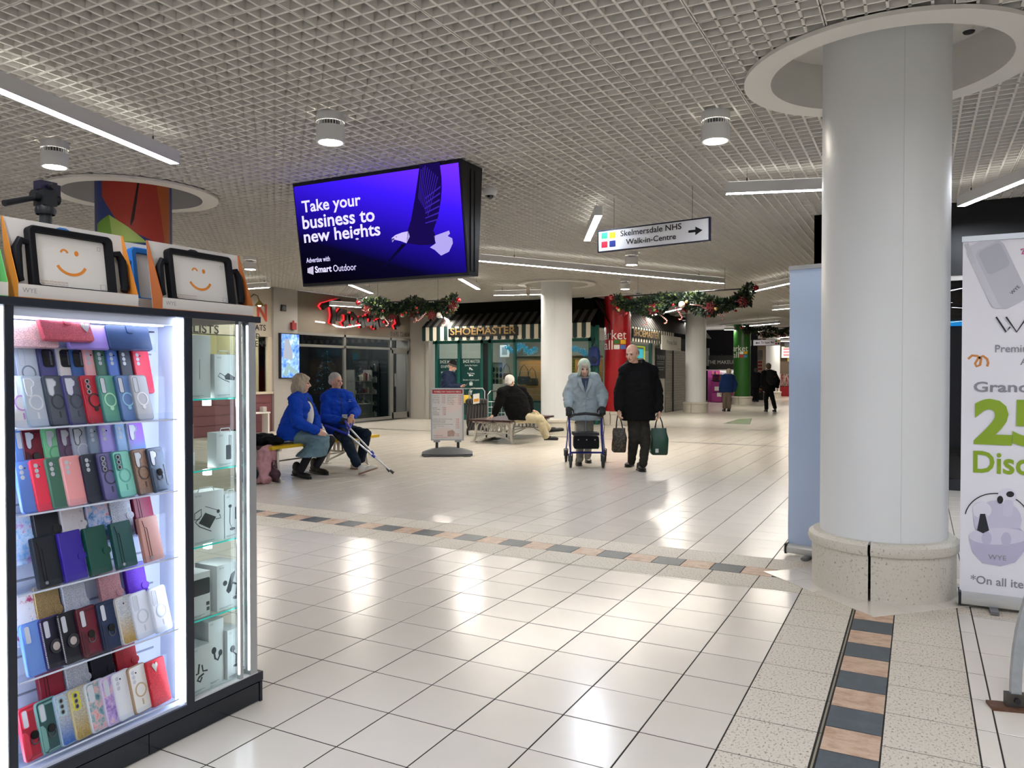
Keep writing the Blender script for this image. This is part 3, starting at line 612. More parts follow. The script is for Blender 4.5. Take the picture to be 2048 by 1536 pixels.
def rot_rr(cx, cy, w, h, r, ang):
    ca, sa = math.cos(ang), math.sin(ang); return [(cx+p[0]*ca-p[1]*sa, cy+p[0]*sa+p[1]*ca) for p in rrect(-w/2, w/2, -h/2, h/2, r)]
pic('power_bank_picture', 'cfced8', rot_rr(1990, 545, 72, 138, 16, -.45)); pic('power_bank_picture', 'c3c3ce', rot_rr(2003, 550, 62, 130, 14, -.45), .009); pic('power_bank_picture', 'b4b6c2', rot_rr(1988, 518, 50, 52, 10, -.45), .0095)
q = MB(); stroke(q, [uv(FW, *p) for p in ((1948, 528), (1940, 505), (1932, 488))], .022, .007, .009, FW); q.build('power_bank_picture', M('pic_d', 'c9c9d3', .5), tw, 0, BW)
a = uv(FW, 2024, 590); b2 = uv(FW, 2042, 573); q = MB(); O = FW[0]; Fr = (FW[0]+FW[1]*a[0]+FW[2]*a[1], nrm(FW[1]*(b2-a)[0]+FW[2]*(b2-a)[1]), None, FW[3]); Fr = (Fr[0], Fr[1], np.cross(Fr[3], Fr[1]), Fr[3]); text(q, 'WYE', Fr, 0, 0, .055, .017, .0105); q.build('brand_lettering', m_k, tw, 0, BW)
pic('earbud_picture', 'cfcbe2', disc(1995, 1040, 48, 40)); pic('earbud_picture', 'bfbbd6', [(1937, 1072), (1960, 1056), (2040, 1056), (2056, 1072), (2050, 1100), (2030, 1124), (2000, 1132), (1965, 1126), (1945, 1104)], .009); pic('earbud_picture', 'd9d6ea', disc(1997, 1072, 60, 17), .0095)
q = MB()
c0 = uv(FW, 1994, 1042); ringp(q, c0[0], c0[1], .151, .156, .0085, .0097, FW, 0, 30, 10, 170); q.build('earbud_picture', m_k, tw, 0, BW)
for cx, cy in ((1964, 1020), (2014, 992)): pic('earbud_picture', 'e4e2f0', disc(cx, cy, 19, 16), .01); pic('earbud_picture', 'd4d1e6', rot_rr(cx+2, cy+24, 20, 34, 8, .05), .0102)
pic('earbud_picture', '17181c', disc(2000, 999, 6, 8), .0106); pic('earbud_picture', '17181d', disc(2020, 988, 8, 6), .0106); pic('earbud_picture', '20242e', [(1960, 1027), (1970, 1027), (1978, 1060), (1966, 1066), (1954, 1060)], .0108); pic('earbud_picture', 'c4c0da', disc(1973, 1076, 10, 14), .0108); pic('earbud_picture', 'c4c0da', disc(2012, 1078, 10, 14), .0108)
q = MB(); a = uv(FW, 1976, 1117); text(q, 'WYE', FW, a[0], a[1], .085, .026, .0112); q.build('brand_lettering', m_g1, tw, 0, BW)
# arched steel leg at the right edge
a = fl(2030, 1418); t = thing('metal_hoop', 'arched grey steel hoop bolted to rusty floor plates at the right edge', 'barrier', (a[0], a[1], 0)); B = V3(a[0], a[1], 0)
Uq = nrm((1, .25, 0)); Nq = V3(-Uq[1], Uq[0], 0); P = []
for k in range(25):
    s = k/24*math.pi; P.append(B+V3(0, 0, .045)+Uq*(.46*(1-math.cos(s))*.5*1.9*.55)+V3(0, 0, .62*abs(math.sin(s))**.9))
MB().loft([[p+Nq*.012*sx+dd*.018*sy for sx, sy in ((-1, -1), (1, -1), (1, 1), (-1, 1))] for p, dd in ((P[k], nrm(np.cross(nrm(P[min(k+1, 24)]-P[max(k-1, 0)]), Nq))) for k in range(25))]).build('arched_bar', M('worn_steel', 'a4a9ad', .4, .5, var=.12, vs=30), t, 60, B)
for e, o in ((P[0], .03), (P[-1], -.03)):
    g = V3(e[0], e[1], 0)
    fp = MB().obox(g+Uq*o+V3(0, 0, .006), (.24, .075, .012), np.stack([Uq, Nq, V3(0, 0, 1)], 1)).build('floor_plate', SPECK('rusty_plate', [(0, '3a2418'), (.5, '5c3b27'), (1, '7c6a5c')], 40, .6), t, 0, B)
    MB().obox(g+V3(0, 0, .035), (.07, .034, .055), np.stack([Uq, Nq, V3(0, 0, 1)], 1)).build('bracket', M('bracket_dark', '4f4a45', .5, .5), fp, 0, B)
    MB().cyl(g-Nq*.03+V3(0, 0, .04), g+Nq*.03+V3(0, 0, .04), .011, n=12).build('bolt', m_blackm, fp, base=B)
# ================================================================== Christmas garlands
m_leafd = M('garland_dark', '16291c', .6, var=.3, vs=5); m_leafl = M('garland_lime', '4d5f25', .6, var=.3, vs=5); m_rb = M('bauble_red', 'a01018', .12, .3, coat=.6); m_wb = M('bauble_white', 'ddd8cf', .3); m_gold = M('bauble_gold', 'a8935f', .25, .6)
m_poin = M('poinsettia_red', '5e0a11', .6); m_candyw = M('candy_white', 'ded6cb', .35); m_candyr = M('candy_red', 'b01c24', .35)
def garland(path, rod, label, seed, n=2600, spread=.14, dens=1):
    r = random.Random(seed); path = [V3(p) for p in path]; B = path[len(path)//2]; t = thing('christmas_garland', label, 'garland', B, 0, 'garlands hung under the ceiling')
    rod_ = [V3(p) for p in rod]; MB().cyl(rod_[0], rod_[1], .012, n=8).build('support_rod', m_blackm, t, base=B)
    for s in (.2, .8):
        p = rod_[0]+(rod_[1]-rod_[0])*s; MB().cyl(p, (p[0], p[1], CZ), .0025, n=6).build('suspension_wire', m_wire, t, base=B)
    seg = np.array([np.linalg.norm(path[i+1]-path[i]) for i in range(len(path)-1)]); cum = np.concatenate([[0], np.cumsum(seg)]); LT = cum[-1]
    def pt(s): d = s*LT; i = min(int(np.searchsorted(cum, d, 'right')-1), len(path)-2); return path[i]+(path[i+1]-path[i])*((d-cum[i])/seg[i])
    ax = nrm(path[-1]-path[0]); side = nrm(np.cross(ax, (0, 0, 1)))
    for mat, share in ((m_leafd, .82), (m_leafl, .18)):
        q = MB()
        for _ in range(int(n*share)):
            s = r.random(); a = r.uniform(0, 6.283); rad = spread*math.sqrt(r.random())*(.75+.35*math.sin(s*17+seed)); c = pt(s)+side*rad*math.cos(a)+V3(0, 0, rad*math.sin(a))
            d = nrm(side*math.cos(a)+V3(0, 0, math.sin(a))+ax*r.uniform(-1, 1)+V3(r.uniform(-.4, .4), r.uniform(-.4, .4), r.uniform(-.6, .3))); w = nrm(np.cross(d, (r.uniform(-1, 1), r.uniform(-1, 1), r.uniform(-1, 1)))); up = np.cross(d, w); ln = r.uniform(.05, .1); wd = ln*.28
            q.add([c, c+d*ln*.5+w*wd+up*.006, c+d*ln, c+d*ln*.5-w*wd+up*.006], [(0, 1, 2, 3)])
        tag(q.build('foliage', mat, t, 0, B), kind='stuff')
    def on(s, k=1.): a = r.uniform(3.4, 6.1); return pt(s)+(side*math.cos(a)+V3(0, 0, math.sin(a)))*spread*k
    for k in range(int(9*dens)): MB().ell(on(r.random(), 1.), r.uniform(.022, .034), 12, 8).build('red_bauble', m_rb, t, base=B)
    for k in range(int(4*dens)): MB().ell(on(.1+.8*(k+.5)/(4*dens), 1.1), r.uniform(.04, .062), 16, 10).build('white_bauble', m_wb, t, base=B)
    for k in range(int(4*dens)): MB().ell(on(r.random(), .9), r.uniform(.03, .04), 12, 8).build('gold_bauble', m_gold, t, base=B)
    for e in (0, -1): MB().ell(rod_[e], .05, 16, 10).build('end_bauble', m_rb, t, base=B)
    for s in (.05, .3, .52, .72, .95):
        c = on(s, .8); q = MB(); nn = nrm(EYE-c); u0 = nrm(np.cross(nn, (0, 0, 1))); v0 = np.cross(u0, nn)
        for lay, R0 in ((0, .13), (1, .085)):
            for k in range(7):
                a = 6.283*k/7+lay*.45; dd = u0*math.cos(a)+v0*math.sin(a); ww = nrm(np.cross(dd, nn)); o = c+nn*(.03+.02*lay)
                q.add([o, o+dd*R0*.5+ww*R0*.26+nn*.012, o+dd*R0-nn*.01, o+dd*R0*.5-ww*R0*.26+nn*.012], [(0, 1, 2, 3)])
        q.build('poinsettia', m_poin, t, 0, B)
    for k in range(int(5*dens)):
        c = on(.12+.78*(k+.5)/(5*dens), 1.); d = nrm((r.uniform(-1, 1)*ax[0], r.uniform(-1, 1)*ax[1], r.uniform(-1, .2))); u0 = nrm(np.cross(d, side)); pts = [c+d*.035*i for i in range(7)]+[c+d*.21+u0*.03+d*.025, c+d*.21+u0*.06+d*.02, c+d*.2+u0*.075]
        q = MB()
        for i in range(len(pts)-1): q.tube([pts[i], (pts[i]+pts[i+1])/2], .013, 7, 0); q.tube([(pts[i]+pts[i+1])/2, pts[i+1]], .013, 7, 1)
        q.build('candy_cane', [m_candyw, m_candyr], t, base=B)
    for k in range(int(2*dens)):
        c = on(.3+.4*k, 1.05); q = MB(); nn = nrm(EYE-c); u0 = nrm(np.cross(nn, (0, 0, 1))); v0 = np.cross(u0, nn); Fq = (c, u0, v0, nn)
        for i in range(6): ringp(q, 0, 0, 0 if 0 else .004+.011*(i//2), .014+.011*(i//2), 0, .02, Fq, i % 2, 10, 180*(i % 2), 180*(i % 2)+180)
        q.build('lollipop_swirl', [m_candyw, m_candyr], t, base=B)
YG = 13.85
garland([atY(*p, YG) for p in ((1232, 603), (1262, 612), (1310, 611), (1345, 598), (1375, 601), (1420, 613), (1458, 609), (1486, 594), (1503, 585))], [atY(1222, 594, YG), atY(1512, 576, YG)], 'long holly garland with candy canes across the middle of the mall', 3, 4200, .17, 1.2)
garland([atD(*p, 15.5) for p in ((728, 606), (752, 614), (790, 617), (830, 612), (868, 617), (898, 612), (913, 601))], [atD(716, 606, 15.6), atD(917, 600, 15.2)], 'holly garland with candy canes before the red-edged script sign', 5, 3200, .17, 1.)
garland([atD(*p, 25.) for p in ((1488, 657), (1506, 661), (1530, 664), (1560, 664), (1600, 662), (1640, 657))], [atD(1483, 655, 25.), atD(1650, 655, 25.)], 'farther holly garland above the upper mall sign', 9, 2600, .15, 1.)
# ================================================================== phone accessory kiosk
XK = -2.305                                             # its face; it runs along y
KY0, KY1, KX1 = .62, 2.232, -3.0
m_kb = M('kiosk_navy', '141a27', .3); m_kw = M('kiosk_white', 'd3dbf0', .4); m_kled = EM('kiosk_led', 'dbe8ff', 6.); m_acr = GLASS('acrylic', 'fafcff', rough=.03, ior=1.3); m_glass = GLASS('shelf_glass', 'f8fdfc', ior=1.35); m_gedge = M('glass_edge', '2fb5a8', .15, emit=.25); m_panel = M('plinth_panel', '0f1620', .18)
t = thing('display_kiosk', 'black framed kiosk lit by white strips and full of phone cases', 'kiosk', (XK, 1.6, 0)); B = V3(XK, 1.6, 0); kiosk = t
def kp(name, mb, mat, par=None, sm=0):
    o = mb.build(name, mat, t if par is None else par, sm, B if par is None else None)
    return o
kp('plinth', MB().box(KX1, XK-.012, KY0, KY1-.012, .012, .078), m_panel)
for k, (a, b) in enumerate(((KY0, 1.24), (1.243, 1.722), (1.725, KY1-.006))): kp('plinth_board', MB().box(XK-.014, XK-.004, a, b, .004, .076), m_panel)
kp('plinth_end', MB().box(KX1, XK, KY1-.012, KY1, .0, .078), m_kb)
kp('base_slab', MB().box(KX1, XK, KY0, KY1+.004, .082, .117), m_kb)
kp('white_deck', MB().box(KX1+.02, XK-.002, 1.9, KY1-.02, .1171, .122), M('deck_white', 'cfcfcf', .4))
kp('top_slab', MB().box(KX1, XK+.002, KY0, KY1, 1.503, 1.527), m_kb)
for y0, y1 in ((1.27, 1.292), (1.878, 1.908)): kp('post', MB().box(XK-.05, XK, y0, y1, .117, 1.503), m_kb)
for y0, y1, s in ((1.24, 1.268, 0), (1.85, 1.877, 0)):
    kp('led_channel', MB().box(XK-.034, XK-.003, y1-.003, y1+.001, .117, 1.503), m_alu)
    kp('led_strip', MB().box(XK-.032, XK-.004, y0+.002, y1-.003, .13, 1.498), m_kled)
kp('led_strip', MB().box(XK-.042, XK-.022, 1.293, 1.303, .13, 1.498), m_kled)
for y0, y1, s in ((2.122, 2.135, .02), (2.172, 2.207, .036)): kp('aluminium_post', MB().box(XK-s, XK-.001, y0, y1, .122, 1.503), m_alu)
for y in (2.1195, 2.1695): kp('led_strip', MB().box(XK-.012, XK-.006, y, y+.002, .14, 1.49), EM('kiosk_led2', 'e6f2ff', 8.))
kp('back_board', MB().box(-2.462, -2.452, KY0, 1.9, .117, 1.503), m_kw)
for k in range(11): kp('slat_groove', MB().box(-2.4525, -2.4495, 1.29, 1.85, .19+.118*k, .196+.118*k), M('groove', '8d93a5', .4))
kp('side_board', MB().box(-2.452, XK-.05, 1.9-.02, 1.9, .117, 1.503), m_kw); kp('side_board', MB().box(-2.452, XK-.05, 1.278, 1.288, .117, 1.503), m_kw)
kp('bay_floor', MB().box(-2.452, XK-.01, 1.29, 1.878, .1171, .128), m_kw); kp('bay_head', MB().box(-2.452, XK-.02, 1.29, 1.878, 1.475, 1.502), m_kw)
kp('head_led', MB().box(-2.40, -2.37, 1.31, 1.84, 1.471, 1.4745), EM('kiosk_led3', 'e6eeff', 5.))
kp('head_rail', MB().box(-2.452, -2.445, 1.29, 1.86, 1.452, 1.456), m_blackm)
kp('rear_cabinet', MB().box(KX1, -2.62, KY0, 1.9, .117, 1.503), M('rear_black', '12151c', .4))
# glass tower
for name, q in (('front_pane', MB().box(XK-.026, XK-.021, 1.91, 2.17, .125, 1.5)), ('end_pane', MB().box(KX1+.03, XK-.03, 2.195, 2.2, .125, 1.5)), ('rear_pane', MB().box(-2.74, -2.735, 1.91, 2.2, .125, 1.5))): kp(name, q, m_glass)
kp('tinted_panel', MB().box(-2.765, -2.76, 1.91, 2.2, .72, 1.19), GLASS('tinted_glass', '39506e', ior=1.6)); 
for y0, y1 in ((2.17, 2.2), (1.905, 1.915)): kp('rear_post', MB().box(-2.77, -2.742, y0, y1, .122, 1.503), m_alu)
for z in (1.205, .941, .661, .39):
    kp('glass_shelf', MB().box(-2.73, XK-.032, 1.912, 2.165, z, z+.006), m_glass); kp('shelf_edge', MB().box(XK-.034, XK-.031, 1.912, 2.165, z, z+.006), m_gedge)
for z in (1.205, .941, .661): kp('shelf_lamp', MB().box(-2.40, -2.375, 2.03, 2.05, z-.022, z-.001), EM('kiosk_led4', 'f2fbff', 16.))
# acrylic ledges
ZF = [1.145, .892, .658, .402, .152]; ZR = [1.385]+[z+.088 for z in ZF]
for z in ZF:
    q = MB(); q.box(-2.372, XK-.006, 1.3, 1.846, z-.004, z); q.box(XK-.009, XK-.006, 1.3, 1.846, z, z+.024); q.box(-2.376, -2.372, 1.3, 1.846, z-.004, z+.15); kp('acrylic_ledge', q, m_acr)
    kp('ledge_edge', MB().box(XK-.0062, XK-.005, 1.3, 1.846, z-.005, z+.0005), M('ledge_white', 'cdd6e8', .2))
for z in ZR:
    f = -2.378 if z < 1.3 else -2.36
    q = MB(); q.box(-2.45, f, 1.3, 1.8, z-.004, z); q.box(f-.003, f, 1.3, 1.8, z, z+.022); kp('acrylic_ledge', q, m_acr)
# ---- the cases: each a thing; frame of a case: u along its width, v up its length, n out of its back
def case_base(name, label, Yl, z, Xf, w, h, th, lean=15, turn=11, grp=None, cat='phone case'):
    t = thing(name, label, cat, (Xf, Yl, z), 0, grp); la, tu = math.radians(lean), math.radians(turn)
    U = V3(-math.sin(tu), math.cos(tu), 0); n0 = V3(math.cos(tu), math.sin(tu), 0); V = nrm(V3(0, 0, 1)*math.cos(la)-n0*math.sin(la)); return t, FR((0, 0, .0015), U, V)
def cshell(F, w, h, th, r=.011, inset=.002):
    q = MB(); O, U, V, Nn = F; rings = []
    for d, e in ((-th, .0), (-.002, 0), (0, -.002)): rings.append([O+U*p[0]+V*p[1]+Nn*d for p in rrect(-e, w+e, -e, h+e, max(r+e, .004), 5)])
    q.loft(rings); return q
def cam_holes(t, F, x, y, kind, rim, lens='2a2c33'):
    ml_ = M('lens_'+lens, lens, .15, .3, coat=.5); mr_ = rim
    if kind == '3':                                     # three holes in a row
        for k in range(3): q = MB(); q.prism(disc(x+.009, y-.011-.0155*k, .0068, n=14), 0, .0008, F); q.build('camera_hole', M('hole_light', 'b9bdc7', .3), t, 0)
        q = MB(); q.prism(disc(x+.021, y-.015, .003, n=8), 0, .0008, F); q.build('flash_hole', ml_, t, 0)
    elif kind == '3l':                                  # three lenses on a raised plate
        q = MB(); q.prism(rrect(x-.002, x+.026, y-.058, y, .008), 0, .0015, F); cp = q.build('camera_plate', mr_, t, 0)
        for k in range(3):
            q = MB(); ringp(q, x+.0105, y-.012-.017*k, .0055, .0078, .0015, .0035, F, 0, 16); q.build('lens_rim', m_alu, cp, 0)
            q = MB(); q.prism(disc(x+.0105, y-.012-.017*k, .0055, n=14), .0015, .002, F); q.build('lens', ml_, cp, 0)
    elif kind == 'w':                                   # curvy open window with rim
        P = [(x, y-.002), (x+.022, y-.002), (x+.031, y-.012), (x+.029, y-.022), (x+.02, y-.028), (x+.0185, y-.048), (x+.012, y-.056), (x+.003, y-.052), (x, y-.04)]
        q = MB(); q.prism(P, 0, .001, F); cw = q.build('camera_window', M('window_pale', 'c9ced8', .25), t, 0)
        q = MB(); stroke(q, P+[P[0]], .0022, 0, .0022, F); q.build('window_rim', mr_, cw, 0)
    elif kind == 's':                                   # plain slot
        P = rrect(x, x+.019, y-.052, y, .006); q = MB(); q.prism(P, 0, .001, F); cw = q.build('camera_window', M('window_pale', 'c9ced8', .25), t, 0); q = MB(); stroke(q, P+[P[0]], .0018, 0, .002, F); q.build('window_rim', mr_, cw, 0)
    elif kind == 'p':                                   # big dark camera plate
        q = MB(); q.prism(rrect(x, x+.04, y-.056, y, .01), 0, .003, F); cp = q.build('camera_plate', M('plate_black', '0d0f16', .12, coat=.6), t, 0)
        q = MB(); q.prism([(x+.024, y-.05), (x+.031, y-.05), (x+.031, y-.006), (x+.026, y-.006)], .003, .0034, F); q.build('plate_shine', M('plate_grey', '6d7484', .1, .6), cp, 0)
def phone_case(label, Yl, z, Xf, col, kind='plain', cam='3', w=.073, h=.158, th=.011, lean=14, turn=10, edge=None, ring=None, mat=None, grp=None, rimc=None):
    t, F = case_base('phone_case', label, Yl, z, Xf, w, h, th, lean, turn, grp)
    me = M('case_'+(edge or col), edge or col, .4, coat=.15); mb_ = mat or M('case_'+col, col, .45)
    rim = M('case_'+(rimc or edge or col), rimc or edge or col, .3, coat=.3)
    cshell(F, w, h, th).build('shell', me, t)
    q = MB(); q.prism(rrect(.0035, w-.0035, .0035, h-.0035, .009, 4), -.0003, .0004, F); q.build('back_panel', mb_, t, 0)
    cam_holes(t, F, .009, h-.009, cam, rim)
    if ring:
        c = M('ring_'+ring, ring, .35); q = MB(); ringp(q, w/2, h*.47, .0195, .024, .0004, .0018, F, 0, 28); mr0 = q.build('magnet_ring', c, t, 0)
        if kind == 'stand': q = MB(); q.prism(disc(w/2, h*.47-.028, .0075, n=14), .0004, .0022, F)
        else: q = MB(); q.prism(rrect(w/2-.0028, w/2+.0028, h*.47-.05, h*.47-.03, .002, 2), .0004, .0014, F)
        q.build('magnet_tab', c, mr0, 0)
    if kind == 'armor':
        md = M('armor_dark', '23262c', .4)
        for P in ([(w*.36, h*.94), (w*.86, h*.94), (w*.8, h*.9), (w*.42, h*.9)], [(.004, h*.55), (.012, h*.55), (.02, h*.47), (.02, h*.1), (.012, h*.06), (.004, h*.06)], [(w-.012, h*.6), (w-.005, h*.6), (w-.005, h*.12), (w-.012, h*.16)], [(w*.2, h*.035), (w*.8, h*.035), (w*.76, h*.06), (w*.24, h*.06)]):
            q = MB(); q.prism(P, .0004, .0016, F); q.build('armor_inlay', md if edge is None else M('case_'+edge, edge, .35), t, 0)
        q = MB(); ringp(q, w/2, h*.35, .0105, .0145, .0004, .003, F, 0, 20); fr0 = q.build('finger_ring', M('ring_metal', '6a6d75', .2, .8), t, 0)
        q = MB(); q.prism(disc(w/2, h*.44, .0125, n=20), .0004, .0045, F); q.build('ring_hub', M('hub_black', '0c0d11', .15, .5, coat=.5), fr0, 0)
    if kind == 'lens':
        q = MB(); ringp(q, w/2, h*.42, .013, .022, .0004, .005, F, 0, 24); q.build('holder_ring', M('holder_dark', '1b1a2a', .2, coat=.6), t, 0)
        q = MB(); q.prism(disc(w/2, h*.42, .0125, n=20), .0004, .004, F); q.build('holder_disc', M('holder_disc', 'b3aaa6', .4), t, 0)
        q = MB()
        for k in range(26): q.prism(disc(.0015, .012+k*(h-.024)/25, .0022, n=6), -.001, .0012, F)
        tag(q.build('rhinestones', M('rhinestone', 'd6d3e2', .1, .6), t, 0), kind='stuff')
    return t
def wallet(label, Yl, z, Xf, col, h=.155, w=.08, th=.016, lean=14, turn=8, mat=None, clasp=True, side=False, dots=False, heart=False, flip=False):
    t, F = case_base('wallet_case', label, Yl, z, Xf, w, h, th, lean, turn, 'wallet cases in the kiosk', 'phone case'); mm = mat or M('wallet_'+col, col, .38, bump=.05, bs=200)
    cshell(F, w, h, th, .006).build('cover', mm, t)
    O, U, V, Nn = F; q = MB(); q.fbox(F, w-.004, w+.0005, .004, h-.004, -th+.002, -.003); q.build('page_edge', M('page_edge', '2c2a33', .5), t, 0)
    if clasp:
        x0, s = (w-.026, 1) if not flip else (.026, -1)
        P = rrect(min(x0, x0+s*.03), max(x0, x0+s*.03), h*.38, h*.38+.023, .0105, 4); q = MB(); q.prism(P, 0, .0022, F); q.build('clasp', mm, t, 0)
    if side:
        q = MB(); stroke(q, [(.012, h*.93), (.016, h*.78), (.025, h*.76), (.027, h*.7), (.027, h*.14), (.022, h*.08)], .0014, 0, .0012, F); stroke(q, [(.017, h*.76), (.017, h*.1)], .0012, 0, .0012, F); q.build('stitching', M('stitch_dark', '0b0b0e', .4), t, 0)
        q = MB(); q.prism(disc(.021, h*.09, .0055, n=12), 0, .003, F); q.build('press_stud', M('stud_steel', 'cfd2d8', .15, .9), t, 0)
    if dots:
        q = MB(); q.prism([(w*.24, h*.89), (w*.33, h*.94), (w*.42, h*.9), (w*.51, h*.94), (w*.57, h*.88), (w*.42, h*.72)], 0, .0018, F); q.build('heart_charm', M('charm_silver', 'd9d6cc', .2, .7), t, 0)
    return t
def Yk(px, py, X): return float(atX(px, py, X)[1])
XF, XR = XK-.0115, -2.384
# first front ledge
fr = 'front ledge one'
def row(items, z, X, kindfn): 
    for it in items: kindfn(*it, z, X)
def pc(px, py, label, z, X, col, **k): return phone_case(label, Yk(px, py, X-.038), z, X, col, grp='phone cases in the kiosk', **k)
def wc(px, py, label, z, X, col, **k): return wallet(label, Yk(px, py, X-.038), z, X, col, **k)
z = ZF[0]; T = 'on the uppermost front ledge'
pc(14, 770, f'white phone case with a lilac magnet ring {T}', z, XF, 'dfe1ea', ring='b78ecb', cam='s')
pc(44, 762, f'frosted clear phone case with a pale ring {T}', z, XF, 'b6c0d0', edge='9fb4c4', ring='d5d9e2', cam='w', rimc='dfe6ee')
pc(89, 762, f'smoke black phone case with chrome camera rim {T}', z, XF, '4b525d', edge='2a3442', ring='31363f', cam='w', rimc='a8adb8')
pc(127, 762, f'smoke phone case with purple edge {T}', z, XF, '4a5162', edge='3b3a72', ring='3c4250', cam='w', rimc='c9c3e6')
pc(164, 762, f'red and black ribbed phone case {T}', z, XF, 'b01f34', edge='a81c30', ring='1a1517', kind='stand', cam='3l')
pc(196, 762, f'translucent green phone case with ring stand {T}', z, XF, '5d9c8a', edge='2f6d6d', ring='a9dcc0', kind='stand', cam='s')
pc(232, 762, f'translucent blue phone case with ring stand {T}', z, XF, '5f7fb4', edge='2f547e', ring='8fc3e0', kind='stand', cam='s')
pc(262, 760, f'translucent grey phone case with ring stand {T}', z, XF, 'b9bcc4', edge='8f939c', ring='e3e5ea', kind='stand', cam='s')
z = ZR[1]; T = 'in the rear row under the top ledge'
for px, col, e, r_, cm, lab in ((28, 'c8cfdd', 'b5c0d4', '7c8798', 's', 'clear phone case with a grey ring'), (76, '4c4d86', '30335f', None, 'p', 'indigo phone case with a black camera plate'), (112, 'd9d3d2', 'b8b4c0', None, 'p', 'beige phone case with a black camera plate'), (138, '2f5da0', '244a86', None, 'p', 'cobalt phone case with a black camera plate'),
    (164, 'e8a9ad', 'dc9aa0', None, '3', 'pale pink phone case'), (187, '3f6f5c', '2f5a4a', None, '3', 'bottle green phone case'), (211, '4a70c4', '3a5fb4', None, '3', 'royal blue phone case'), (236, '22293a', '161c2a', None, '3', 'black phone case'), (264, 'e0324c', 'd42a44', None, '3', 'vivid red phone case')):
    pc(px, 700, f'{lab} {T}', z, XR, col, edge=e, ring=r_, cam=cm, lean=12, turn=9)
z = ZF[1]; T = 'on the second front ledge'
for px, col, e, r_, cm, kd, lab in ((32, '5f86d8', '5577cc', None, '3', 'plain', 'periwinkle blue phone case'), (62, 'ea3350', 'f0405c', None, '3', 'plain', 'bright red phone case'), (93, '3b6b58', '4c7f6c', None, '3', 'plain', 'dark green phone case'), (124, 'ec9fa0', 'f0aeb0', None, '3', 'plain', 'salmon pink phone case'), (165, '101a2c', '16233a', None, '3', 'plain', 'ink black phone case'),
    (196, '6a6596', '3a3567', '33324a', '3l', 'plain', 'purple edged frosted phone case'), (226, '86d0c0', '2f7f7c', '62a9a4', '3l', 'plain', 'mint phone case with a ring'), (265, None, '5e4a40', '4b3a33', 'w', 'plain', 'bronze glitter phone case'), (296, '4e6078', '2f3d52', None, 'w', 'armor', 'slate blue armoured phone case')):
    pc(px, 925, f'{lab} {T}', z, XF, col or 'b98', edge=e, ring=r_, cam=cm, kind=kd, mat=GLITTER('glit_bronze', '8b6f5e') if col is None else None)
z = ZR[2]; T = 'in the rear row behind ledge two'
for px, col, e, r_, cm, kd, lab, mt in ((24, '6f97dd', '5f86cf', None, 's', 'plain', 'light blue phone case with a pop grip', None), (42, '7d1a2e', '4a1220', None, 'w', 'armor', 'maroon armoured phone case', None), (84, '8fd8a6', '6fc48c', '68b586', 'w', 'plain', 'mint green phone case with chrome rim', None), (114, '6d4d6d', '5c3f60', '4c3850', 'w', 'plain', 'mauve frosted phone case', None),
    (140, 'b5bccb', 'a4adbf', 'd5dae4', 'w', 'plain', 'clear phone case with black camera rim', None), (172, '8494a8', '7686a0', None, '3', 'plain', 'smoky blue grey phone case', None), (196, 'a99ae6', '8d80d4', None, '3', 'plain', 'lilac phone case', None), (228, '93bbe6', '7fa9dc', None, '3', 'plain', 'baby blue phone case', None), (252, 'c', 'a9b8dc', None, 'w', 'plain', 'rainbow gradient phone case', GRAD('holo', [(0, '59c9ae'), (.3, '55a9dd'), (.65, '9a6fe0'), (1, 'a060d8')], 2, .0, .155))):
    pc(px, 860, f'{lab} {T}', z, XR, col, edge=e, ring=r_, cam=cm, kind=kd, mat=mt, lean=12, turn=9, rimc='101318' if 'black' in lab else None)
z = ZF[2]; T = 'on the third front ledge'
wc(66, 1082, f'black wallet case with press stud {T}', z, XF, '111722', clasp=False, side=True); wc(118, 1070, f'indigo wallet case with clasp {T}', z, XF, '35229a'); wc(170, 1058, f'emerald wallet case with clasp {T}', z, XF, '0b4a3e'); wc(223, 1045, f'dark teal wallet case with press stud {T}', z, XF, '1f4f50', clasp=False, side=True); wc(279, 1035, f'rose gold wallet case with press stud {T}', z, XF, 'c08f86', clasp=False, side=True)
z = ZR[3]; T = 'in the rear row behind the third ledge'
m_paris = SPECK('print_paris', [(0, 'c23a4a'), (.33, 'e8d2d2'), (.42, 'efe6e6'), (.6, 'f0e8e8'), (.7, '4a4a58'), (1, '2a3f66')], 55, .4); m_butter = SPECK('print_butterfly', [(0, '7a2f6f'), (.34, '3a6fc2'), (.46, 'a9c9f0'), (.58, 'f0d8ec'), (.7, 'd04f8a'), (1, '2b2140')], 34, .35); m_flor = SPECK('print_floral_blue', [(0, '3a7fd8'), (.4, '8fc0f0'), (.52, 'cfe2f8'), (.62, 'd09fd8'), (1, '3a5fc0')], 30, .4)
wc(14, 1050, f'pale blue floral wallet case {T}', z-.02, XR, 'a', mat=m_flor); wc(64, 1040, f'black leather wallet case with clasp {T}', z, XR, '12161f', turn=4); wc(118, 1035, f'cream wallet case printed with towers and butterflies {T}', z, XR, 'b', mat=m_paris, turn=4); wc(170, 1030, f'blue butterfly print wallet case {T}', z, XR, 'c', mat=m_butter, turn=4); wc(217, 1020, f'silver glitter wallet case {T}', z, XR, 'd', mat=GLITTER('glit_silver', 'b9bdc8'), turn=4); wc(264, 1010, f'burgundy wallet case with zip stitching {T}', z, XR, '8f2444', clasp=False, side=True)
z = ZF[3]; T = 'on the fourth front ledge'
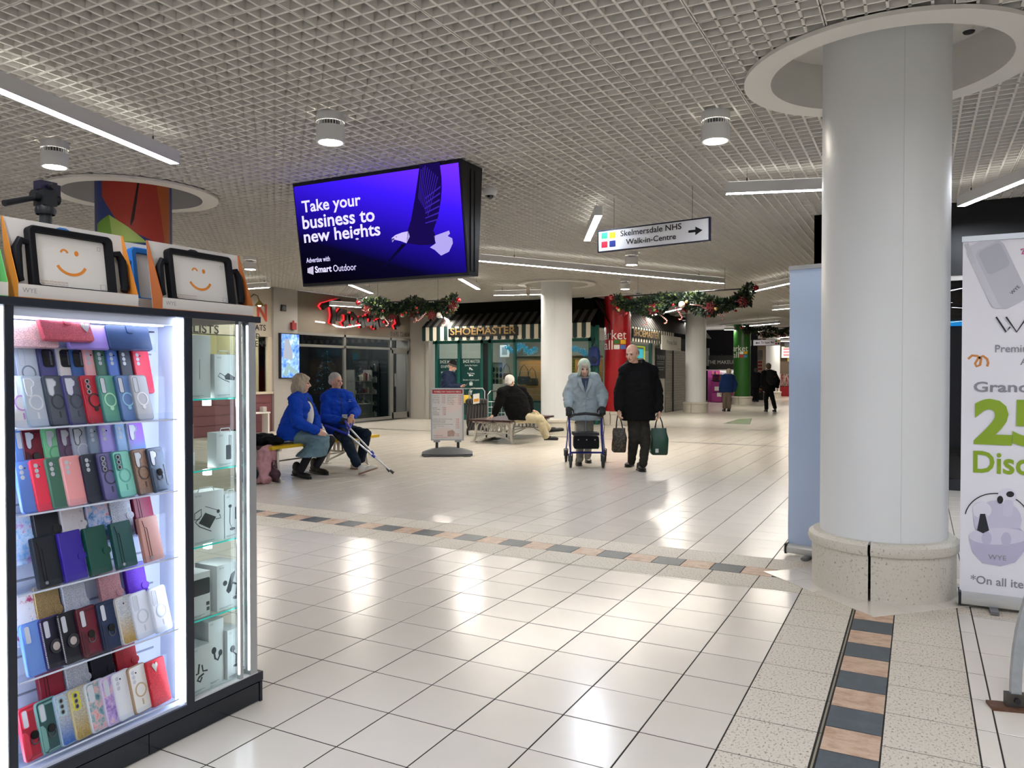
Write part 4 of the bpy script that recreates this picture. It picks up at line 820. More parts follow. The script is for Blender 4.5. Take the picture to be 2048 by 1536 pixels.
for px, py, col, e, r_, cm, kd, lab, mt in ((43, 1255, '6b93dc', '5f86d4', None, 's', 'plain', 'cornflower blue phone case', None), (82, 1243, '0f1024', '2e2462', None, 's', 'lens', 'black rhinestone phone case with violet edge', None), (117, 1232, '0c0f1c', '11131f', None, 's', 'lens', 'black rhinestone phone case with round holder', None), (155, 1222, '6d1f30', '4c1522', None, 's', 'armor', 'wine red armoured phone case', None), (196, 1210, '1c3054', '14233f', None, 's', 'armor', 'navy armoured phone case', None),
    (233, 1200, 'x', 'c6c4bf', None, '3', 'plain', 'silver to gold glitter phone case', GLITTER('glit_sg', 'b9bcc0', 'b08d3c', (.01, .1))), (262, 1192, 'd8dde8', 'cdd4e2', 'bcc5d4', 's', 'plain', 'clear phone case with faint ring', None), (300, 1185, 'dde2ec', 'd2d9e6', 'c3ccda', 's', 'plain', 'clear phone case with beaded strap', None)):
    pc(px, py, f'{lab} {T}', z, XF, col if len(col) == 6 else 'c8c8c8', edge=e, ring=r_, cam=cm, kind=kd, mat=mt, w=.076)
z = ZR[4]; T = 'in the rear row behind the fourth ledge'
wc(20, 1190, f'white butterfly print wallet case {T}', z-.01, XR, 'e', mat=SPECK('print_butterfly2', [(0, '6a2a5a'), (.36, 'c04a7a'), (.44, 'ebe6ee'), (.58, 'e6eaf4'), (.68, '3a78cc'), (1, 'e05a90')], 30, .35), turn=4); wc(67, 1172, f'gold glitter wallet case {T}', z, XR, 'f', mat=GLITTER('glit_gold', '9d8458'), turn=4); wc(122, 1160, f'silver glitter wallet case {T}', z, XR, 'g', mat=GLITTER('glit_silver', 'b9bdc8'), turn=4); wc(196, 1145, f'rose glitter wallet case {T}', z, XR, 'h', mat=GLITTER('glit_rose', 'b58489'), turn=4); wc(249, 1135, f'violet glitter wallet case {T}', z, XR, 'i', mat=GLITTER('glit_violet', '5320a8'), turn=4)
z = ZF[4]; T = 'on the bottom front ledge'
fl1 = SPECK('print_floral_teal', [(0, '27364a'), (.36, '3f6f80'), (.46, '79a3ac'), (.56, 'd9b3b3'), (.66, 'd47f86'), (1, '2f3f58')], 34, .35); fl2 = SPECK('print_floral_violet', [(0, '33284f'), (.38, '8a6fb5'), (.5, 'b9a2d6'), (.6, 'e2b9bd'), (.7, '6d4f9a'), (1, '3a2f52')], 34, .35)
for px, py, col, e, r_, cm, kd, lab, mt in ((38, 1402, 'a81f36', 'd0344a', None, 's', 'armor', 'crimson armoured phone case', None), (73, 1392, '2d5151', '6f9f9a', None, 's', 'armor', 'dark green armoured phone case', None), (111, 1386, 'x', '9db4c8', None, '3l', 'plain', 'silver to blue glitter phone case', GLITTER('glit_sb', 'b4bac2', '2f63b0', (.01, .1))), (140, 1376, 'x', 'c0b48a', None, '3l', 'plain', 'gold glitter phone case with yellow plate', GLITTER('glit_sy', 'b5b3a6', 'a58a45', (.01, .1))),
    (172, 1366, 'x', 'cdd6dc', None, 's', 'plain', 'teal floral phone case', fl1), (203, 1356, 'x', 'cbc3dc', None, 's', 'plain', 'violet floral phone case', fl2), (226, 1346, 'd9dce2', 'cfd3dc', None, '3', 'plain', 'clear plain phone case', None), (258, 1336, 'dcdad6', 'a58a6c', 'b8a27e', '3', 'plain', 'clear phone case with gold edge and gold ring', None)):
    pc(px, py, f'{lab} {T}', z, XF, col if len(col) == 6 else 'c8c8c8', edge=e, ring=r_, cam=cm, kind=kd, mat=mt, w=.076, rimc='d8d23c' if 'yellow' in lab else ('a9cfe0' if 'silver to blue' in lab else None))
wc(294, 1322, f'red glitter wallet case with heart charm {T}', z, XF, 'j', mat=GLITTER('glit_red', 'b3202c'), dots=True, flip=True)
z = ZR[5]; T = 'in the rear row behind the bottom ledge'
wc(74, 1345, f'crimson leather wallet case {T}', z, XR, '8f1830', clasp=False, side=True, turn=4); wc(127, 1330, f'silver glitter wallet case {T}', z, XR, 'k', mat=GLITTER('glit_silver', 'b9bdc8'), turn=4); wc(178, 1315, f'black glitter wallet case {T}', z, XR, 'l', mat=GLITTER('glit_black', '14161f'), turn=4); wc(228, 1302, f'red glitter wallet case without charm {T}', z, XR, 'm', mat=GLITTER('glit_red2', '8f1820'), turn=4)
# cases lying on their long side on the top ledge
def lying(label, y0, y1, z, X, mat, h=.075, lean=18, clasp=True, heart=False, th=.016, turn=2):
    t, F = case_base('wallet_case', label, y0, z, X, 0, 0, 0, lean, turn, 'cases on the top ledge'); w = y1-y0
    cshell(F, w, h, th, .008).build('cover', mat, t)
    if clasp: q = MB(); q.prism(rrect(w*.45, w*.45+.026, h-.026, h+.004, .008), 0, .0025, F); q.build('clasp', mat, t, 0)
    if heart:
        q = MB(); a = (w*.87, h*.62); q.prism([(a[0], a[1]-.02), (a[0]+.016, a[1]+.002), (a[0]+.012, a[1]+.012), (a[0]+.004, a[1]+.012), (a[0], a[1]+.006), (a[0]-.006, a[1]+.014), (a[0]-.014, a[1]+.01), (a[0]-.014, a[1]), ], 0, .002, F); q.build('heart_charm', M('charm_silver', 'd9d6cc', .2, .7), t, 0)
    return t
zt = ZR[0]; Xt = -2.366
lying('pale pink glitter case lying on the top ledge', 1.305, 1.47, zt, Xt-.004, GLITTER('glit_pink', 'd3aaa9'), .085, clasp=False); lying('lilac case lying on the top ledge', 1.50, 1.645, zt, Xt-.004, M('case_lilac', 'a38ad8', .4), .083, clasp=False); lying('navy wallet case lying on the top ledge', 1.635, 1.80, zt, Xt, M('wallet_navy', '24406e', .38), .085)
lying('red glitter wallet case with heart charm lying across the top ledge', 1.405, 1.575, zt+.024, Xt+.022, GLITTER('glit_red3', 'b04a58'), .078, 24, heart=True, turn=4)
# ---- boxed goods in the glass tower
m_box = M('box_white', 'd6d6d6', .5); m_ink = M('ink_dark', '22252c', .5)
def goods(label, y0, y1, z, h, X=-2.36, d=.09, pic=None, brand=True, hook=False, turn=0, topc=None):
    t = thing('product_box', label, 'box', (X, y0, z), math.radians(turn), 'boxed accessories in the glass tower'); w = y1-y0
    MB().box(-d, 0, 0, w, .0, h).build('carton', m_box, t, 0); F = FR((0, 0, 0), (0, 1, 0), (0, 0, 1))
    if brand: q = MB(); text(q, 'WYE', F, w*.1, h-.016, w*.2, .007, .0008); q.build('brand_lettering', m_g1, t, 0)
    if hook: q = MB(); q.tube([(-.01, w*.25, h), (-.01, w*.3, h+.014), (-.01, w*.7, h+.014), (-.01, w*.75, h)], .0018, 6); q.build('hang_hook', M('hook_clear', 'c9d0d4', .2), t)
    q = MB(); pic(q, F, w, h) if pic else None
    if q.v: q.build('product_picture', m_ink, t, 0)
    q = MB()
    for k in range(2): q.fbox(F, w*.1, w*(.5+.2*k), .006+.004*k, .0075+.004*k, 0, .0006)
    q.build('small_print', m_g1, t, 0)
    return t
def p_hub(q, F, w, h): q.prism([(w*.45, h*.5), (w*.62, h*.57), (w*.95, h*.47), (w*.92, h*.4), (w*.5, h*.42)], 0, .0008, F); stroke(q, [(w*.47, h*.5), (w*.25, h*.57), (w*.15, h*.5), (w*.4, h*.42), (w*.68, h*.36)], .0025, 0, .0008, F)
def p_hub2(q, F, w, h): q.prism(rrect(w*.45, w*.7, h*.2, h*.62, .004), 0, .0008, F); stroke(q, [(w*.6, h*.62), (w*.6, h*.9), (w*.68, h*.9), (w*.68, h*.62)], .002, 0, .0008, F)
def p_chg(q, F, w, h):
    q.prism([(w*.22, h*.42), (w*.42, h*.6), (w*.75, h*.48), (w*.55, h*.28)], 0, .0008, F); stroke(q, [(w*.25, h*.5), (w*.1, h*.5), (w*.1, h*.62), (w*.3, h*.68), (w*.3, h*.55), (w*.12, h*.45), (w*.25, h*.35), (w*.6, h*.22)], .003, 0, .0008, F)
    stroke(q, [(w*.42, h*.72), (w*.82, h*.6)], .002, 0, .0008, F); q.prism(disc(w*.82, h*.58, .007), 0, .0008, F); stroke(q, [(w*.74, h*.44), (w*.9, h*.44), (w*.86, h*.52)], .0025, 0, .0008, F)
def p_carc(q, F, w, h): q.prism(disc(w*.35, h*.72, .008, .006), 0, .0008, F); stroke(q, [(w*.34, h*.7), (w*.32, h*.35), (w*.45, h*.22)], .002, 0, .0008, F); q.prism(disc(w*.5, h*.2, .013, .006), 0, .0008, F); q.prism(rrect(w*.68, w*.85, h*.4, h*.68, .003), 0, .0008, F)
def p_photo(q, F, w, h): q.prism(rrect(w*.06, w*.98, h*.5, h*.86, .006), 0, .0006, F); q.fbox(F, w*.8, w*.95, h*.12, h*.2, 0, .0006); q.fbox(F, w*.78, w*.95, h*.24, h*.32, 0, .0006)
def p_mount(q, F, w, h): q.prism([(w*.4, h*.4), (w*.62, h*.75), (w*.8, h*.8), (w*.62, h*.38), (w*.5, h*.33)], 0, .0008, F); stroke(q, [(w*.66, h*.55), (w*.9, h*.48), (w*.85, h*.25)], .009, 0, .0008, F); q.prism(disc(w*.82, h*.2, .014, .007), 0, .0008, F); q.prism(disc(w*.35, h*.58, .01), 0, .0008, F)
def p_clip(q, F, w, h): stroke(q, [(w*.22, h*.42), (w*.35, h*.42), (w*.4, h*.62)], .007, 0, .0008, F); stroke(q, [(w*.55, h*.58), (w*.6, h*.44), (w*.85, h*.42)], .006, 0, .0008, F); stroke(q, [(w*.65, h*.38), (w*.4, h*.34), (w*.3, h*.28), (w*.45, h*.23), (w*.55, h*.32)], .007, 0, .0008, F)
def p_arm(q, F, w, h): q.prism(disc(w*.35, h*.53, .011, .013), 0, .0008, F); stroke(q, [(w*.36, h*.5), (w*.42, h*.4), (w*.6, h*.36), (w*.78, h*.44)], .008, 0, .0008, F); q.prism(disc(w*.78, h*.46, .009, .012), 0, .0008, F)
def p_stand(q, F, w, h): q.prism(disc(w*.35, h*.6, .012, .013), 0, .0008, F); stroke(q, [(w*.38, h*.54), (w*.6, h*.45), (w*.58, h*.28)], .005, 0, .0008, F); stroke(q, [(w*.42, h*.52), (w*.7, h*.44), (w*.72, h*.28)], .003, 0, .0008, F); q.prism(disc(w*.62, h*.24, .016, .006), 0, .0008, F)
def p_lbl(q, F, w, h): stroke(q, [(w*.5, h*.3), (w*.5, h*.62)], .0015, 0, .0006, F)
zs = lambda z: z+.0065
goods('tall plain white box on the top glass shelf', 1.935, 2.035, zs(1.205), .235, -2.36, .1, p_lbl, brand=False); goods('white box picturing a cable hub on the top glass shelf', 2.045, 2.148, zs(1.205), .165, -2.35, .06, p_hub, hook=True)
goods('narrow white box at the left end of the second glass shelf', 1.92, 1.955, zs(.941), .17, -2.36, .1, None, brand=False); goods('flat white box lying on the second glass shelf', 1.965, 2.06, zs(.941), .05, -2.48, .14, None, brand=False); goods('white box picturing a looped hub on the second glass shelf', 2.048, 2.148, zs(.941), .132, -2.345, .05, p_hub2, hook=True)
goods('white box picturing a laptop charger on the third glass shelf', 1.935, 2.085, zs(.661), .195, -2.35, .07, p_chg, hook=True); goods('white box picturing a car charger on the third glass shelf', 2.09, 2.163, zs(.661), .172, -2.35, .07, p_carc, hook=True)
goods('white box with a dark photo and bar code on the fourth glass shelf', 1.935, 2.018, zs(.39), .168, -2.35, .08, p_photo, brand=False); goods('white box picturing a car phone mount on the fourth glass shelf', 2.05, 2.16, zs(.39), .175, -2.35, .12, p_mount)
goods('white box picturing a folding clip in the bottom of the tower', 1.928, 2.012, .122, .172, -2.345, .08, p_clip); goods('tall white box picturing a curved arm in the bottom of the tower', 2.018, 2.088, .122, .243, -2.36, .1, p_arm); goods('white box picturing a round stand in the bottom of the tower', 2.094, 2.165, .122, .19, -2.345, .08, p_stand)
# ---- tablet cases in open display cartons on top
m_carton = M('carton_white', 'd3cdc6', .6); m_or = M('carton_orange', 'd9872c', .55); m_foam = M('foam_black', '14161d', .55)
def tablet_box(label, y0, y1, side, foam='0c0d12', smile=True, X=-2.318, H=.245, lipmat=None):
    t = thing('tablet_case_box', label, 'box', (X, y0, 1.5275), 0, 'boxed tablet cases on the kiosk'); w = y1-y0; D = .085; bk = .05
    ms = M('carton_'+side, side, .55)
    MB().box(-D, 0, 0, w, 0, .003).build('carton_floor', ms, t, 0)
    q = MB(); q.box(-.002, 0, 0, w, .003, .041); q.build('front_lip', m_carton, t, 0)
    FBk = FR((-bk, 0, .003), (0, 1, 0), (-.035, 0, H)); MB().prism([(0, 0), (w, 0), (w, H), (0, H)], -.002, 0, FBk).build('back_board', m_carton, t, 0)
    for yy, sgn in ((0, -1), (w, 1)):
        q = MB(); a = yy if sgn < 0 else yy-.002; P = [(-.0005, .003), (-bk, .003), (-bk-.036, H), (-bk-.028, H), (-.0005, .041)]
        q.add([(p[0], a, p[1]) for p in P]+[(p[0], a+.002, p[1]) for p in P], [(0, 1, 2, 3, 4), (9, 8, 7, 6, 5)]+[(j, (j+1) % 5, 5+(j+1) % 5, 5+j) for j in range(5)]); q.build('side_wing', ms, t, 0)
    F = FR((-bk+.001, 0, .003), (0, 1, 0), (-.035, 0, H)); O, U, V, Nn = F; mf = M('foam_'+foam, foam, .6, spec=.2)
    x0, x1, h0, h1 = w*.155, w*.86, .012, .224
    Po, Pi = rrect(x0, x1, h0, h1, .018, 5), rrect(x0+.022, x1-.022, h0+.03, h1-.018, .008, 5); q = MB(); n = len(Po)
    q.loft([[O+U*p[0]+V*p[1]+Nn*.001 for p in Po], [O+U*p[0]+V*p[1]+Nn*.024 for p in Po], [O+U*p[0]+V*p[1]+Nn*.027 for p in rrect(x0+.004, x1-.004, h0+.004, h1-.004, .016, 5)], [O+U*p[0]+V*p[1]+Nn*.022 for p in Pi], [O+U*p[0]+V*p[1]+Nn*.004 for p in Pi]], False); tcase = q.build('tablet_case', mf, t)
    for cx, s in ((x0, -1), (x1, 1)):
        P = [O+U*(cx+s*a)+V*b+Nn*.016 for a, b in ((-.004, h1-.055), (.022, h1-.05), (.034, h1-.075), (.036, h0+.05), (.03, h0+.035))]
        q = MB(); q.tube(P, [.009, .012, .014, .014, .011], 10); q.build('handle', mf, tcase)
    card = MB().prism(rrect(x0+.02, x1-.02, h0+.028, h1-.016, .006), .003, .006, F).build('insert_card', M('card_white', 'dbd6cf', .55), t, 0)
    if smile:
        mo = M('smile_orange', 'd98324', .5); cx, cy = (x0+x1)/2, (h0+h1)/2
        q = MB(); stroke(q, arc(cx, cy+.014, .05, 205, 335, 14, .045), .009, .006, .0068, F); q.build('smile', mo, card, 0); q = MB(); stroke(q, arc(cx-.02, cy+.036, .011, 10, 170, 8), .006, .006, .0068, F); q.build('wink', mo, card, 0); q = MB(); q.prism(disc(cx+.02, cy+.04, .007, .0085), .006, .0068, F); q.build('eye', mo, card, 0)
        q = MB()
        for k in range(2): text(q, 'For tablet 10.9 inch and 10.2 inch models'[k*3:k*3+34], F, x0+.035, h0+.045-.008*k, .085, .0045, .0068)
        q.build('small_print', M('print_tan', 'a8754a' if 'larger' in label else '4a4a50', .5), t, 0)
        q = MB(); stroke(q, [(x1-.046, h0+.036), (x1-.028, h0+.036), (x1-.028, h0+.052), (x1-.046, h0+.052), (x1-.046, h0+.036)], .0008, .006, .0068, F); stroke(q, [(x1-.044, h1-.035), (x1-.035, h1-.035), (x1-.035, h1-.047), (x1-.044, h1-.047), (x1-.044, h1-.035)], .0008, .006, .0068, F); q.build('print_boxes', m_g1, card, 0)
    q = MB(); text(q, 'WYE', FR((0, 0, 0), (0, 1, 0), (0, 0, 1)), w*.03, .016, .042, .014, .0008); q.build('brand_lettering', m_g1, t, 0)
    q = MB(); q.prism([(w*.42, H-.012), (w*.45, H-.007), (w*.5, H-.007), (w*.53, H-.012), (w*.5, H-.017), (w*.45, H-.017)], .0003, .001, FBk); q.build('hang_slot', M('slot_blue', '2f6fb5', .5) if 'larger' in label else m_blackm, t, 0)
tablet_box('larger winking tablet case box with orange wings on the kiosk', 1.313, 1.703, 'd9872c'); tablet_box('smaller winking tablet case box with rust orange wings on the kiosk', 1.797, 2.208, 'b5652f')
tablet_box('tablet case box with a green wing at the left picture edge', .90, 1.285, '6fc46a', '2f74c0'); 
tablet_box('tablet case box with a dark blue wing between the winking boxes', 1.73, 2.09, '1d3f8c', '2f78c8', False, X=-2.418)
# ---- tripod head behind the boxes
p = V3(-2.72, 1.636, 1.5275); t = thing('camera_tripod', 'black video tripod head standing behind the tablet boxes', 'tripod', p)
for k in range(3):
    a = 2.1*k+.4; MB().cyl((0, 0, .25), (.09*math.cos(a), .09*math.sin(a), .004), .012, .009, 8).build('leg', m_blackm, t)
MB().cyl((0, 0, .2), (0, 0, .34), .02, n=12).build('centre_column', m_blackm, t)
q = MB(); q.lathe([(.03, .335), (.034, .35), (.03, .365), (.022, .37)], 18); q.box(-.03, .03, -.024, .024, .365, .42); q.cyl((0, -.045, .395), (0, .045, .395), .02, n=16); pnh = q.build('pan_head', m_blackm, t)
q = MB(); q.box(-.022, .022, -.028, .03, .42, .45); q.box(-.016, .016, .03, .045, .405, .445); q.build('quick_release_plate', M('plate_violet_black', '1a1630', .3), pnh, 0)
MB().cyl((0, -.03, .39), (.02, -.15, .345), .009, .011, 8).build('pan_handle', m_blackm, pnh)
MB().cyl((.03, 0, .43), (.05, 0, .43), .01, n=10).build('clamp_knob', m_blackm, pnh)
# ================================================================== shops round the mall
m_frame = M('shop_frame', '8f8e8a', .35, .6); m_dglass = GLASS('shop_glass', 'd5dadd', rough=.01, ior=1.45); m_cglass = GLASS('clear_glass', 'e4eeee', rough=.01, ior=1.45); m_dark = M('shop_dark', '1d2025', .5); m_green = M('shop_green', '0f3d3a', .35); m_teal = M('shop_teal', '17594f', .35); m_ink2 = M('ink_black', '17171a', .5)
FLW = FR((-12.5, 0, 0), (0, 1, 0), (0, 0, 1)); ZC = CZ
def lwall(px, py): return uv(FLW, px, py)
# ---- left: butcher
struct('wall_left_butcher', MB().box(-12.9, -12.5, 9.2, 12.43, 2.06, ZC), M('butcher_cream', 'b5ac9c', .6), smooth=0)
wb = struct('wall_left_dado', MB().box(-12.9, -12.5, 9.2, 12.43, 0, .82), M('butcher_maroon', '6b3a3e', .5), smooth=0)
for k in range(4): MB().box(-12.5, -12.49, 9.2, 12.4, .03+.2*k, .215+.2*k).build('board', M('butcher_board', '74444a' if k != 2 else '2c2326', .5), wb, 0)
w = struct('window_1', MB().box(-12.58, -12.5, 12.32, 12.43, .82, 2.06).box(-12.58, -12.5, 9.2, 9.3, .82, 2.06).box(-12.58, -12.46, 9.2, 12.43, .82, .87), M('butcher_frame', 'cfc2ae', .5), smooth=0)
MB().box(-12.56, -12.555, 9.3, 12.32, .87, 2.06).build('pane', m_cglass, w, 0)
struct('wall_left_inner', MB().box(-14.3, -14.2, 8.8, 12.43, 0, 2.6).box(-14.2, -12.6, 12.43, 12.5, 0, 2.6).box(-14.2, -12.9, 8.8, 12.43, 2.5, 2.6), M('butcher_inner', 'cbbb9d', .6), smooth=0)
MB().box(-14.2, -14.18, 8.8, 12.43, 0, 1.15).build('tile_dado', M('dado_red', '6f1f2a', .3), bpy.data.objects['wall_left_inner'], 0)
MB().box(-13.6, -13.3, 9.5, 12.2, 2.46, 2.49).build('ceiling_lamp', EM('shop_lamp', 'fff3e0', 14), bpy.data.objects['wall_left_inner'], 0)
t = thing('butcher_sign', 'cream butcher fascia lettering ending in a large red N', 'sign', (-12.5, 11.5, 2.4)); B = V3(-12.5, 11.5, 2.4)
q = MB(); a, b = lwall(513.5, 642), lwall(533, 609); text(q, 'N', FLW, a[0], a[1], b[0]-a[0], b[1]-a[1], .012, 0, .03); q.build('big_letter', M('sign_red', 'b5402a', .4), t, 0, B)
for body, xr, y0, h in (('MEATS', 531, 662, 12), ('AND', 519, 678, 11), ('CHICKENS', 531, 694, 12)):
    q = MB(); a = lwall(xr, y0); hh = lwall(xr, y0-h)[1]-a[1]; text(q, body, FLW, a[0], a[1], None, hh, .01, 0, .012, align='R'); q.build('lettering', m_ink2, t, 0, B)
q = MB(); a = lwall(437, 668); text(q, 'SPECIALISTS', FLW, a[0], a[1], 1.5, .17, .01, 0, .012, align='R'); q.build('lettering', m_ink2, t, 0, B)
p = atX(519, 606, -12.2); t = thing('gooseneck_lamp', 'brass gooseneck wall lamp above the butcher lettering', 'lamp', p)
q = MB(); q.tube([(-.3, 0, .02), (-.26, 0, .13), (-.16, 0, .19), (-.05, 0, .15), (0, 0, .04)], .009, 8); q.build('arm', M('brass_dark', '6b5a35', .4, .7), t)
MB().lathe([(.02, .05), (.035, .03), (.07, -.01), (.1, -.055), (.095, -.055), (.03, 0)], 24).build('shade', M('brass', '9a8a50', .3, .8), t); MB().ell((0, 0, -.035), (.035, .035, .045), 14, 8).build('bulb', EM('warm_bulb', 'ffe2b0', 10), t)
for k, (px, py) in enumerate(((532, 712), (521, 735))):
    p = atX(px, py, -13.0); t = thing('hanging_ornament', ['silver bell ornament hanging in the butcher window', 'dark red bow hanging in the butcher window'][k], 'ornament', p)
    if k == 0: MB().lathe([(0, .08), (.03, .07), (.05, .02), (.075, -.05), (.08, -.06)], 18).build('bell', M('bell_silver', '9a948c', .3, .7), t); MB().cyl((0, 0, .08), (0, 0, .5), .003, n=6).build('string', m_wire, t)
    else: MB().ell((0, .06, 0), (.03, .07, .05)).ell((0, -.06, 0), (.03, .07, .05)).build('bow_loops', m_poin, t); MB().obox((0, 0, -.1), (.02, .05, .2)).build('tail', m_poin, t, 0); MB().cyl((0, 0, .03), (0, 0, .6), .003, n=6).build('string', m_wire, t)
p = atX(530, 835, -12.3); t = thing('small_white_shelf_unit', 'low white stand with packets before the butcher boards', 'stand', (-12.3, p[1]-.1, 0)); MB().box(-.12, .1, -.3, .16, .42, .45).build('top', m_white, t, 0)
for yy in (-.27, .13): MB().box(-.1, .08, yy-.02, yy+.02, 0, .42).build('leg', m_white, t, 0)
q = MB(); q.box(-.05, .05, .0, .1, .451, .56); q.build('packet', M('packet', 'b7b3ac', .5), t, 0)
# ---- grey pier with screen, alarm and grille
struct('wall_left_pier', MB().box(-12.9, -12.44, 12.43, 13.16, 0, ZC), M('pier_grey', 'a39f9a', .6), smooth=0)
FP = FR((-12.44, 0, 0), (0, 1, 0), (0, 0, 1)); a, b = uv(FP, 557, 757), uv(FP, 594, 668)
t = thing('wall_screen', 'upright wall screen showing a bright blue and white picture', 'screen', (-12.44, (a[0]+b[0])/2, (a[1]+b[1])/2)); B = V3(-12.44, (a[0]+b[0])/2, (a[1]+b[1])/2)
MB().fbox(FP, a[0], b[0], a[1], b[1], 0, .07).build('casing', m_blackm, t, 0, B)
FD = (FP[0]+V3(.071, 0, 0), FP[1], FP[2], FP[3]); W_, H_ = b[0]-a[0], b[1]-a[1]; L_ = lambda x, y: (a[0]+.02+(W_-.03)*x, a[1]+.02+(H_-.04)*y)
MB().prism([L_(0, 0), L_(1, 0), L_(1, 1), L_(0, 1)], 0, .002, FD).build('display', SPECK('tv_blue', [(0, '16368f'), (.4, '2f62d8'), (.55, '7fa8f2'), (.7, 'cfe0ff'), (1, '274a9a')], 6, .4, emit=.6), t, 0, B)
q = MB(); q.prism([L_(.08, .45), L_(.6, .4), L_(.62, .55), L_(.42, .88), L_(.2, .9)], .003, .004, FD); q.build('picture_patch', EM('tv_pale', 'cfd8e8', .5), t, 0, B)
q = MB(); q.prism([L_(.05, .05), L_(.3, .02), L_(.5, .3), L_(.35, .36)], .003, .004, FD); q.prism([L_(.45, .12), L_(.9, .05), L_(.95, .12), L_(.4, .3)], .003, .004, FD); q.build('picture_patch', EM('tv_mint', 'b9dfe8', .5), t, 0, B)
p = uv(FP, 585, 652); t = thing('alarm_bell', 'small red fire alarm sounder on the wall above the screen', 'alarm', (-12.44, p[0], p[1])); MB().box(0, .06, -.07, .07, -.08, .07).build('box', M('alarm_red', '8f1a20', .4), t, 0); MB().cyl((.03, 0, .07), (.03, 0, .12), .02, n=10).build('beacon', M('beacon', 'a0281f', .2), t)
p = uv(FP, 566, 616); t = thing('wall_speaker', 'small square black speaker grille high on the grey pier', 'speaker', (-12.44, p[0], p[1])); MB().box(0, .03, -.07, .07, -.07, .07).build('box', m_blackm, t, 0); MB().cyl((.03, .0, .0), (.034, 0, 0), .05, n=18).build('grille', M('grille', '4a4a4c', .5), t)
# ---- script-sign salon
Y0s, Y1s = 13.16, 17.6
struct('wall_left_fascia', MB().box(-12.9, -12.5, Y0s, Y1s, 2.21, ZC), M('salon_fascia', '6f6659', .65), smooth=0)
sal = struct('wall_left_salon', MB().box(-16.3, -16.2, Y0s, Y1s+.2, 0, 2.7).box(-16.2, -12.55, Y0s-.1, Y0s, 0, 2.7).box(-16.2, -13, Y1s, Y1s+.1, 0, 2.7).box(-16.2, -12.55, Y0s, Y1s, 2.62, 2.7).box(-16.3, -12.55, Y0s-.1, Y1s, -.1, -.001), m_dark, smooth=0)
for k in range(5):
    for j in range(2): MB().box(-13.6-1.3*j, -13.4-1.3*j, 13.4+.85*k, 13.85+.85*k, 2.6, 2.619).build('ceiling_lamp', EM('salon_lamp', 'fff8ee', 30), sal, 0)
w = struct('window_2', MB(), m_frame); q = MB()
mull = [Y0s, lwall(688, 760)[0], lwall(780, 760)[0], Y1s-.06]; ztr = lwall(690, 694)[1]
for y in mull: q.box(-12.56, -12.49, y, y+.07, .04, 2.21)
q.box(-12.56, -12.49, Y0s, Y1s, 2.15, 2.21); q.box(-12.56, -12.49, Y0s, Y1s, ztr-.03, ztr+.03); q.box(-12.56, -12.48, Y0s, mull[2], .04, .11); q.build('frame', m_frame, w, 0)
for y0, y1 in ((mull[0], mull[1]), (mull[1], mull[2])):
    for z0, z1 in ((.11, ztr-.03), (ztr+.03, 2.15)): MB().box(-12.53, -12.525, y0+.07, y1, z0, z1).build('pane', m_dglass, w, 0)
MB().box(-12.53, -12.525, mull[2]+.07, mull[3], ztr+.03, 2.15).build('pane', m_dglass, w, 0)
d = struct('door_1', MB().box(-12.55, -12.5, mull[2]+.07, mull[2]+.15, .04, ztr-.03).box(-12.55, -12.5, mull[3]-.08, mull[3], .04, ztr-.03).box(-12.55, -12.5, mull[2]+.07, mull[3], ztr-.12, ztr-.03).box(-12.55, -12.5, mull[2]+.07, mull[3], .04, .2), m_frame, smooth=0)
MB().box(-12.53, -12.525, mull[2]+.15, mull[3]-.08, .2, ztr-.12).build('pane', m_dglass, d, 0); MB().box(-12.5, -12.46, mull[2]+.19, mull[2]+.22, .9, 1.25).build('handle', m_alu, d, 0)
# stroke lettering with red glowing edge
t = thing('script_sign', 'black script shop sign with glowing red edges on cream wall', 'sign', (-12.5, 15.2, 2.75)); B = V3(-12.5, 15.2, 2.75)
zc = lambda x, y: (500+x*.1758, 560+y*.1758)
LET = [[(785, 320), (800, 295), (930, 255), (990, 245)], [(905, 290), (920, 400), (905, 500)], [(965, 470), (965, 400), (1000, 355), (1060, 375)], [(1035, 470), (1050, 510), (1075, 480), (1075, 400)], [(1090, 380), (1095, 470), (1140, 495), (1165, 430), (1120, 385)], [(1195, 465), (1225, 440), (1240, 480), (1250, 545)], [(1265, 415), (1285, 505), (1340, 500), (1350, 425), (1300, 410)], [(1370, 470), (1375, 520), (1400, 480), (1415, 560)], [(1440, 440), (1450, 515), (1520, 520), (1525, 450), (1470, 435)], [(1545, 545), (1545, 450), (1580, 420)], [(1600, 400), (1640, 430), (1660, 500), (1620, 540)]]
mre = EM('neon_red', 'ff3038', .9); mbk = M('letter_black', '1a1412', .25)
for P in LET:
    U_ = [uv(FLW, *zc(*p)) for p in P]; q = MB(); stroke(q, U_, .13, .05, .12, FLW); q.build('letter', mbk, t, 0, B)
    q = MB(); stroke(q, [(p[0]-.045, p[1]) for p in U_], .13, .035, .05, FLW); q.build('letter_glow', mre, t, 0, B)
q = MB(); stroke(q, [uv(FLW, *zc(*p)) for p in ((915, 505), (960, 530), (1040, 540), (1120, 530), (1180, 518), (1270, 508))], .03, .06, .09, FLW); q.build('flourish', EM('neon_white', 'fff0e6', 2.), t, 0, B)
q = MB(); stroke(q, [uv(FLW, *zc(*p)) for p in ((722, 473), (830, 487))], .03, .05, .07, FLW); q.build('flourish', EM('neon_white', 'fff0e6', 2.), t, 0, B)
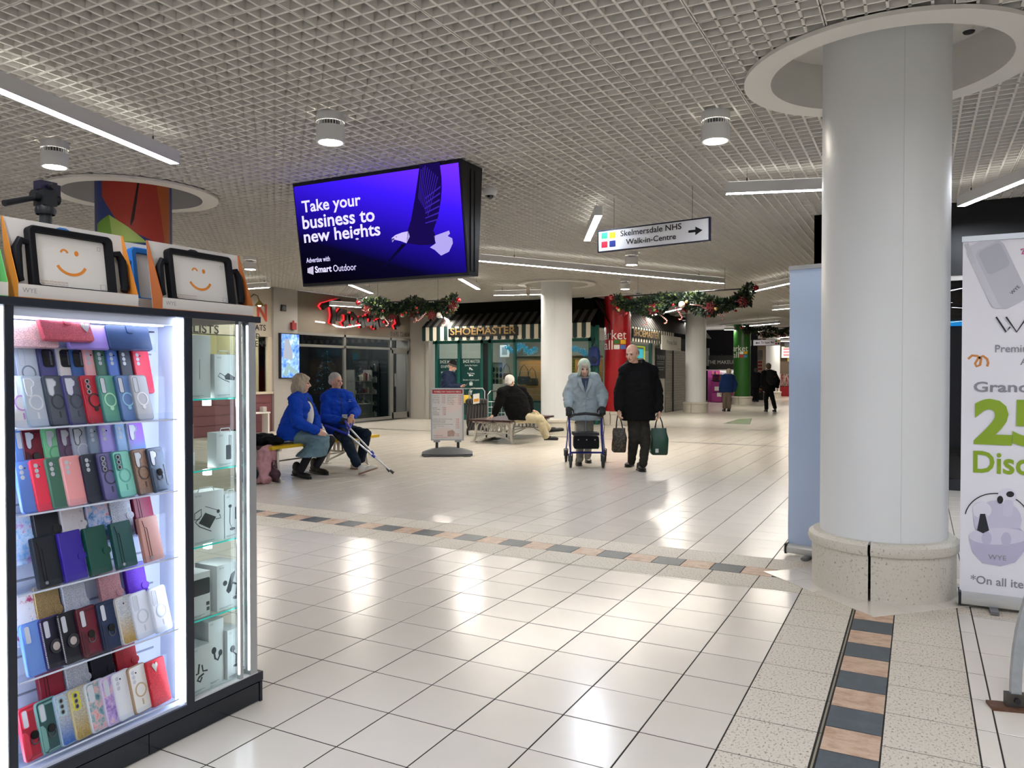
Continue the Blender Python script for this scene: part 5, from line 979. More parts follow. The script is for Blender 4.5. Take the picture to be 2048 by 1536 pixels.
t = thing('phone_number_sign', 'dark phone number lettering on the salon fascia', 'sign', (-12.5, 17.1, 2.28)); a, b = lwall(780.5, 672), lwall(818.5, 664); q = MB(); text(q, '01695 721414', FLW, a[0], a[1], b[0]-a[0], .13, .006, 0, .008); q.build('lettering', m_ink2, t, 0, (-12.5, 17.1, 2.28))
# display furniture inside the salon
def shelf_unit(name, label, x, y, w_, d_, h_, n, mat, gcols, seed, kindname='bottle'):
    r = random.Random(seed); t = thing(name, label, 'shelf', (x, y, 0))
    for s in (0, w_-.03): MB().box(-d_, 0, s, s+.03, 0, h_).build('upright', mat, t, 0)
    zs_ = [h_*(k+.12)/n for k in range(n)]
    for z in zs_: MB().box(-d_, 0, 0, w_, z-.02, z).build('shelf_board', mat, t, 0)
    gi = 0
    for z in zs_[:]:
        yy = y+.06
        while yy < y+w_-.1:
            ww = r.uniform(.05, .1); hh = r.uniform(.08, .2); c = r.choice(gcols); o = MB().box(-.12, -.03, 0, ww, 0, hh).box(-.09, -.06, ww*.3, ww*.7, hh, hh+.03).build('product_pack', M('pack_'+c, c, .4), None, 0); o.location = (x, yy, z); tag(o, f'small {kindname} standing on the {label.split(" with")[0]}', 'product', f'goods on the {label.split(" with")[0]}'); yy += ww+r.uniform(.02, .08); gi += 1
    return t
yq = lwall(736, 800)[0]
shelf_unit('display_shelf', 'pale display stand with hair products behind the salon glass', -13.3, lwall(735, 800)[0]*1.03, .75, .3, 1.35, 4, M('stand_grey', '8d8b84', .5), ['c9c4b8', '3a3a40', 'b3a58c', '8a2f4a', '5a6a60'], 4)
shelf_unit('display_shelf', 'low dark shelf with hair products by the salon door', -13.5, lwall(765, 800)[0]*1.04, .5, .3, 1.6, 5, M('stand_dark', '3a3a3c', .5), ['c9c4b8', '9a9488', 'b3a58c', '4a5a60'], 6)
t = thing('salon_cabinet', 'grey reception cabinet behind the salon window', 'cabinet', (-13.0, lwall(727, 825)[0], 0)); MB().box(-.4, 0, 0, .95, 0, .42).build('body', M('cab_grey', '6a6862', .5), t, 0); MB().box(-.42, .02, -.02, .97, .42, .45).build('top', M('cab_top', '8d8a82', .4), t, 0)
q = MB(); text(q, 'hair', FR((.001, 0, 0), (0, 1, 0), (0, 0, 1)), .5, .16, .25, .06, .002); q.build('lettering', M('gold_ink', 'b59a5a', .4), t, 0)
t = thing('salon_tree', 'small tree with blue lights inside the dark salon', 'tree', (-13.6, lwall(660, 800)[0]*1.08, 0)); MB().cyl((0, 0, 0), (0, 0, .9), .03, n=8).build('stem', M('stem', '3a2c22', .7), t)
q = MB(); r = random.Random(3)
for _ in range(240): a, z = r.uniform(0, 6.28), r.random(); R_ = .42*(1-z)*math.sqrt(r.random()); c = V3(R_*math.cos(a), R_*math.sin(a), .75+z*1.1); d = nrm((math.cos(a), math.sin(a), -.3)); q.add([c, c+d*.09+V3(0, 0, .02), c+d*.1, c+d*.09-V3(0, 0, .02)], [(0, 1, 2, 3)])
tag(q.build('needles', M('needle_teal', '14282c', .6), t, 0), kind='stuff'); q = MB()
for _ in range(40): a, z = r.uniform(0, 6.28), r.random(); R_ = .44*(1-z); q.ell((R_*math.cos(a), R_*math.sin(a), .75+z*1.1), .012, 5, 4)
tag(q.build('fairy_lights', EM('fairy', '5fd0ff', .25), t), kind='stuff')
# ---- return wall between salon and shoe shop
struct('wall_return', MB().box(-13, -11.86, 17.62, 17.9, 0, ZC).box(-11.95, -11.84, 17.55, 17.62, 0, ZC), M('return_wall', 'a8a39b', .6), smooth=0)
# ================================================================== shoe shop on the corner
XL, XRr, YF, YB = -11.84, -7.1, 17.8, 23.2
shop = struct('wall_shoe_shop', MB().box(XL-.1, XRr, YB, YB+.1, 0, 2.7).box(XL-.1, XL, YF+.1, YB, 0, 2.7).box(XL, XRr, YF+.2, YB, 2.6, 2.7), M('shop_inner', 'b3ab9d', .6), smooth=0)
struct('ceiling_bulkhead', MB().box(XL, XRr+.02, YF-.02, YF+.12, 2.55, ZC).box(XRr-.1, XRr+.02, YF, 28.6, 2.42, ZC), M('bulk_black', '0a0a0b', .8, spec=.1), smooth=0)
for k in range(3):
    for j in range(2): MB().box(XL+.7+1.5*k, XL+1.6+1.5*k, 18.6+1.6*j, 18.8+1.6*j, 2.57, 2.599).build('ceiling_lamp', EM('shoe_lamp', 'f4fbff', 20), shop, 0)
FSH = FR((0, YF, 0), (1, 0, 0), (0, 0, 1)); sx_ = lambda px, py=760: float(uv(FSH, px, py)[0]); sz_ = lambda py, px=950: float(uv(FSH, px, py)[1])
wshop = struct('window_3', MB(), m_teal)
for a_, b_ in ((872, 877), (917, 922), (963, 968), (978, 984), (1028, 1032), (1178, 1184), (1192, 1197)): MB().box(sx_(a_), sx_(b_), YF-.05, YF+.05, 0, 2.45).build('post', m_teal, wshop, 0)
MB().box(XL, XRr, YF-.05, YF+.05, 2.06, 2.14).build('head_rail', m_teal, wshop, 0)
MB().box(XL, sx_(968), YF-.04, YF+.04, 0, .12).build('kick_rail', m_teal, wshop, 0); MB().box(sx_(978), XRr, YF-.04, YF+.04, 0, .5).build('stall_riser', m_green, wshop, 0)
zp = sz_(717)
for a_, b_ in ((877, 917), (922, 963)):
    MB().box(sx_(a_), sx_(b_), YF-.012, YF+.012, .12, zp).build('lettered_panel', m_green, wshop, 0); MB().box(sx_(a_), sx_(b_), YF-.004, YF+.004, zp, 2.06).build('pane', m_cglass, wshop, 0)
for a_, b_ in ((984, 1028), (1032, 1178)): MB().box(sx_(a_), sx_(b_), YF-.004, YF+.004, .5, 2.06).build('pane', m_cglass, wshop, 0)
struct('door_2', MB().box(sx_(968), sx_(978), YF-.03, YF+.03, 0, 2.06), M('door_dark', '0c1416', .4), smooth=0)
FSP = FR((0, YF-.013, 0), (1, 0, 0), (0, 0, 1)); mws = M('vinyl_white', 'd9e2df', .5); t = thing('window_lettering', 'white lettering and pictograms on the dark green shoe shop panels', 'sign', (sx_(920), YF-.013, 1.0)); B = V3(sx_(920), YF-.013, 1.0)
def vin(body, x0, x1, y, h): q = MB(); a, b = uv(FSP, x0, y), uv(FSP, x1, y); hh = uv(FSP, x0, y-h)[1]-a[1]; text(q, body, FSP, a[0], a[1], b[0]-a[0], hh, .003, 0, .008); q.build('lettering', mws, t, 0, B)
vin('SHOE MASTER', 926, 960, 726, 6.5); vin('SHOE MASTER', 880, 914, 727, 6.5); vin('01695', 882, 899, 736, 6); vin('Quality Shoe Repairs', 929.5, 955, 733, 4); vin('Key Cutting', 935, 949, 749, 4); vin('Selection of leather goods', 926, 958, 762, 4); vin('Engraving and Trophies', 928, 960, 779, 4); vin('Watch', 882, 892, 747, 4); vin('Batteries', 893, 908, 747, 4)
def pict(P): q = MB(); q.prism([tuple(uv(FSP, *p)) for p in P], 0, .003, FSP); q.build('pictogram', mws, t, 0, B)
pict([(938.5, 734.5), (941, 735), (945.5, 739), (945.8, 740.5), (942.5, 740), (940, 737.5), (939, 740), (938.5, 740)]); pict(disc(939.8, 750.5, 2.2)); pict([(941.8, 750), (946.5, 750), (946.5, 751.3), (945, 752.3), (941.8, 751.3)]); pict([(938.5, 765), (945.5, 765), (945, 771), (939, 771)]); pict([(940, 765), (940, 763), (944, 763), (944, 765), (943.2, 765), (943.2, 763.8), (940.8, 763.8), (940.8, 765)]); pict([(939, 781), (945, 781), (943.5, 785), (942.5, 787), (944, 789), (940, 789), (941.5, 787), (940.5, 785)])
# inside the window: wooden backing, shelf, goods
m_wood = M('light_wood', 'b58f5f', .5, var=.1, vs=6, stretch=(1, 1, 8)); xa, xb = sx_(984)-.1, sx_(1180)
t = thing('window_display_board', 'light wood slatted display board in the shoe shop window', 'display', ((xa+xb)/2, YF+.9, .5)); B = V3((xa+xb)/2, YF+.9, .5)
for k in range(7): MB().box(xa+.45, xb, YF+.88, YF+.9, .52+.16*k, .67+.16*k).build('slat', m_wood, t, 0, B)
MB().box(xa+.5, xb, YF+.5, YF+.88, 1.66, 1.72).build('shelf', m_wood, t, 0, B); MB().box(xa+.5, xb, YF+.5, YF+.52, 1.6, 1.7).build('shelf_fascia', m_wood, t, 0, B); MB().box(xa+.5, xb, YF+.58, YF+.61, 1.645, 1.655).build('lamp_strip', EM('warm_strip', 'ffdca8', 14), t, 0, B)
MB().box(xa, xb, YF+.06, YF+.9, .5, .54).build('window_deck', m_green, t, 0, B)
def bag(px, py, label, s=1., col='15120f', y=YF+.7):
    p = atY(px, py, y); t = thing('handbag', label, 'bag', p, 0, 'handbags in the shoe shop window'); m = M('bag_'+col, col, .4, bump=.1, bs=40)
    MB().prism([(-.16*s, -.12*s), (.16*s, -.12*s), (.19*s, -.04*s), (.16*s, .09*s), (-.16*s, .09*s), (-.19*s, -.04*s)], -.05, .05, FR((0, 0, 0), (1, 0, 0), (0, 0, 1))).build('body', m, t)
    MB().prism([(-.165*s, .0), (.165*s, .0), (.16*s, .095*s), (-.16*s, .095*s)], .05, .06, FR((0, 0, 0), (1, 0, 0), (0, 0, 1))).build('flap', m, t)
    MB().tube([(-.14*s, 0, .08*s), (-.1*s, 0, .3*s), (0, 0, .42*s), (.1*s, 0, .3*s), (.14*s, 0, .08*s)], .009, 6).build('strap', m, t)
    MB().box(-.02, .02, -.068, -.06, .0, .03).build('buckle', m_gold, [c_ for c_ in t.children if c_.name.startswith('flap')][0], 0)
bag(1048, 760, 'black handbag with long strap in the shoe shop window'); bag(1064, 763, 'black handbag half hidden by the white column', .9); bag(1013, 752, 'tan strap bag behind the seated man', .8, '6b4f33')
# shoe rack
p0, p1 = atY(984, 768, YF+.35), atY(1006, 729, YF+.35); t = thing('insole_rack', 'rack of insoles under a top quality sign in the window', 'rack', (p0[0], YF+.35, p0[2])); B = V3(p0[0], YF+.35, p0[2]); Wd, Hd = p1[0]-p0[0], p1[2]-p0[2]
MB().box(p0[0], p1[0], YF+.34, YF+.36, p0[2], p1[2]+.06).build('board', M('rack_cream', 'cfc6b2', .5), t, 0, B); q = MB(); FQ = FR((p0[0], YF+.339, p0[2]), (1, 0, 0), (0, 0, 1)); text(q, 'Top Quality', FQ, .03, Hd-.0, Wd-.06, .06, .002); q.build('lettering', m_ink2, t, 0, B)
for i in range(3):
    for j in range(3): MB().prism(disc(Wd*(i+.5)/3, Hd*(.85-.3*j)-.06, Wd*.12, Hd*.13), .003, .014, FQ).build('insole', M(('insole_dark', 'insole_tan')[(i+j) % 3 == 1], ('1d1a18', '8d8358')[(i+j) % 3 == 1], .6), t, 0, B)
# tinsel strings
def tinsel(pts, label, seed):
    r = random.Random(seed); P = [V3(p) for p in pts]; B = P[len(P)//2]; t = thing('tinsel_garland', label, 'tinsel', B, 0, 'blue tinsel in the shoe shop'); q = MB()
    for i in range(len(P)-1):
        for _ in range(70):
            c = P[i]+(P[i+1]-P[i])*r.random(); d = nrm((r.uniform(-1, 1), r.uniform(-1, 1), r.uniform(-1, 1))); w = nrm(np.cross(d, (r.uniform(-1, 1), r.uniform(-1, 1), .2)))*.006; q.add([c-w, c+w, c+d*.1+w, c+d*.1-w], [(0, 1, 2, 3)])
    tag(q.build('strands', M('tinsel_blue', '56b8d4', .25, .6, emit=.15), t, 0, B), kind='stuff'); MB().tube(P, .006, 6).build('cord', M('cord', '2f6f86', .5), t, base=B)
tinsel([atY(x, y, YF+.25) for x, y in ((1014, 690), (1020, 700), (1030, 703), (1038, 695), (1040, 688))], 'blue tinsel loop left of the white column', 1); tinsel([atY(x, y, YF+.25) for x, y in ((1046, 690), (1052, 702), (1062, 705), (1072, 696))], 'blue tinsel loop partly behind the white column', 2); tinsel([atY(x, y, YF+.25) for x, y in ((1122, 706), (1136, 702), (1150, 697), (1164, 702), (1174, 710))], 'blue tinsel arch above the key board', 3)
p0, p1 = atY(1128, 752, YF+.4), atY(1150, 719, YF+.4); t = thing('key_board', 'yellow board hung with keys in the shoe shop window', 'board', (p0[0], YF+.4, p0[2])); B = V3(p0[0], YF+.4, p0[2]); MB().box(p0[0]-.3, p1[0], YF+.4, YF+.42, p0[2], p1[2]).build('board', M('key_yellow', 'b9ab2e', .5), t, 0, B)
q = MB()
for i in range(11):
    for j in range(6): x = p0[0]-.25+(p1[0]-p0[0]+.22)*i/10; z = p0[2]+.05+(p1[2]-p0[2]-.08)*j/5; q.box(x-.012, x+.012, YF+.393, YF+.399, z-.02, z+.012)
tag(q.build('keys', M('key_metal', '5d5a3c', .3, .7), t, 0, B), kind='stuff')
p0, p1 = atY(1000, 714, YF+1.6), atY(1018, 690, YF+1.6); t = thing('framed_notice', 'framed grey notice on the back wall of the shoe shop', 'frame', p0); q = MB(); q.box(p0[0], p1[0], YF+1.6, YF+1.63, p0[2], p1[2]); q.build('frame', m_white, t, 0, p0); MB().box(p0[0]+.06, p1[0]-.06, YF+1.595, YF+1.6, p0[2]+.06, p1[2]-.06).build('sheet', M('sheet_grey', '8f9696', .5), t, 0, p0)
# backpack hanging outside the corner
p = atY(1189, 712, YF-.15); t = thing('hanging_backpack', 'blue and black backpack hanging at the shoe shop corner', 'backpack', p)
pb = MB().loft([[(w_*math.copysign(abs(math.cos(a_))**.6, math.cos(a_)), d_*math.copysign(abs(math.sin(a_))**.6, math.sin(a_)), z_) for a_ in (2*math.pi*k/20 for k in range(20))] for z_, w_, d_ in ((-.24, .09, .06), (-.22, .125, .085), (-.05, .135, .095), (.12, .125, .085), (.2, .09, .06), (.23, .04, .03))]).build('body', M('pack_blue', '16306f', .6, bump=.2, bs=20), t); MB().ell((0, -.075, -.1), (.1, .05, .1), 14, 10).build('pocket', M('pack_navy', '10204a', .55), pb); MB().tube([(-.05, 0, .25), (0, 0, .33), (.05, 0, .25)], .012, 6).build('grab_loop', m_blackm, t)
MB().tube([(-.12, .02, .2), (-.17, .1, 0), (-.12, .04, -.22)], .02, 6).build('strap', m_blackm, t); MB().cyl((0, 0, .33), (0, .1, .45), .004, n=6).build('hook', m_wire, t)
# ---- awning: slanting stripes, scalloped valance, name board
def awning(label, O, U, Nn, n, wid, sign, s0, s1, top=2.86, mid=2.5, low=2.12, proj=.5, nval=999):
    t = thing('shop_awning', label, 'awning', O); O, U, Nn = V3(O), nrm(U), nrm(Nn); Z = V3(0, 0, 1)
    for k in range(n):
        dark = k % 2 == 0; a, b = k*wid, (k+1)*wid-.001; ww = .57 if dark else .43; a = k*wid+(0 if dark else .0); 
        q = MB(); A = lambda u, d, z: O+U*u+Nn*d+Z*z
        q.add([A(a, 0, top), A(b, 0, top), A(b, proj, mid), A(a, proj, mid), A(a, 0, top-.01), A(b, 0, top-.01), A(b, proj, mid-.01), A(a, proj, mid-.01)], [(0, 1, 2, 3), (7, 6, 5, 4), (0, 4, 5, 1), (2, 6, 7, 3)]); q.build('roof_stripe', M('awn_black', '070708', .8, spec=.2) if dark else M('awn_grey', '464340', .8, spec=.2), t, 0, O)
        if k >= nval: continue
        q = MB(); P = [(a, mid-.004)]+[(a, low+.05)]+[((a+b)/2+(b-a)/2*math.cos(math.radians(th)), low+.05+.05*math.sin(math.radians(th))) for th in (200, 235, 270, 305, 340)]+[(b, low+.05), (b, mid-.004)]
        q.add([A(p[0], proj, p[1]) for p in P]+[A(p[0], proj-.004, p[1]) for p in P], [tuple(range(len(P))), tuple(range(2*len(P)-1, len(P)-1, -1))]); q.build('valance_strip', M('awn_green', '0c2b2a', .6) if dark else M('awn_cream', 'd8cdb8', .6), t, 0, O)
    if sign:
        F = (O+Nn*(proj+.03)+V3(0, 0, 0), U, Z, np.cross(U, Z)); q = MB(); q.fbox(F, s0, s1, low+.1, mid-.06, -.025, 0); q.build('name_board', M('board_black', '0b0c0e', .3), t, 0, O)
        Wt = (s1-s0)*.94; q = MB(); text(q, 'SHOEMASTER', F, s0+(s1-s0)*.03, low+.145, Wt, .185, .006, 0, .012)
        q.build('gold_lettering', M('gold_letter', 'b59560', .3, .5), t, 0, O)
    return t
xs0, xs1 = float(atY(898, 668, YF-.5)[0]), float(atY(1037, 668, YF-.5)[0])
awning('black and cream scalloped awning with the shoe shop name facing the camera', (XL-.05, YF, 0), (1, 0, 0), (0, -1, 0), 42, .1165, True, xs0-XL+.05, xs1-XL+.05)
awning('matching scalloped awning along the side of the shoe shop', (XRr, YF-.1, 0), (0, 1, 0), (1, 0, 0), 90, .1165, True, 1.7, 4.1, 3.1, 2.5, 2.1, .42, 49)
q = MB(); q.add([(XRr, YF, 2.83), (XRr, YF-.5, 2.5), (XRr+.42, YF-.1, 2.5)], [(0, 1, 2)]); 
# side of the shoe shop, towards the pop-up stall
FX = FR((XRr, 0, 0), (0, 1, 0), (0, 0, 1)); sd = struct('wall_side', MB(), m_green)
for y0, y1 in ((17.8, 17.9), (19.9, 20.0), (22.3, 22.45)): MB().box(XRr-.05, XRr+.02, y0, y1, 0, 2.42).build('post', m_teal, sd, 0)
MB().box(XRr-.03, XRr, 17.9, 22.3, 0, .7).build('riser', m_green, sd, 0); MB().box(XRr-.02, XRr-.015, 17.9, 22.3, .7, 2.1).build('pane', m_cglass, sd, 0)
MB().box(XRr-.06, XRr-.02, 22.45, 23.85, 0, 2.42).build('white_slat_board', M('slatwall', 'c8c4ba', .5), sd, 0)
for k in range(14): MB().box(XRr-.02, XRr-.012, 22.5, 23.8, .1+.1*k, .18+.1*k).build('slat', M('slatwall', 'c8c4ba', .5), sd, 0)
p = uv(FX, 1287, 707); t = thing('led_open_sign', 'glowing cyan sign with a yellow frame in the side window', 'sign', (XRr-.1, p[0], p[1])); MB().box(-.02, .0, -.28, .28, -.13, .13).build('panel', EM('neon_cyan', '2fd0e0', .8), t, 0); q = MB(); q.tube([(.01, -.36, -.2), (.01, .36, -.2), (.01, .36, .2), (.01, -.36, .2)], .02, 6, closed=True); q.build('frame_tube', EM('neon_yellow', 'd9e02a', .8), t)
# pop-up stall
XQ = XRr+.44; FX2 = FR((XQ, 0, 0), (0, 1, 0), (0, 0, 1)); a, b = uv(FX2, 1324, 699), uv(FX2, 1362, 676); t = thing('popup_stall_sign', 'white pop-up stall sign board above the grey shutter', 'sign', (XQ, a[0], 2.2)); B = V3(XQ, a[0], 2.2); zb = float(a[1]); hb_ = .43
MB().box(XQ-.04, XQ, a[0], b[0], zb, zb+hb_).build('board', M('board_white', 'c4c0b6', .5), t, 0, B); FQ = FR((XQ+.001, a[0], zb), (0, 1, 0), (0, 0, 1))
for yy in (a[0]+.2, b[0]-.2): MB().box(XRr, XQ-.04, yy-.015, yy+.015, zb+.3, zb+.33).build('bracket', m_dark, t, 0, B)
q = MB(); text(q, 'Popup Stall', FQ, .5, .14, 1.05, .16, .002); text(q, 'pop up', FQ, 1.65, .03, .35, .05, .002); q.build('lettering', m_ink2, t, 0, B)
p0, p1 = uv(FX, 1311, 757), uv(FX, 1330, 697); t = thing('popup_banner', 'black hanging banner with white pop-up lettering', 'banner', (XRr+.003, p0[0], p0[1])); w_, h_ = p1[0]-p0[0], p1[1]-p0[1]; MB().box(0, .008, 0, w_, 0, h_).build('cloth', M('banner_black', '0c0d0f', .6), t, 0); FQ = FR((.009, 0, 0), (0, 1, 0), (0, 0, 1)); q = MB(); text(q, 'THE POP UP', FQ, .1, h_*.62, w_-.2, .13, .002)
for k in range(4): q.fbox(FQ, .12, w_-.12-.06*(k % 2), h_*(.54-.07*k-(.05 if k > 1 else 0)), h_*(.555-.07*k-(.05 if k > 1 else 0)), 0, .002)
q.build('lettering', M('soft_white', 'b9b9b9', .5), t, 0); MB().cyl((.004, 0, h_), (.004, w_, h_), .01, n=8).build('rail', m_alu, t)
sh = struct('wall_shutter', MB().box(XRr-.02, XRr, 23.85, 28.6, .0, 2.0), M('shutter_back', '6d6a64', .5), smooth=0)
for k in range(24): MB().loft([[(XRr+.001+d_, y_, .02+.082*k+z_) for d_, z_ in ((0, .002), (.012, .012), (.012, .068), (0, .08))] for y_ in (23.86, 28.59)]).build('shutter_slat', M('shutter_grey', '8a8780', .45, .3), sh, 0)
MB().box(XRr, XRr+.05, 24.6, 24.66, 0, 2.0).build('centre_post', m_dark, sh, 0)
# ================================================================== far shops
YM = 32.2; FM = FR((0, YM, 0), (1, 0, 0), (0, 0, 1)); mx_ = lambda px: float(uv(FM, px, 760)[0]); mz_ = lambda py: float(uv(FM, 1430, py)[1])
mk = struct('wall_makeup', MB().box(-9.5, -6.2, YM+2.4, YM+2.5, 0, ZC).box(-9.5, mx_(1404), YM-3.6, YM, 0, ZC), M('mk_dark', '0d0b0d', .7, spec=.2), smooth=0)
t = thing('makeup_shop_sign', 'black makeup shop fascia above the pink stand', 'sign', (mx_(1404), YM, mz_(738))); B = V3(mx_(1404), YM, mz_(738)); MB().box(mx_(1419), mx_(1462)+.3, YM-.1, YM, mz_(738), mz_(711)).build('fascia', m_black, t, 0, B); FQ = FR((0, YM-.101, 0), (1, 0, 0), (0, 0, 1)); q = MB(); text(q, 'THE MAKEUP STORE', FQ, mx_(1416), mz_(728), 1.75, .15, .003); q.build('lettering', M('soft_white', 'b9b9b9', .5), t, 0, B)
MB().box(mx_(1404), mx_(1462)+.3, YM-.08, YM-.02, mz_(713), mz_(711)).build('trim', m_white, t, 0, B); MB().box(mx_(1404), mx_(1419), YM-.1, YM-.05, mz_(732), mz_(696)).build('poster', SPECK('poster_grey', [(0, '1c1c1e'), (.5, '6a6a6c'), (1, 'b9b9b9')], 4, .5), t, 0, B)
MB().box(mx_(1408), mx_(1462)+.3, YM-.06, YM, mz_(741), mz_(739)).build('light_rail', m_white, t, 0, B)
m_pink = M('stand_magenta', '9a2f7a', .5); t = thing('makeup_stand', 'magenta makeup stand with shelves and drawers', 'stand', (mx_(1416), YM+.6, 0)); B = V3(mx_(1416), YM+.6, 0)
MB().box(mx_(1405), mx_(1428), YM+.9, YM+.95, .0, mz_(741)).build('back_panel', M('mk_pink', 'b04a92', .5), t, 0, B)
for k in range(3): MB().box(mx_(1428), mx_(1464), YM+.9, YM+.94, .9+.17*k, 1.05+.17*k).build('slat', m_white, t, 0, B)
for z in (.9, 1.15): MB().box(mx_(1416), mx_(1462), YM+.5, YM+.9, z, z+.03).build('shelf', m_ink2, t, 0, B)
for k, (x0, x1, z0, z1) in enumerate(((1420, 1440, .02, .42), (1441, 1460, .02, .42), (1418, 1446, .45, .86))): MB().box(mx_(x0), mx_(x1), YM+.3, YM+.88, z0, z1).build('drawer', m_pink, t, 0, B)
for x0, z0 in ((1426, .5), (1431, .25)): MB().box(mx_(x0), mx_(x0+9), YM+.28, YM+.299, z0, z0+.17).build('price_card', m_white, t, 0, B)
r = random.Random(11)
for sh_, z in enumerate((.93, 1.18)):
    x = mx_(1418)
    while x < mx_(1458):
        w_ = r.uniform(.04, .09); h_ = r.uniform(.1, .24); c = r.choice(['c9443a', 'd98a2f', '3f8f6a', 'd9d3cc', '22201f', '5a7fc0', 'c9a0b0', '7a4a2f']); o = MB().cyl((0, 0, 0), (0, 0, h_*.7), w_*.4, n=10).cyl((0, 0, h_*.7), (0, 0, h_), w_*.2, n=8).build('cosmetic_bottle', M('cos_'+c, c, .35), None); o.location = (x, YM+.65, z+.001); tag(o, f'tiny cosmetic bottle on the {("lower", "upper")[sh_]} shelf of the makeup stand', 'bottle', f'bottles on the {("lower", "upper")[sh_]} makeup shelf'); x += w_+r.uniform(.01, .05)
for px, py in ((1443, 722), (1452, 724)):
    p = atY(px, py, YM+.8); t = thing('hair_piece', ['left', 'right'][px > 1447]+' black hair piece hanging above the makeup stand', 'wig', p, 0, 'hair pieces'); MB().ell((0, 0, 0), (.12, .08, .22), 12, 10).build('hair', M('wig_black', '0c0a0a', .6), t); MB().cyl((0, 0, .2), (0, .05, .3), .006, n=6).build('hook', m_wire, t)
MB().box(mx_(1410), -6.3, YM+.3, YM+.5, 1.92, 1.94).build('ceiling_lamp', EM('mk_lamp', 'fff6fa', 14), mk, 0)  # unseen lamp added behind the fascia to brighten the stand, not on the ceiling
# end of the mall: market stalls
YE = 42.; FE = FR((0, YE, 0), (1, 0, 0), (0, 0, 1)); ex = lambda px: float(uv(FE, px, 760)[0]); ez = lambda py: float(uv(FE, 1530, py)[1])
struct('wall_end', MB().box(-9.5, ex(1492), 34.8, 34.9, 0, ZC).box(-9.5, 1, YE+3, YE+3.1, 0, ZC), M('end_wall', '57493a', .7), smooth=0)
YS = 36.; FS2 = FR((0, YS, 0), (1, 0, 0), (0, 0, 1)); vx = lambda px: float(uv(FS2, px, 760)[0]); vz = lambda py: float(uv(FS2, 1510, py)[1])
t = thing('striped_stall', 'stall hung with red and white striped cloth beyond the green column', 'stall', (vx(1508), YS, 0)); B = V3(vx(1508), YS, 0)
for k in range(9): MB().box(vx(1497), vx(1524), YS-.01, YS, vz(743)+.077*k, vz(743)+.077*(k+1)).build('cloth_stripe', M('stripe_red', 'a8343a', .6) if k % 2 else M('stripe_cream', 'cfa89a', .6), t, 0, B)
MB().box(vx(1494), vx(1526), YS-.02, YS+.02, vz(720), vz(700)).build('sign_strip', SPECK('stall_sign', [(0, '2a2a2e'), (.5, '8a8a8c'), (1, 'cfcfcf')], 3, .5), t, 0, B)
MB().box(vx(1493), vx(1526), YS+.1, YS+.9, 0, vz(764)).build('counter', m_dark, t, 0, B); q = MB()
for _ in range(150): x, z = r.uniform(vx(1494), vx(1525)), r.uniform(vz(786), vz(745)); s = r.uniform(.03, .08); q.obox((x, YS+.05, z), (s, .05, s), None, r.randrange(5))
tag(q.build('mixed_goods', [M('g1', 'b5343c', .5), M('g2', 'c98a3a', .5), M('g3', 'c9b9b0', .5), M('g4', '33384a', .5), M('g5', '7a2a3a', .5)], t, 0, B), kind='stuff')
t = thing('notice_board', 'white notice board right of the green column', 'sign', (vx(1498), YS-.5, vz(715))); MB().box(-.15, .22, 0, .02, 0, .42).build('board', M('notice_white', 'b9b4a8', .5), t, 0); q = MB(); FQ = FR((0, -.001, 0), (1, 0, 0), (0, 0, 1))
for k in range(4): q.fbox(FQ, -.02, .18, .08+.08*k, .1+.08*k, 0, .002)
q.build('lettering', m_ink2, t, 0)
t = thing('red_cloth_table', 'table under a red cloth at the end of the mall', 'table', (ex(1567), YE, 0)); B = V3(ex(1567), YE, 0); q = MB(); N_ = 40; x0_, x1_ = ex(1554), ex(1600); hh = ez(773)
rows = [[(x0_+(x1_-x0_)*i/N_, YE-.02-(.06 if z_ < .1 else 0)*math.sin(i*1.1)-.03*math.sin(i*1.3)*(1-z_), hh*z_) for i in range(N_+1)] for z_ in (0.01, .35, .7, 1)]; vs = [p for rr in rows for p in rr]; q.add(vs, [(i*(N_+1)+j, i*(N_+1)+j+1, (i+1)*(N_+1)+j+1, (i+1)*(N_+1)+j) for i in range(3) for j in range(N_)]); q.box(x0_, x1_, YE, YE+1., hh-.02, hh); q.build('cloth', M('cloth_red', '9c1620', .7), t, 60, B)
for x in (x0_+.1, x1_-.1): MB().box(x-.03, x+.03, YE+.8, YE+.86, 0, hh-.02).build('leg', m_dark, t, 0, B)
r = random.Random(21)
for k in range(26):
    x = x0_+.1+(x1_-x0_-.2)*(k % 13)/12+r.uniform(-.04, .04); y = YE+.15+.5*(k//13)+r.uniform(-.05, .05); h_ = r.uniform(.3, .75); t = thing('twig_ornament', 'sparkling white and red twig ornament on the red cloth table', 'ornament', (x, y, hh), 0, 'twig ornaments on the red table'); MB().lathe([(.05, 0), (.06, .03), (.02, .05)], 10, caps=True).build('foot', m_poin, t)
    q = MB()
    for j in range(7): a = r.uniform(0, 6.28); q.tube([(0, 0, .04), (.05*math.cos(a), .05*math.sin(a), h_*.5), (.14*math.cos(a)*r.random(), .14*math.sin(a), h_*r.uniform(.7, 1))], .008, 4, j % 2)
    q.build('twigs', [M('twig_white', 'd0c6c0', .4), m_rb], t)
t = thing('yellow_poster', 'yellow poster with a dark print at the end of the mall', 'poster', (ex(1570), YE+2.9, ez(722))); MB().box(-.3, .3, 0, .02, 0, .75).build('sheet', M('poster_yellow', 'b99a3a', .5), t, 0); MB().prism(disc(0, .4, .18, .2), 0, .004, FR((0, -.001, 0), (1, 0, 0), (0, 0, 1))).build('print', M('poster_tan', 'd3bd7a', .5), t, 0)
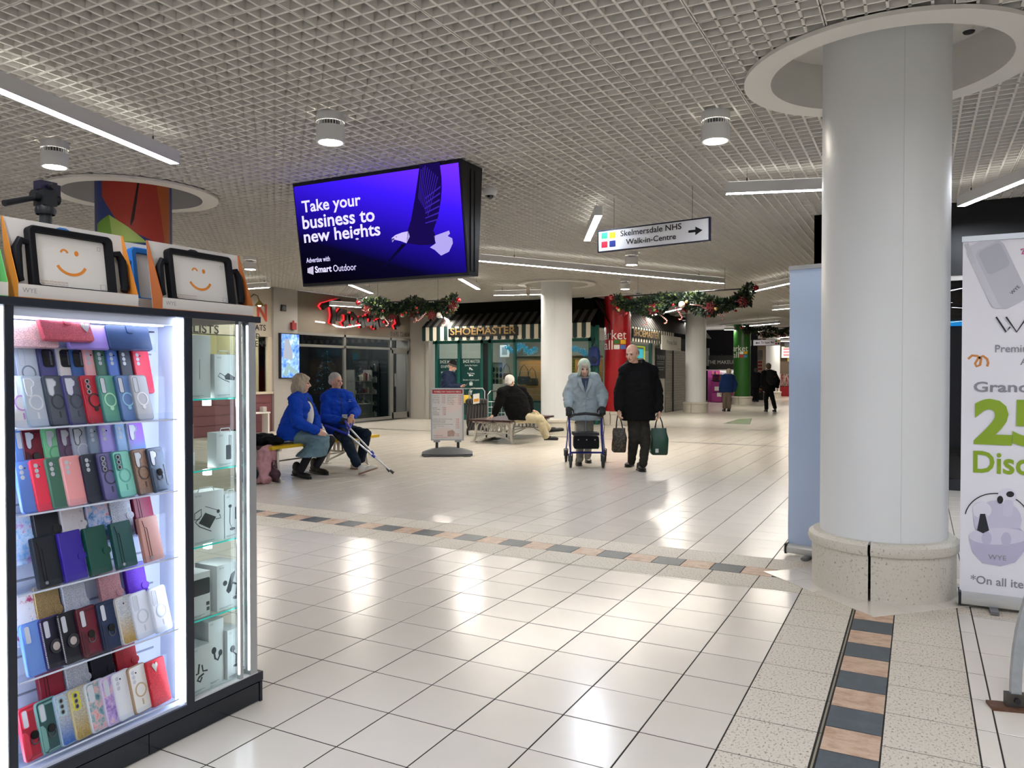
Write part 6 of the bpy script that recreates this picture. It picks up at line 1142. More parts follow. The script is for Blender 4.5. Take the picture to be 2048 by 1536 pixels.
t = thing('white_poster', 'white poster with pink lettering at the end of the mall', 'poster', (ex(1560), YE+2.8, ez(714))); MB().box(-.35, .35, 0, .02, 0, .62).build('sheet', m_white, t, 0); q = MB(); FQ = FR((0, -.001, 0), (1, 0, 0), (0, 0, 1))
for k in range(3): MB().fbox(FQ, -.25, .25-.1*k, .1+.16*k, .2+.16*k, 0, .003).build('printed_line', M('pink_ink', 'c06a78', .5), t, 0)
t = thing('yellow_price_board', 'yellow price board under a black strip at the end of the mall', 'sign', (ex(1577), YE+2.7, ez(722))); MB().box(-.25, .4, 0, .02, 0, .75).build('board', M('board_yellow', 'c9b01e', .5), t, 0); MB().box(-.6, .6, -.01, .0, .8, 1.15).build('strip', m_black, t, 0)
q = MB(); q.box(-6, 0, YE+.5, YE+.8, 2.9, 2.94); q.build('ceiling_lamp', EM('end_lamp', 'fff4e4', 10), bpy.data.objects['wall_end'], 0)
MB().box(-7.5, -6.6, 36.5, 36.8, 2.8, 2.83).build('ceiling_lamp', EM('end_lamp', 'fff4e4', 10), bpy.data.objects['wall_end'], 0)
# ================================================================== dark shop behind the near column
YD = 9.72; XD = -1.1
ds = struct('wall_dark_shop', MB().box(XD, 8, YD, YD+.15, 2.36, ZC).box(XD, XD+.2, YD, 30, 0, ZC).box(XD+.2, 8, YD+4, YD+4.1, 0, ZC), m_black, smooth=0)
w4 = struct('window_4', MB(), m_dark); p = atY(1910, 555, YD)
MB().box(XD+.2, 8, YD+.02, YD+.08, p[2]-.03, p[2]+.03).build('transom', m_white, w4, 0); MB().box(XD+.2, 8, YD+.02, YD+.08, 0, .12).build('sill', m_dark, w4, 0); MB().box(XD+.2, 8, YD+.05, YD+.055, .12, 2.36).build('pane', GLASS('night_glass', '8a9098', rough=.01, ior=1.5), w4, 0)
for x in (.0, 1.6, 3.2, 4.8): MB().box(x-.04, x+.04, YD+.01, YD+.09, 0, 2.36).build('mullion', m_dark, w4, 0)
t = thing('cyan_sign_light', 'small cyan light inside the dark shop', 'light', (.42, YD+1.2, 1.9)); MB().box(-.12, .12, 0, .03, -.03, .03).build('tube', EM('cyan_tube', '2fb8ff', 4), t, 0); MB().box(-.14, .14, .03, .05, -.05, .05).build('back_plate', m_dark, t, 0)
# coloured inlays in the floor far down the mall
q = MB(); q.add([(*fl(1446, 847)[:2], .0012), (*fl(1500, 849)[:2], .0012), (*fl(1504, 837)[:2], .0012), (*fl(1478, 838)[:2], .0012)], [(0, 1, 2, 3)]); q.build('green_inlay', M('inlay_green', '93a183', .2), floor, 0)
# ================================================================== benches, sign, trolley
m_iron = M('cast_iron_white', 'd6d0c4', .5, var=.06, vs=12); m_ys = M('slat_yellow', 'c9a412', .5); m_rs = M('slat_oxblood', '3a1c1c', .4)
def bench(label, x0, x1, y0, y1, ends, slats, zt=.43):
    t = thing('bench', label, 'bench', ((x0+x1)/2, (y0+y1)/2, 0), 0, 'slatted benches with white iron ends'); B = V3((x0+x1)/2, (y0+y1)/2, 0); W_ = x1-x0
    n = len(slats)
    for k, c in enumerate(slats): a = x0-.04+(W_+.08)*k/n; MB().box(a+.004, a+(W_+.08)/n-.004, y0, y1, zt-.035, zt).build('seat_slat', c, t, 0, B)
    for y in ends:
        F = FR((x0, y, 0), (1, 0, 0), (0, 0, 1)); q = MB(); h = zt-.036; th = .03
        st = lambda P, w=.026: stroke(q, P, w, -th/2, th/2, F)
        st([(-.02, h-.014), (W_+.02, h-.014)], .03); st([(.07, .19), (W_-.07, .19)], .026)
        for s, o in ((1, 0), (-1, W_)):
            st([(o+s*.05, h), (o+s*.04, .2), (o+s*.015, .05), (o-s*.01, .012)], .034)
            q.fbox(F, o+s*.0-.05, o+s*.0+.05, 0, .016, -.035, .035)
            st([(o+s*.05, .06)]+[(o+s*(.05+.26*math.sin(math.radians(a))), .06+.115*math.sin(math.radians(a))) for a in (20, 45, 70, 90)], .02)
        bx = [.06+(W_-.12)*k/4 for k in range(5)]
        for k in range(4): st(arc((bx[k]+bx[k+1])/2, .2, (bx[1]-bx[0])*.5, 180, 0, 10, h-.23), .017)
        for k in range(3): st(arc(bx[k+1], .2, (bx[1]-bx[0])*.5, 180, 0, 10, h-.24), .017)
        c = []; ringp(q, W_/2, .2+(h-.2)*.5, .075, .092, -th/2, th/2, F, 0, 22)
        q.build('iron_end', m_iron, t, 0, B)
    MB().box((x0+x1)/2-.012, (x0+x1)/2+.012, ends[0], ends[1], .185, .2).build('stretcher', m_iron, t, 0, B)
    return t
bench('bench with a yellow front slat where the couple in blue sit', -7.42, -6.68, 6.6, 8.62, (6.76, 8.42), [m_rs, m_rs, m_rs, m_rs, m_ys])
bench('bench with dark slats where the white-haired man sits', -7.28, -6.47, 12.12, 13.98, (12.27, 13.8), [m_rs]*5)
# takeaway menu sign
c = fl(895, 911); t = thing('pavement_sign', 'takeaway menu sign on a grey rubber base', 'sign', (c[0], c[1], 0)); B = V3(c[0], c[1], 0); FA = FR(B, _r+_f*.06, (0, 0, 1)); Da = dep(c)
mrub = M('rubber_grey', '4b4d50', .6); q = MB(); rings = []
for k in range(13):
    s = -1+2*k/12; hh = .135*(1-.55*abs(s)**2)+.0; dd = .2*(1-.25*abs(s)); u = .39*s
    rings.append([B+FA[1]*u+FA[3]*a+V3(0, 0, b) for a, b in ((-dd, .012), (dd, .012), (dd*1.02, .04), (dd*.55, hh*.82), (0.06, hh), (-.06, hh), (-dd*.55, hh*.82), (-dd*1.02, .04))])
q.loft(rings); q.build('rubber_base', mrub, t, 40, B)
for s in (-1, 1): MB().fbox(FA, s*.31-.05, s*.31+.05, 0, .02, -.22, .22).build('base_foot', mrub, t, 0, B)
for u in (-.165, .165): MB().cyl(B+FA[1]*u+V3(0, 0, .11), B+FA[1]*u+V3(0, 0, .235), .022, n=12).build('spring_post', m_blackm, t, base=B); MB().fbox(FA, u-.05, u+.05, .21, .24, -.03, .03).build('clamp', M('clamp_grey', '8b8e92', .4, .5), t, 0, B)
PW, PZ0, PZ1 = .255, .235, 1.05; q = MB()
for a in ((-PW, -PW+.022, PZ0, PZ1), (PW-.022, PW, PZ0, PZ1), (-PW, PW, PZ0, PZ0+.022), (-PW, PW, PZ1-.022, PZ1)): q.fbox(FA, *a, -.025, .02)
q.build('snap_frame', m_alu, t, 0, B); MB().fbox(FA, -PW+.02, PW-.02, PZ0+.02, PZ1-.02, -.022, .012).build('poster', M('poster_white', 'd9d5d0', .35), t, 0, B)
mrd = M('menu_red', 'b3202a', .5); MB().fbox(FA, -PW+.022, PW-.022, PZ1-.085, PZ1-.025, .012, .0135).build('header_band', mrd, t, 0, B); q = MB(); text(q, 'WOMBLE INN TAKEAWAY MENU', FA, 0, PZ1-.07, .42, .028, .0145, 0, .01, align='C'); q.build('header_lettering', m_white, t, 0, B)
for P, cc in (([(-.02, .72), (.06, .66), (.16, .69), (.22, .78), (.2, .88), (.1, .93), (.02, .86)], 'e3d3cb'), ([(-.2, .36), (-.08, .44), (.05, .42), (.12, .38), (.12, .3), (.02, .27), (-.18, .29)], 'e0cfc6'), ([(0, .3), (.1, .3), (.12, .36), (.08, .4), (.0, .38)], 'c9aa9d')): q = MB(); q.prism(P, .0122, .0128, FA); q.build('food_picture', M('pic_'+cc, cc, .5), t, 0, B)
q = MB(); ql = MB()
def mline(body, x, z, w=None): text(q, body, FA, x, z, w, .0125, .0136, 0, .008)
for k, s_ in enumerate(('Sausage Barm', 'Sausage & Egg', 'Bacon Barm', 'Bacon & Egg', 'Sausage & Egg')): mline(s_, -.225, .925-.027*k, .1)
for k, s_ in enumerate(('Sausage & Bacon', 'Sausage Egg Bacon', 'Spam Barm', 'Spam & Egg', 'Fried Egg Barm', '2 Fried Eggs')): mline(s_, .0, .93-.027*k, (.14, .15, .09, .1, .12, .1)[k])
for k, s_ in enumerate(('Extras', 'Black Pudding', 'Cheese', 'Mushrooms', 'Hash Browns')): mline(s_, -.225, .74-.027*k, (.06, .11, .06, .095, .1)[k])
for k, s_ in enumerate(('Pork Barm with Apple Sauce & Stuffing', 'Brisket Beef Barm & Onion', 'Chicken Barm & Stuffing', 'Burger Grill Bun With Onions & Cheese', 'Chicken Curry & Chips', 'Chips')): mline(s_, -.225, .56-.027*k, (.3, .2, .19, .31, .17, .05)[k])
mline('Pies Baked Pasties', -.215, .305, .14); q.build('menu_lettering', m_ink2, t, 0, B)
for x, z0, n in ((-.085, .925, 5), (.165, .93, 6), (-.075, .74, 5), (.13, .56, 6), (.13, .33, 2)):
    qc = MB()
    for k in range(n): text(qc, '2.50', FA, x, z0-.027*k, .05, .014, .0136, 0, .012)
    tag(qc.build('price_lettering', mrd, t, 0, B), kind='stuff')
text(ql, 'Telephone Orders', FA, -.215, .275, .2, .014, .0136, 0, .008); ql.build('telephone_lettering', mrd, t, 0, B)
# tartan shopping trolley and wire frame by the bench
D = 15.6; c = fl(953, 742+1.3125*FPX/D); t = thing('shopping_trolley', 'black tartan shopping trolley with a price card', 'trolley', c); F = FR(c, _r, (0, 0, 1)); B = c
m, nt, b_, out = NT('tartan'); ch = nt.nodes.new('ShaderNodeTexBrick'); tc = nt.nodes.new('ShaderNodeTexCoord'); nt.links.new(tc.outputs['Object'], ch.inputs['Vector']); ch.inputs['Scale'].default_value = 9; ch.inputs['Color1'].default_value = lin('141416'); ch.inputs['Color2'].default_value = lin('1b1a1c'); ch.inputs['Mortar'].default_value = lin('6a6660'); ch.inputs['Mortar Size'].default_value = .012; ch.offset = 0; nt.links.new(ch.outputs[0], b_.inputs['Base Color']); b_.inputs['Roughness'].default_value = .8
q = MB(); q.loft([[B+F[1]*(u*w_)+F[3]*(v*d_)+V3(0, 0, z) for u, v in ((-1, -1), (1, -1), (1, 1), (-1, 1))] for z, w_, d_ in ((.12, .17, .12), (.3, .2, .15), (.62, .21, .16), (.7, .2, .14))]); q.build('tartan_bag', m, t, 30, B)
q = MB(); q.loft([[B+F[1]*(u*w_)+F[3]*(v*d_)+V3(0, 0, z) for u, v in ((-1, -1), (1, -1), (1, 1), (-1, 1))] for z, w_, d_ in ((.66, .215, .17), (.73, .215, .17), (.755, .18, .14))]); q.build('lid', m, t, 30, B)
q = MB(); q.tube([B+F[1]*.15-F[3]*.17+V3(0, 0, .08), B+F[1]*.16-F[3]*.19+V3(0, 0, .9), B+F[1]*.12-F[3]*.2+V3(0, 0, .96), B-F[1]*.12-F[3]*.2+V3(0, 0, .96), B-F[1]*.16-F[3]*.19+V3(0, 0, .9), B-F[1]*.15-F[3]*.17+V3(0, 0, .08)], .011, 8); q.build('frame', m_alu, t, base=B)
for s in (-1, 1): p = B+F[1]*s*.19-F[3]*.16+V3(0, 0, .075); MB().cyl(p-F[1]*.018, p+F[1]*.018, .074, n=20).build('wheel', m_blackm, t, base=B)
MB().fbox(FR(B+V3(0, 0, .66), _r*.98+V3(0, 0, .16), (0, 0, 1)), -.06, .07, 0, .2, .18, .184).build('price_card', M('card_w', 'd8d5cc', .5), t, 0, B); MB().fbox(FR(B+V3(0, 0, .66), _r*.98+V3(0, 0, .16), (0, 0, 1)), -.045, .055, .04, .1, .185, .187).build('card_print', M('card_or', 'c98a2a', .5), t, 0, B)
D = 15.2; c = fl(993, 742+1.3125*FPX/D); t = thing('wire_trolley', 'grey wire trolley frame beside the tartan trolley', 'trolley', c); B = c; F = FR(c, _r, (0, 0, 1))
for u in (-.17, .17): MB().tube([B+F[1]*u+V3(0, 0, .08), B+F[1]*u+V3(0, 0, .85), B+F[1]*u*.7-F[3]*.06+V3(0, 0, .92)], .011, 8).build('upright', m_alu, t, base=B)
for k in range(6): MB().tube([B+F[1]*(-.17)+V3(0, 0, .16+.11*k), B+F[1]*.17+V3(0, 0, .16+.11*k)], .006, 6).build('cross_wire', m_alu, t, base=B)
for k in range(4): MB().tube([B+F[1]*(-.1+.066*k)+V3(0, 0, .16), B+F[1]*(-.1+.066*k)+V3(0, 0, .72)], .005, 6).build('cross_wire', m_alu, t, base=B)
MB().tube([B+F[1]*-.12-F[3]*.06+V3(0, 0, .92), B+F[1]*.12-F[3]*.06+V3(0, 0, .92)], .014, 8).build('handle', m_blackm, t, base=B)
for s in (-1, 1): p = B+F[1]*s*.2+V3(0, 0, .07); MB().cyl(p-F[1]*.015, p+F[1]*.015, .069, n=20).build('wheel', m_blackm, t, base=B)
# newspaper under the bench
c = fl(983, 882); t = thing('newspaper_bundle', 'crumpled newspapers lying under the white-haired man bench', 'newspaper', c); r = random.Random(4)
for k in range(4):
    q = MB(); N_ = 8; a = r.uniform(-.5, .5); pts = [[V3(x*.3*math.cos(a)-y*.2*math.sin(a)+.06*(k-1.5), x*.3*math.sin(a)+y*.2*math.cos(a), .014+.014*k+.012*math.sin(x*7+k)*math.cos(y*5)+.012) for x in np.linspace(-.5, .5, N_)] for y in np.linspace(-.5, .5, N_)]
    vs = [p for rr in pts for p in rr]; q.add(vs+[p-V3(0, 0, .004) for p in vs], [(i*N_+j, i*N_+j+1, (i+1)*N_+j+1, (i+1)*N_+j) for i in range(N_-1) for j in range(N_-1)]+[(64+(i+1)*N_+j, 64+(i+1)*N_+j+1, 64+i*N_+j+1, 64+i*N_+j) for i in range(N_-1) for j in range(N_-1)]); q.build('sheet', SPECK('newsprint', [(0, '3a2a28'), (.42, '8a8478'), (.55, 'c2bcae'), (1, 'cfcabd')], 22, .7), t, 60)
# ================================================================== people
from mathutils import noise as mnoise
FOLD = {'fleece_jacket': .009, 'jacket': .007, 'coat': .006, 'sweater': .007, 'trousers': .006, 'jeans': .007, 'denim_skirt': .008, 'cloth': .022, 'hair': .006, 'headscarf': .005, 'hood_collar': .006}
def remesh(mb, name, mat, parent, base, vox=.011, it=3):
    me = bpy.data.meshes.new(name); b = V3(base); me.from_pydata([tuple(np.array(p)-b) for p in mb.v], [], mb.f); ob = bpy.data.objects.new(name, me); COL.objects.link(ob)
    md = ob.modifiers.new('r', 'REMESH'); md.mode = 'VOXEL'; md.voxel_size = vox; md.use_smooth_shade = True
    if it: ms = ob.modifiers.new('s', 'SMOOTH'); ms.factor = .5; ms.iterations = it
    dg = bpy.context.evaluated_depsgraph_get(); dg.update(); m2 = bpy.data.meshes.new_from_object(ob.evaluated_get(dg)); m2.name = name
    am = FOLD.get(name, 0)
    if am:
        n_ = len(m2.vertices); co = np.empty(n_*3); no = np.empty(n_*3); m2.vertices.foreach_get('co', co); m2.vertices.foreach_get('normal', no); co = co.reshape(-1, 3); no = no.reshape(-1, 3); sd0 = float(V3(base)[0]*3.7)
        sc = (34, 34, 9) if name == 'hair' else (9, 9, 17) if name != 'cloth' else (11, 11, 8)
        dv = np.array([1-2.4*abs(mnoise.noise((p[0]*sc[0]+sd0, p[1]*sc[1]+p[2]*5, p[2]*sc[2]-p[0]*6)))-.35*abs(mnoise.noise((p[0]*26, p[1]*26+sd0, p[2]*34))) for p in co]); co += no*(am*(dv-.55))[:, None]; m2.vertices.foreach_set('co', co.ravel()); m2.update()
    ob.modifiers.clear(); ob.data = m2; bpy.data.meshes.remove(me); m2.materials.clear(); m2.materials.append(mat); m2.polygons.foreach_set('use_smooth', [True]*len(m2.polygons)); ob.parent = parent; return ob
def limb(mb, pts, rad, n=12, flat=1.):
    P = [V3(p) for p in pts]; Q, R_ = [], []
    for i in range(len(P)-1):
        for k in range(4): s = k/4; Q.append(P[i]+(P[i+1]-P[i])*s); R_.append(rad[i]+(rad[i+1]-rad[i])*s)
    Q.append(P[-1]); R_.append(rad[-1]); mb.tube(Q, R_, n, flat=flat)
    for p, r_ in zip(P, rad): mb.ell(p, r_*.985, 10, 8)
def trunk(mb, secs, n=18):
    "secs: (centre, side vector, forward vector, half width, half depth)"
    mb.loft([[c+s*(w*math.copysign(abs(math.cos(a))**.8, math.cos(a)))+f*(d*math.copysign(abs(math.sin(a))**.85, math.sin(a))) for a in (2*math.pi*k/n for k in range(n))] for c, s, f, w, d in secs])
def hand(mb, w, d, pn, s=1., curl=.5, thumb=1):
    "palm, four unequal bent fingers and a thumb off the side of the palm"
    d, pn = nrm(d), nrm(pn); pn = nrm(pn-d*(pn@d)); x = np.cross(d, pn)
    R = np.stack([x, d, pn], 1); mb.ell(w+d*.045*s, np.array((.042, .05, .019))*s, 12, 8, R); mb.tube([w-d*.02, w+d*.02*s], [.026*s, .03*s], 10)
    for k, (o, L_) in enumerate(((-.03, .066), (-.01, .076), (.011, .071), (.03, .056))):
        p = w+d*.082*s+x*o*s; a = d; pts = [p-d*.02*s, p]
        for j in range(3): an = curl*(j+.6)*.75; dd = nrm(d*math.cos(an)+pn*math.sin(an)+x*o*1.2); pts.append(pts[-1]+dd*L_*s*(.42, .33, .25)[j])
        mb.tube(pts, [.0095*s, .0098*s, .009*s, .0085*s, .0068*s], 8); mb.ell(pts[-1], .0068*s, 8, 6)
    p = w+d*.03*s+x*thumb*.034*s; q = p+nrm(x*thumb*.75+d*.75+pn*.35)*.036*s; e = q+nrm(d+pn*.6+x*thumb*.1)*.03*s; mb.tube([p-x*thumb*.012*s, p, q, e], [.013*s, .0135*s, .011*s, .0085*s], 8); mb.ell(e, .0085*s, 8, 6)
SKIN = M('skin', 'c79a84', .5, var=.05, vs=30); SKIN2 = M('skin_pale', 'd0a692', .5, var=.05, vs=30)
def fabric(name, col, rough=.9, b=.5, bs=9): return M(name, col, rough, bump=b, bs=bs, var=.08, vs=14, spec=.15)
def head_parts(t, B, c, look, up, hairf, s=1., skin=SKIN, vox=.006, body=None, beard=None, glasses=False):
    f = nrm(look); up = nrm(up-f*(up@f)); x = np.cross(f, up); R = np.stack([x, f, up], 1); A = lambda a, b, d: c+(x*a+f*b+up*d)*s
    b = body
    b.ell(A(0, -.012, .022), np.array((.074, .092, .092))*s, 18, 14, R); b.ell(A(0, .012, -.03), np.array((.06, .072, .078))*s, 16, 12, R); b.ell(A(0, .046, -.082), np.array((.032, .03, .026))*s, 12, 8, R)
    b.ell(A(0, .074, .018), np.array((.045, .016, .012))*s, 12, 8, R)                     # brow
    b.tube([A(0, .078, .012), A(0, .098, -.022), A(0, .102, -.032)], [.009*s, .014*s, .015*s], 10); b.ell(A(0, .098, -.034), np.array((.018, .013, .011))*s, 10, 8, R)
    for k in (-1, 1): b.ell(A(.036*k, .062, -.025), np.array((.022, .02, .02))*s, 10, 8, R); b.ell(A(.075*k, -.008, -.012), np.array((.01, .019, .031))*s, 10, 8, R)
    b.ell(A(0, .076, -.056), np.array((.024, .012, .009))*s, 10, 8, R)
    q = MB()
    for k in (-1, 1): q.ell(A(.031*k, .077, .0), np.array((.0125, .008, .0065))*s, 10, 8, R)
    q.build('eyes', M('eye_dark', '2a2220', .3), t, base=B)
    q = MB()
    for k in (-1, 1): q.ell(A(.031*k, .083, .021), np.array((.019, .006, .0045))*s, 10, 6, R)
    q.build('eyebrows', M('brow_grey', '75685c', .8), t, base=B)
    q = MB(); q.ell(A(0, .085, -.0565), np.array((.02, .006, .004))*s, 10, 6, R); q.build('mouth', M('lip', '8d5348', .5), t, base=B)
    if hairf: hairf(A, R, s)
    if beard: q = MB(); q.ell(A(0, .045, -.075), np.array((.055, .05, .045))*s, 14, 10, R); q.ell(A(0, .07, -.045), np.array((.03, .022, .012))*s, 10, 8, R); remesh(q, 'beard', beard, t, B, .008)
    return A, R
def shoe(t, B, heel, toe, mat, sole=None, w=.046, name='shoe', h=.05):
    heel, toe = V3(heel), V3(toe); d = nrm(toe-heel); up = nrm(V3(0, 0, 1)-d*d[2]); x = np.cross(d, up); R = np.stack([x, d, up], 1); L_ = np.linalg.norm(toe-heel); q = MB()
    q.ell(heel+d*L_*.66+up*.032, (w, L_*.38, .034), 14, 10, R); q.ell(heel+d*L_*.27+up*.042, (w*.86, L_*.3, .046), 14, 10, R); q.ell(heel+d*L_*.22+up*(.05+h*.5), (w*.75, L_*.22, h*.7), 14, 10, R)
    remesh(q, name, mat, t, B, .008, 2)
    q = MB(); q.loft([[heel+d*L_*s_+x*k*w*ww+up*z for k, z in ((-1, 0), (1, 0), (1, .016), (-1, .016))] for s_, ww in ((0, .55), (.1, .85), (.3, .85), (.5, .85), (.72, 1.02), (.9, .8), (1, .35))]); q.build('sole', sole or m_blackm, t, base=B)
def body_core(b, P, side, fwd, k=.8, arms=True):
    up = V3(0, 0, 1); sh = (P['sa']+P['sb'])/2
    trunk(b, [(P['pelvis']-up*.06, side, fwd, .1, .08), (P['pelvis']+up*.04, side, fwd, .12*k+.02, .085), (P['waist'], side, fwd, .115*k+.01, .08), (P['chest'], side, fwd, .13, .09), (sh-up*.02, side, fwd, .1, .07), (P['neck'], side, fwd, .05, .052)])
    limb(b, [P['neck']-up*.03, P['head']-up*.03], [.055, .05])
    if arms:
        for a in 'ab': limb(b, [P['s'+a]*.9+sh*.1, P['e'+a], P['w'+a]], [.045, .036, .026], 10)
    for a in 'ab': limb(b, [P['h'+a], P['k'+a], P['a'+a]], [.055, .04, .03], 10)
def sleeves(q, P, r=(.075, .066, .05), cut=.93):
    sh = (P['sa']+P['sb'])/2
    for a in 'ab': limb(q, [P['neck']-UP*.03, P['neck']*.45+P['s'+a]*.55+UP*.01, P['s'+a]], [.07, .075, r[0]])
    for a in 'ab': limb(q, [P['s'+a]+(sh-P['s'+a])*.12, P['e'+a], P['e'+a]+(P['w'+a]-P['e'+a])*cut], r)
def trousers(q, P, r=(.1, .075, .062), cut=.96, hipw=.12, side=None, fwd=None):
    q.ell(P['pelvis'], (.15, .15, .12), 14, 10)
    for a in 'ab': limb(q, [P['h'+a]*.8+P['pelvis']*.2, P['k'+a], P['k'+a]+(P['a'+a]-P['k'+a])*cut], r)
def figure(label, D0, j, fwd, base_px=None):
    P = {k: atD(v[0], v[1], D0+(v[2] if len(v) > 2 else 0)) for k, v in j.items()}; B = P['pelvis'].copy(); B[2] = 0
    t = thing('person', label, 'person', B); side = nrm(np.cross(nrm(fwd), (0, 0, 1))); return t, B, P, side, nrm(fwd)
UP = V3(0, 0, 1); r_, f_ = _r, nrm((_f[0], _f[1], 0))
# --- 1 woman in blue fleece on the bench
t, B, P, sd_, fw = figure('seated woman in a blue fleece and denim skirt with a grey bob', 9.55, dict(head=(604, 767), neck=(603, 791), chest=(598, 815), waist=(590, 846), pelvis=(592, 872), sa=(588, 800, -.2), ea=(594, 845, -.3), wa=(634, 862, -.16), sb=(612, 799, .2), eb=(628, 836, .26), wb=(636, 859, .02),
    ha=(596, 874, -.1), ka=(630, 884, -.1), aa=(602, 940, -.1), hb=(600, 873, .12), kb=(661, 880, .12), ab=(634, 930, .02)), r_*.93+f_*.15)
blue = fabric('fleece_blue', '123ea6'); b = MB(); body_core(b, P, sd_, fw); sh = (P['sa']+P['sb'])/2
def hair1(A, R, s): q = MB(); q.ell(A(0, -.02, .04), (.092*s, .105*s, .095*s), 18, 14, R); [q.ell(A(.08*k, -.015, -.05), (.036*s, .07*s, .09*s), 12, 10, R) for k in (-1, 1)]; q.ell(A(0, -.085, -.06), (.09*s, .055*s, .09*s), 14, 10, R); q.ell(A(0, .065, .065), (.06*s, .035*s, .03*s), 12, 8, R); remesh(q, 'hair', M('hair_ash', 'a19480', .6, bump=.6, bs=40, var=.15, vs=30, stretch=(1, 1, .2)), t, B, .009, 2)
head_parts(t, B, P['head'], r_*.95+f_*.22, UP, hair1, .98, SKIN2, body=b)
hand(b, P['wa'], r_*.8-UP*.5+f_*.2, f_*.6+r_*-.3, .95, .7, 1); hand(b, P['wb'], r_*.7-UP*.6-f_*.2, -f_*.4-UP*.4, .95, .7, -1)
remesh(b, 'body', SKIN2, t, B, .0065, 2)
q = MB(); trunk(q, [(P['pelvis']-UP*.05-r_*.06, sd_, fw, .2, .17), (P['pelvis']+UP*.06-r_*.05, sd_, fw, .215, .18), (P['waist']-r_*.02, sd_, fw, .205, .165), (P['chest'], sd_, fw, .2, .15), (sh-UP*.01, sd_, fw, .175, .1), (P['neck']+UP*.01, sd_, fw, .08, .075), (P['neck']+UP*.035, sd_, fw, .075, .07)]); sleeves(q, P, (.082, .078, .058)); remesh(q, 'fleece_jacket', blue, t, B)
q = MB(); q.ell(P['chest']+fw*.105-UP*.09, (.075, .075, .17), 14, 12, np.stack([fw, sd_, UP], 1)); q.build('white_top', M('white_top', 'd3cfca', .8), t, base=B)
q = MB(); q.tube([P['neck']+fw*.06, P['chest']+fw*.16+UP*.03-sd_*.03, P['chest']+fw*.185-UP*.12], .006, 6); q.build('lanyard', m_blackm, t, base=B)
q = MB(); ha = (P['ha']+P['hb'])/2; ka = (P['ka']+P['kb'])/2; trunk(q, [(P['pelvis']-r_*.02, sd_, UP, .19, .13), (ha+r_*.1, sd_, UP*.9, .22, .12), (ka-r_*.05-f_*.03, sd_, UP, .25, .1), (ka+r_*.045-UP*.01-f_*.03, sd_, UP*.8+fw*.3, .25, .1)]); hm = (atD(612, 918, 9.43)+atD(652, 902, 9.67))/2; trunk(q, [(ka+UP*.05-f_*.03, sd_, fw, .24, .09), (ka*.6+hm*.4-fw*.03-f_*.04, sd_, fw, .26, .15), (hm-fw*.05-f_*.05, sd_, fw, .27, .19)]); remesh(q, 'denim_skirt', fabric('denim_skirt', '5f7884', .85, .4), t, B, .012)
for a, hl, to in (('a', (586, 948), (621, 959)), ('b', (622, 939, .02), (655, 951, .0))):
    q = MB(); limb(q, [P['k'+a], P['a'+a]+UP*.0], [.062, .047]); remesh(q, 'stocking', M('stocking', '14141a', .8), t, B, .01, 1)
    hp, tp = fl(hl[0], hl[1]+4), fl(to[0], to[1]); shoe(t, B, hp+UP*.012, tp+UP*.002, M('boot_black', '0e0f14', .55), name='boot', h=.11, w=.05)
# --- 2 man in blue fleece with crutches
t, B, P, sd_, fw = figure('seated man in a blue fleece and jeans leaning on two crutches', 10.25, dict(head=(672, 763), neck=(671, 783), chest=(675, 808), waist=(674, 836), pelvis=(684, 861), sa=(652, 797, -.06), ea=(651, 838, -.2), wa=(689, 843, -.4), sb=(696, 794, .12), eb=(712, 824, -.05), wb=(704, 832, -.36),
    ha=(676, 863, -.06), ka=(692, 880, -.45), aa=(714, 928, -.5), hb=(694, 861, .1), kb=(732, 868, -.18), ab=(722, 920, -.05)), r_*.55-f_*.8)
b = MB(); body_core(b, P, sd_, fw); sh = (P['sa']+P['sb'])/2
def hair2(A, R, s): q = MB(); q.ell(A(0, -.02, .046), (.079*s, .092*s, .08*s), 18, 14, R); [q.ell(A(.068*k, -.03, .0), (.018*s, .045*s, .045*s), 10, 8, R) for k in (-1, 1)]; remesh(q, 'hair', M('hair_white', 'a9a39c', .7, bump=.4, bs=60), t, B, .008, 2)
head_parts(t, B, P['head'], r_*.85-f_*.5, UP, hair2, .98, SKIN, body=b)
hand(b, P['wa']+UP*.0, r_*.6-UP*.55-f_*.1, -f_*.2-UP*.6+r_*.2, .95, .75, 1); hand(b, P['wb'], -r_*.35-UP*.9, -f_*.9, 1., .55, -1); remesh(b, 'body', SKIN, t, B, .0065, 2)
q = MB(); trunk(q, [(P['pelvis']-UP*.04, sd_, fw, .19, .16), (P['waist']-UP*.05, sd_, fw, .205, .165), (P['waist']+UP*.05, sd_, fw, .205, .16), (P['chest'], sd_, fw, .205, .145), (sh-UP*.01, sd_, fw, .19, .1), (P['neck']+UP*.02, sd_, fw, .085, .08), (P['neck']+UP*.05, sd_, fw, .078, .075)]); sleeves(q, P, (.085, .074, .056), .86); remesh(q, 'fleece_jacket', blue, t, B)
q = MB(); limb(q, [P['wa']+(P['ea']-P['wa'])*.2, P['wa']], [.052, .044]); remesh(q, 'black_cuff', M('cuff_black', '101012', .8), t, B, .01, 1)
cb_ = P['waist']+fw*.175+UP*.03; FQ = FR(cb_, sd_*-1 if (sd_@r_) < 0 else sd_, UP); q = MB(); q.fbox(FQ, -.0, .075, -.03, .025, 0, .004); q.build('name_badge', M('badge_white', 'd5d8dd', .4), t, 0, B); q = MB(); text(q, 'name', FQ, .008, -.005, .04, .014, .0046); q.build('badge_print', M('badge_navy', '1c2a55', .5), t, 0, B)
q = MB(); q.tube([P['neck']+fw*.07+UP*.02, P['chest']+fw*.155, cb_+UP*.03], .005, 6); q.build('lanyard', m_blackm, t, base=B)
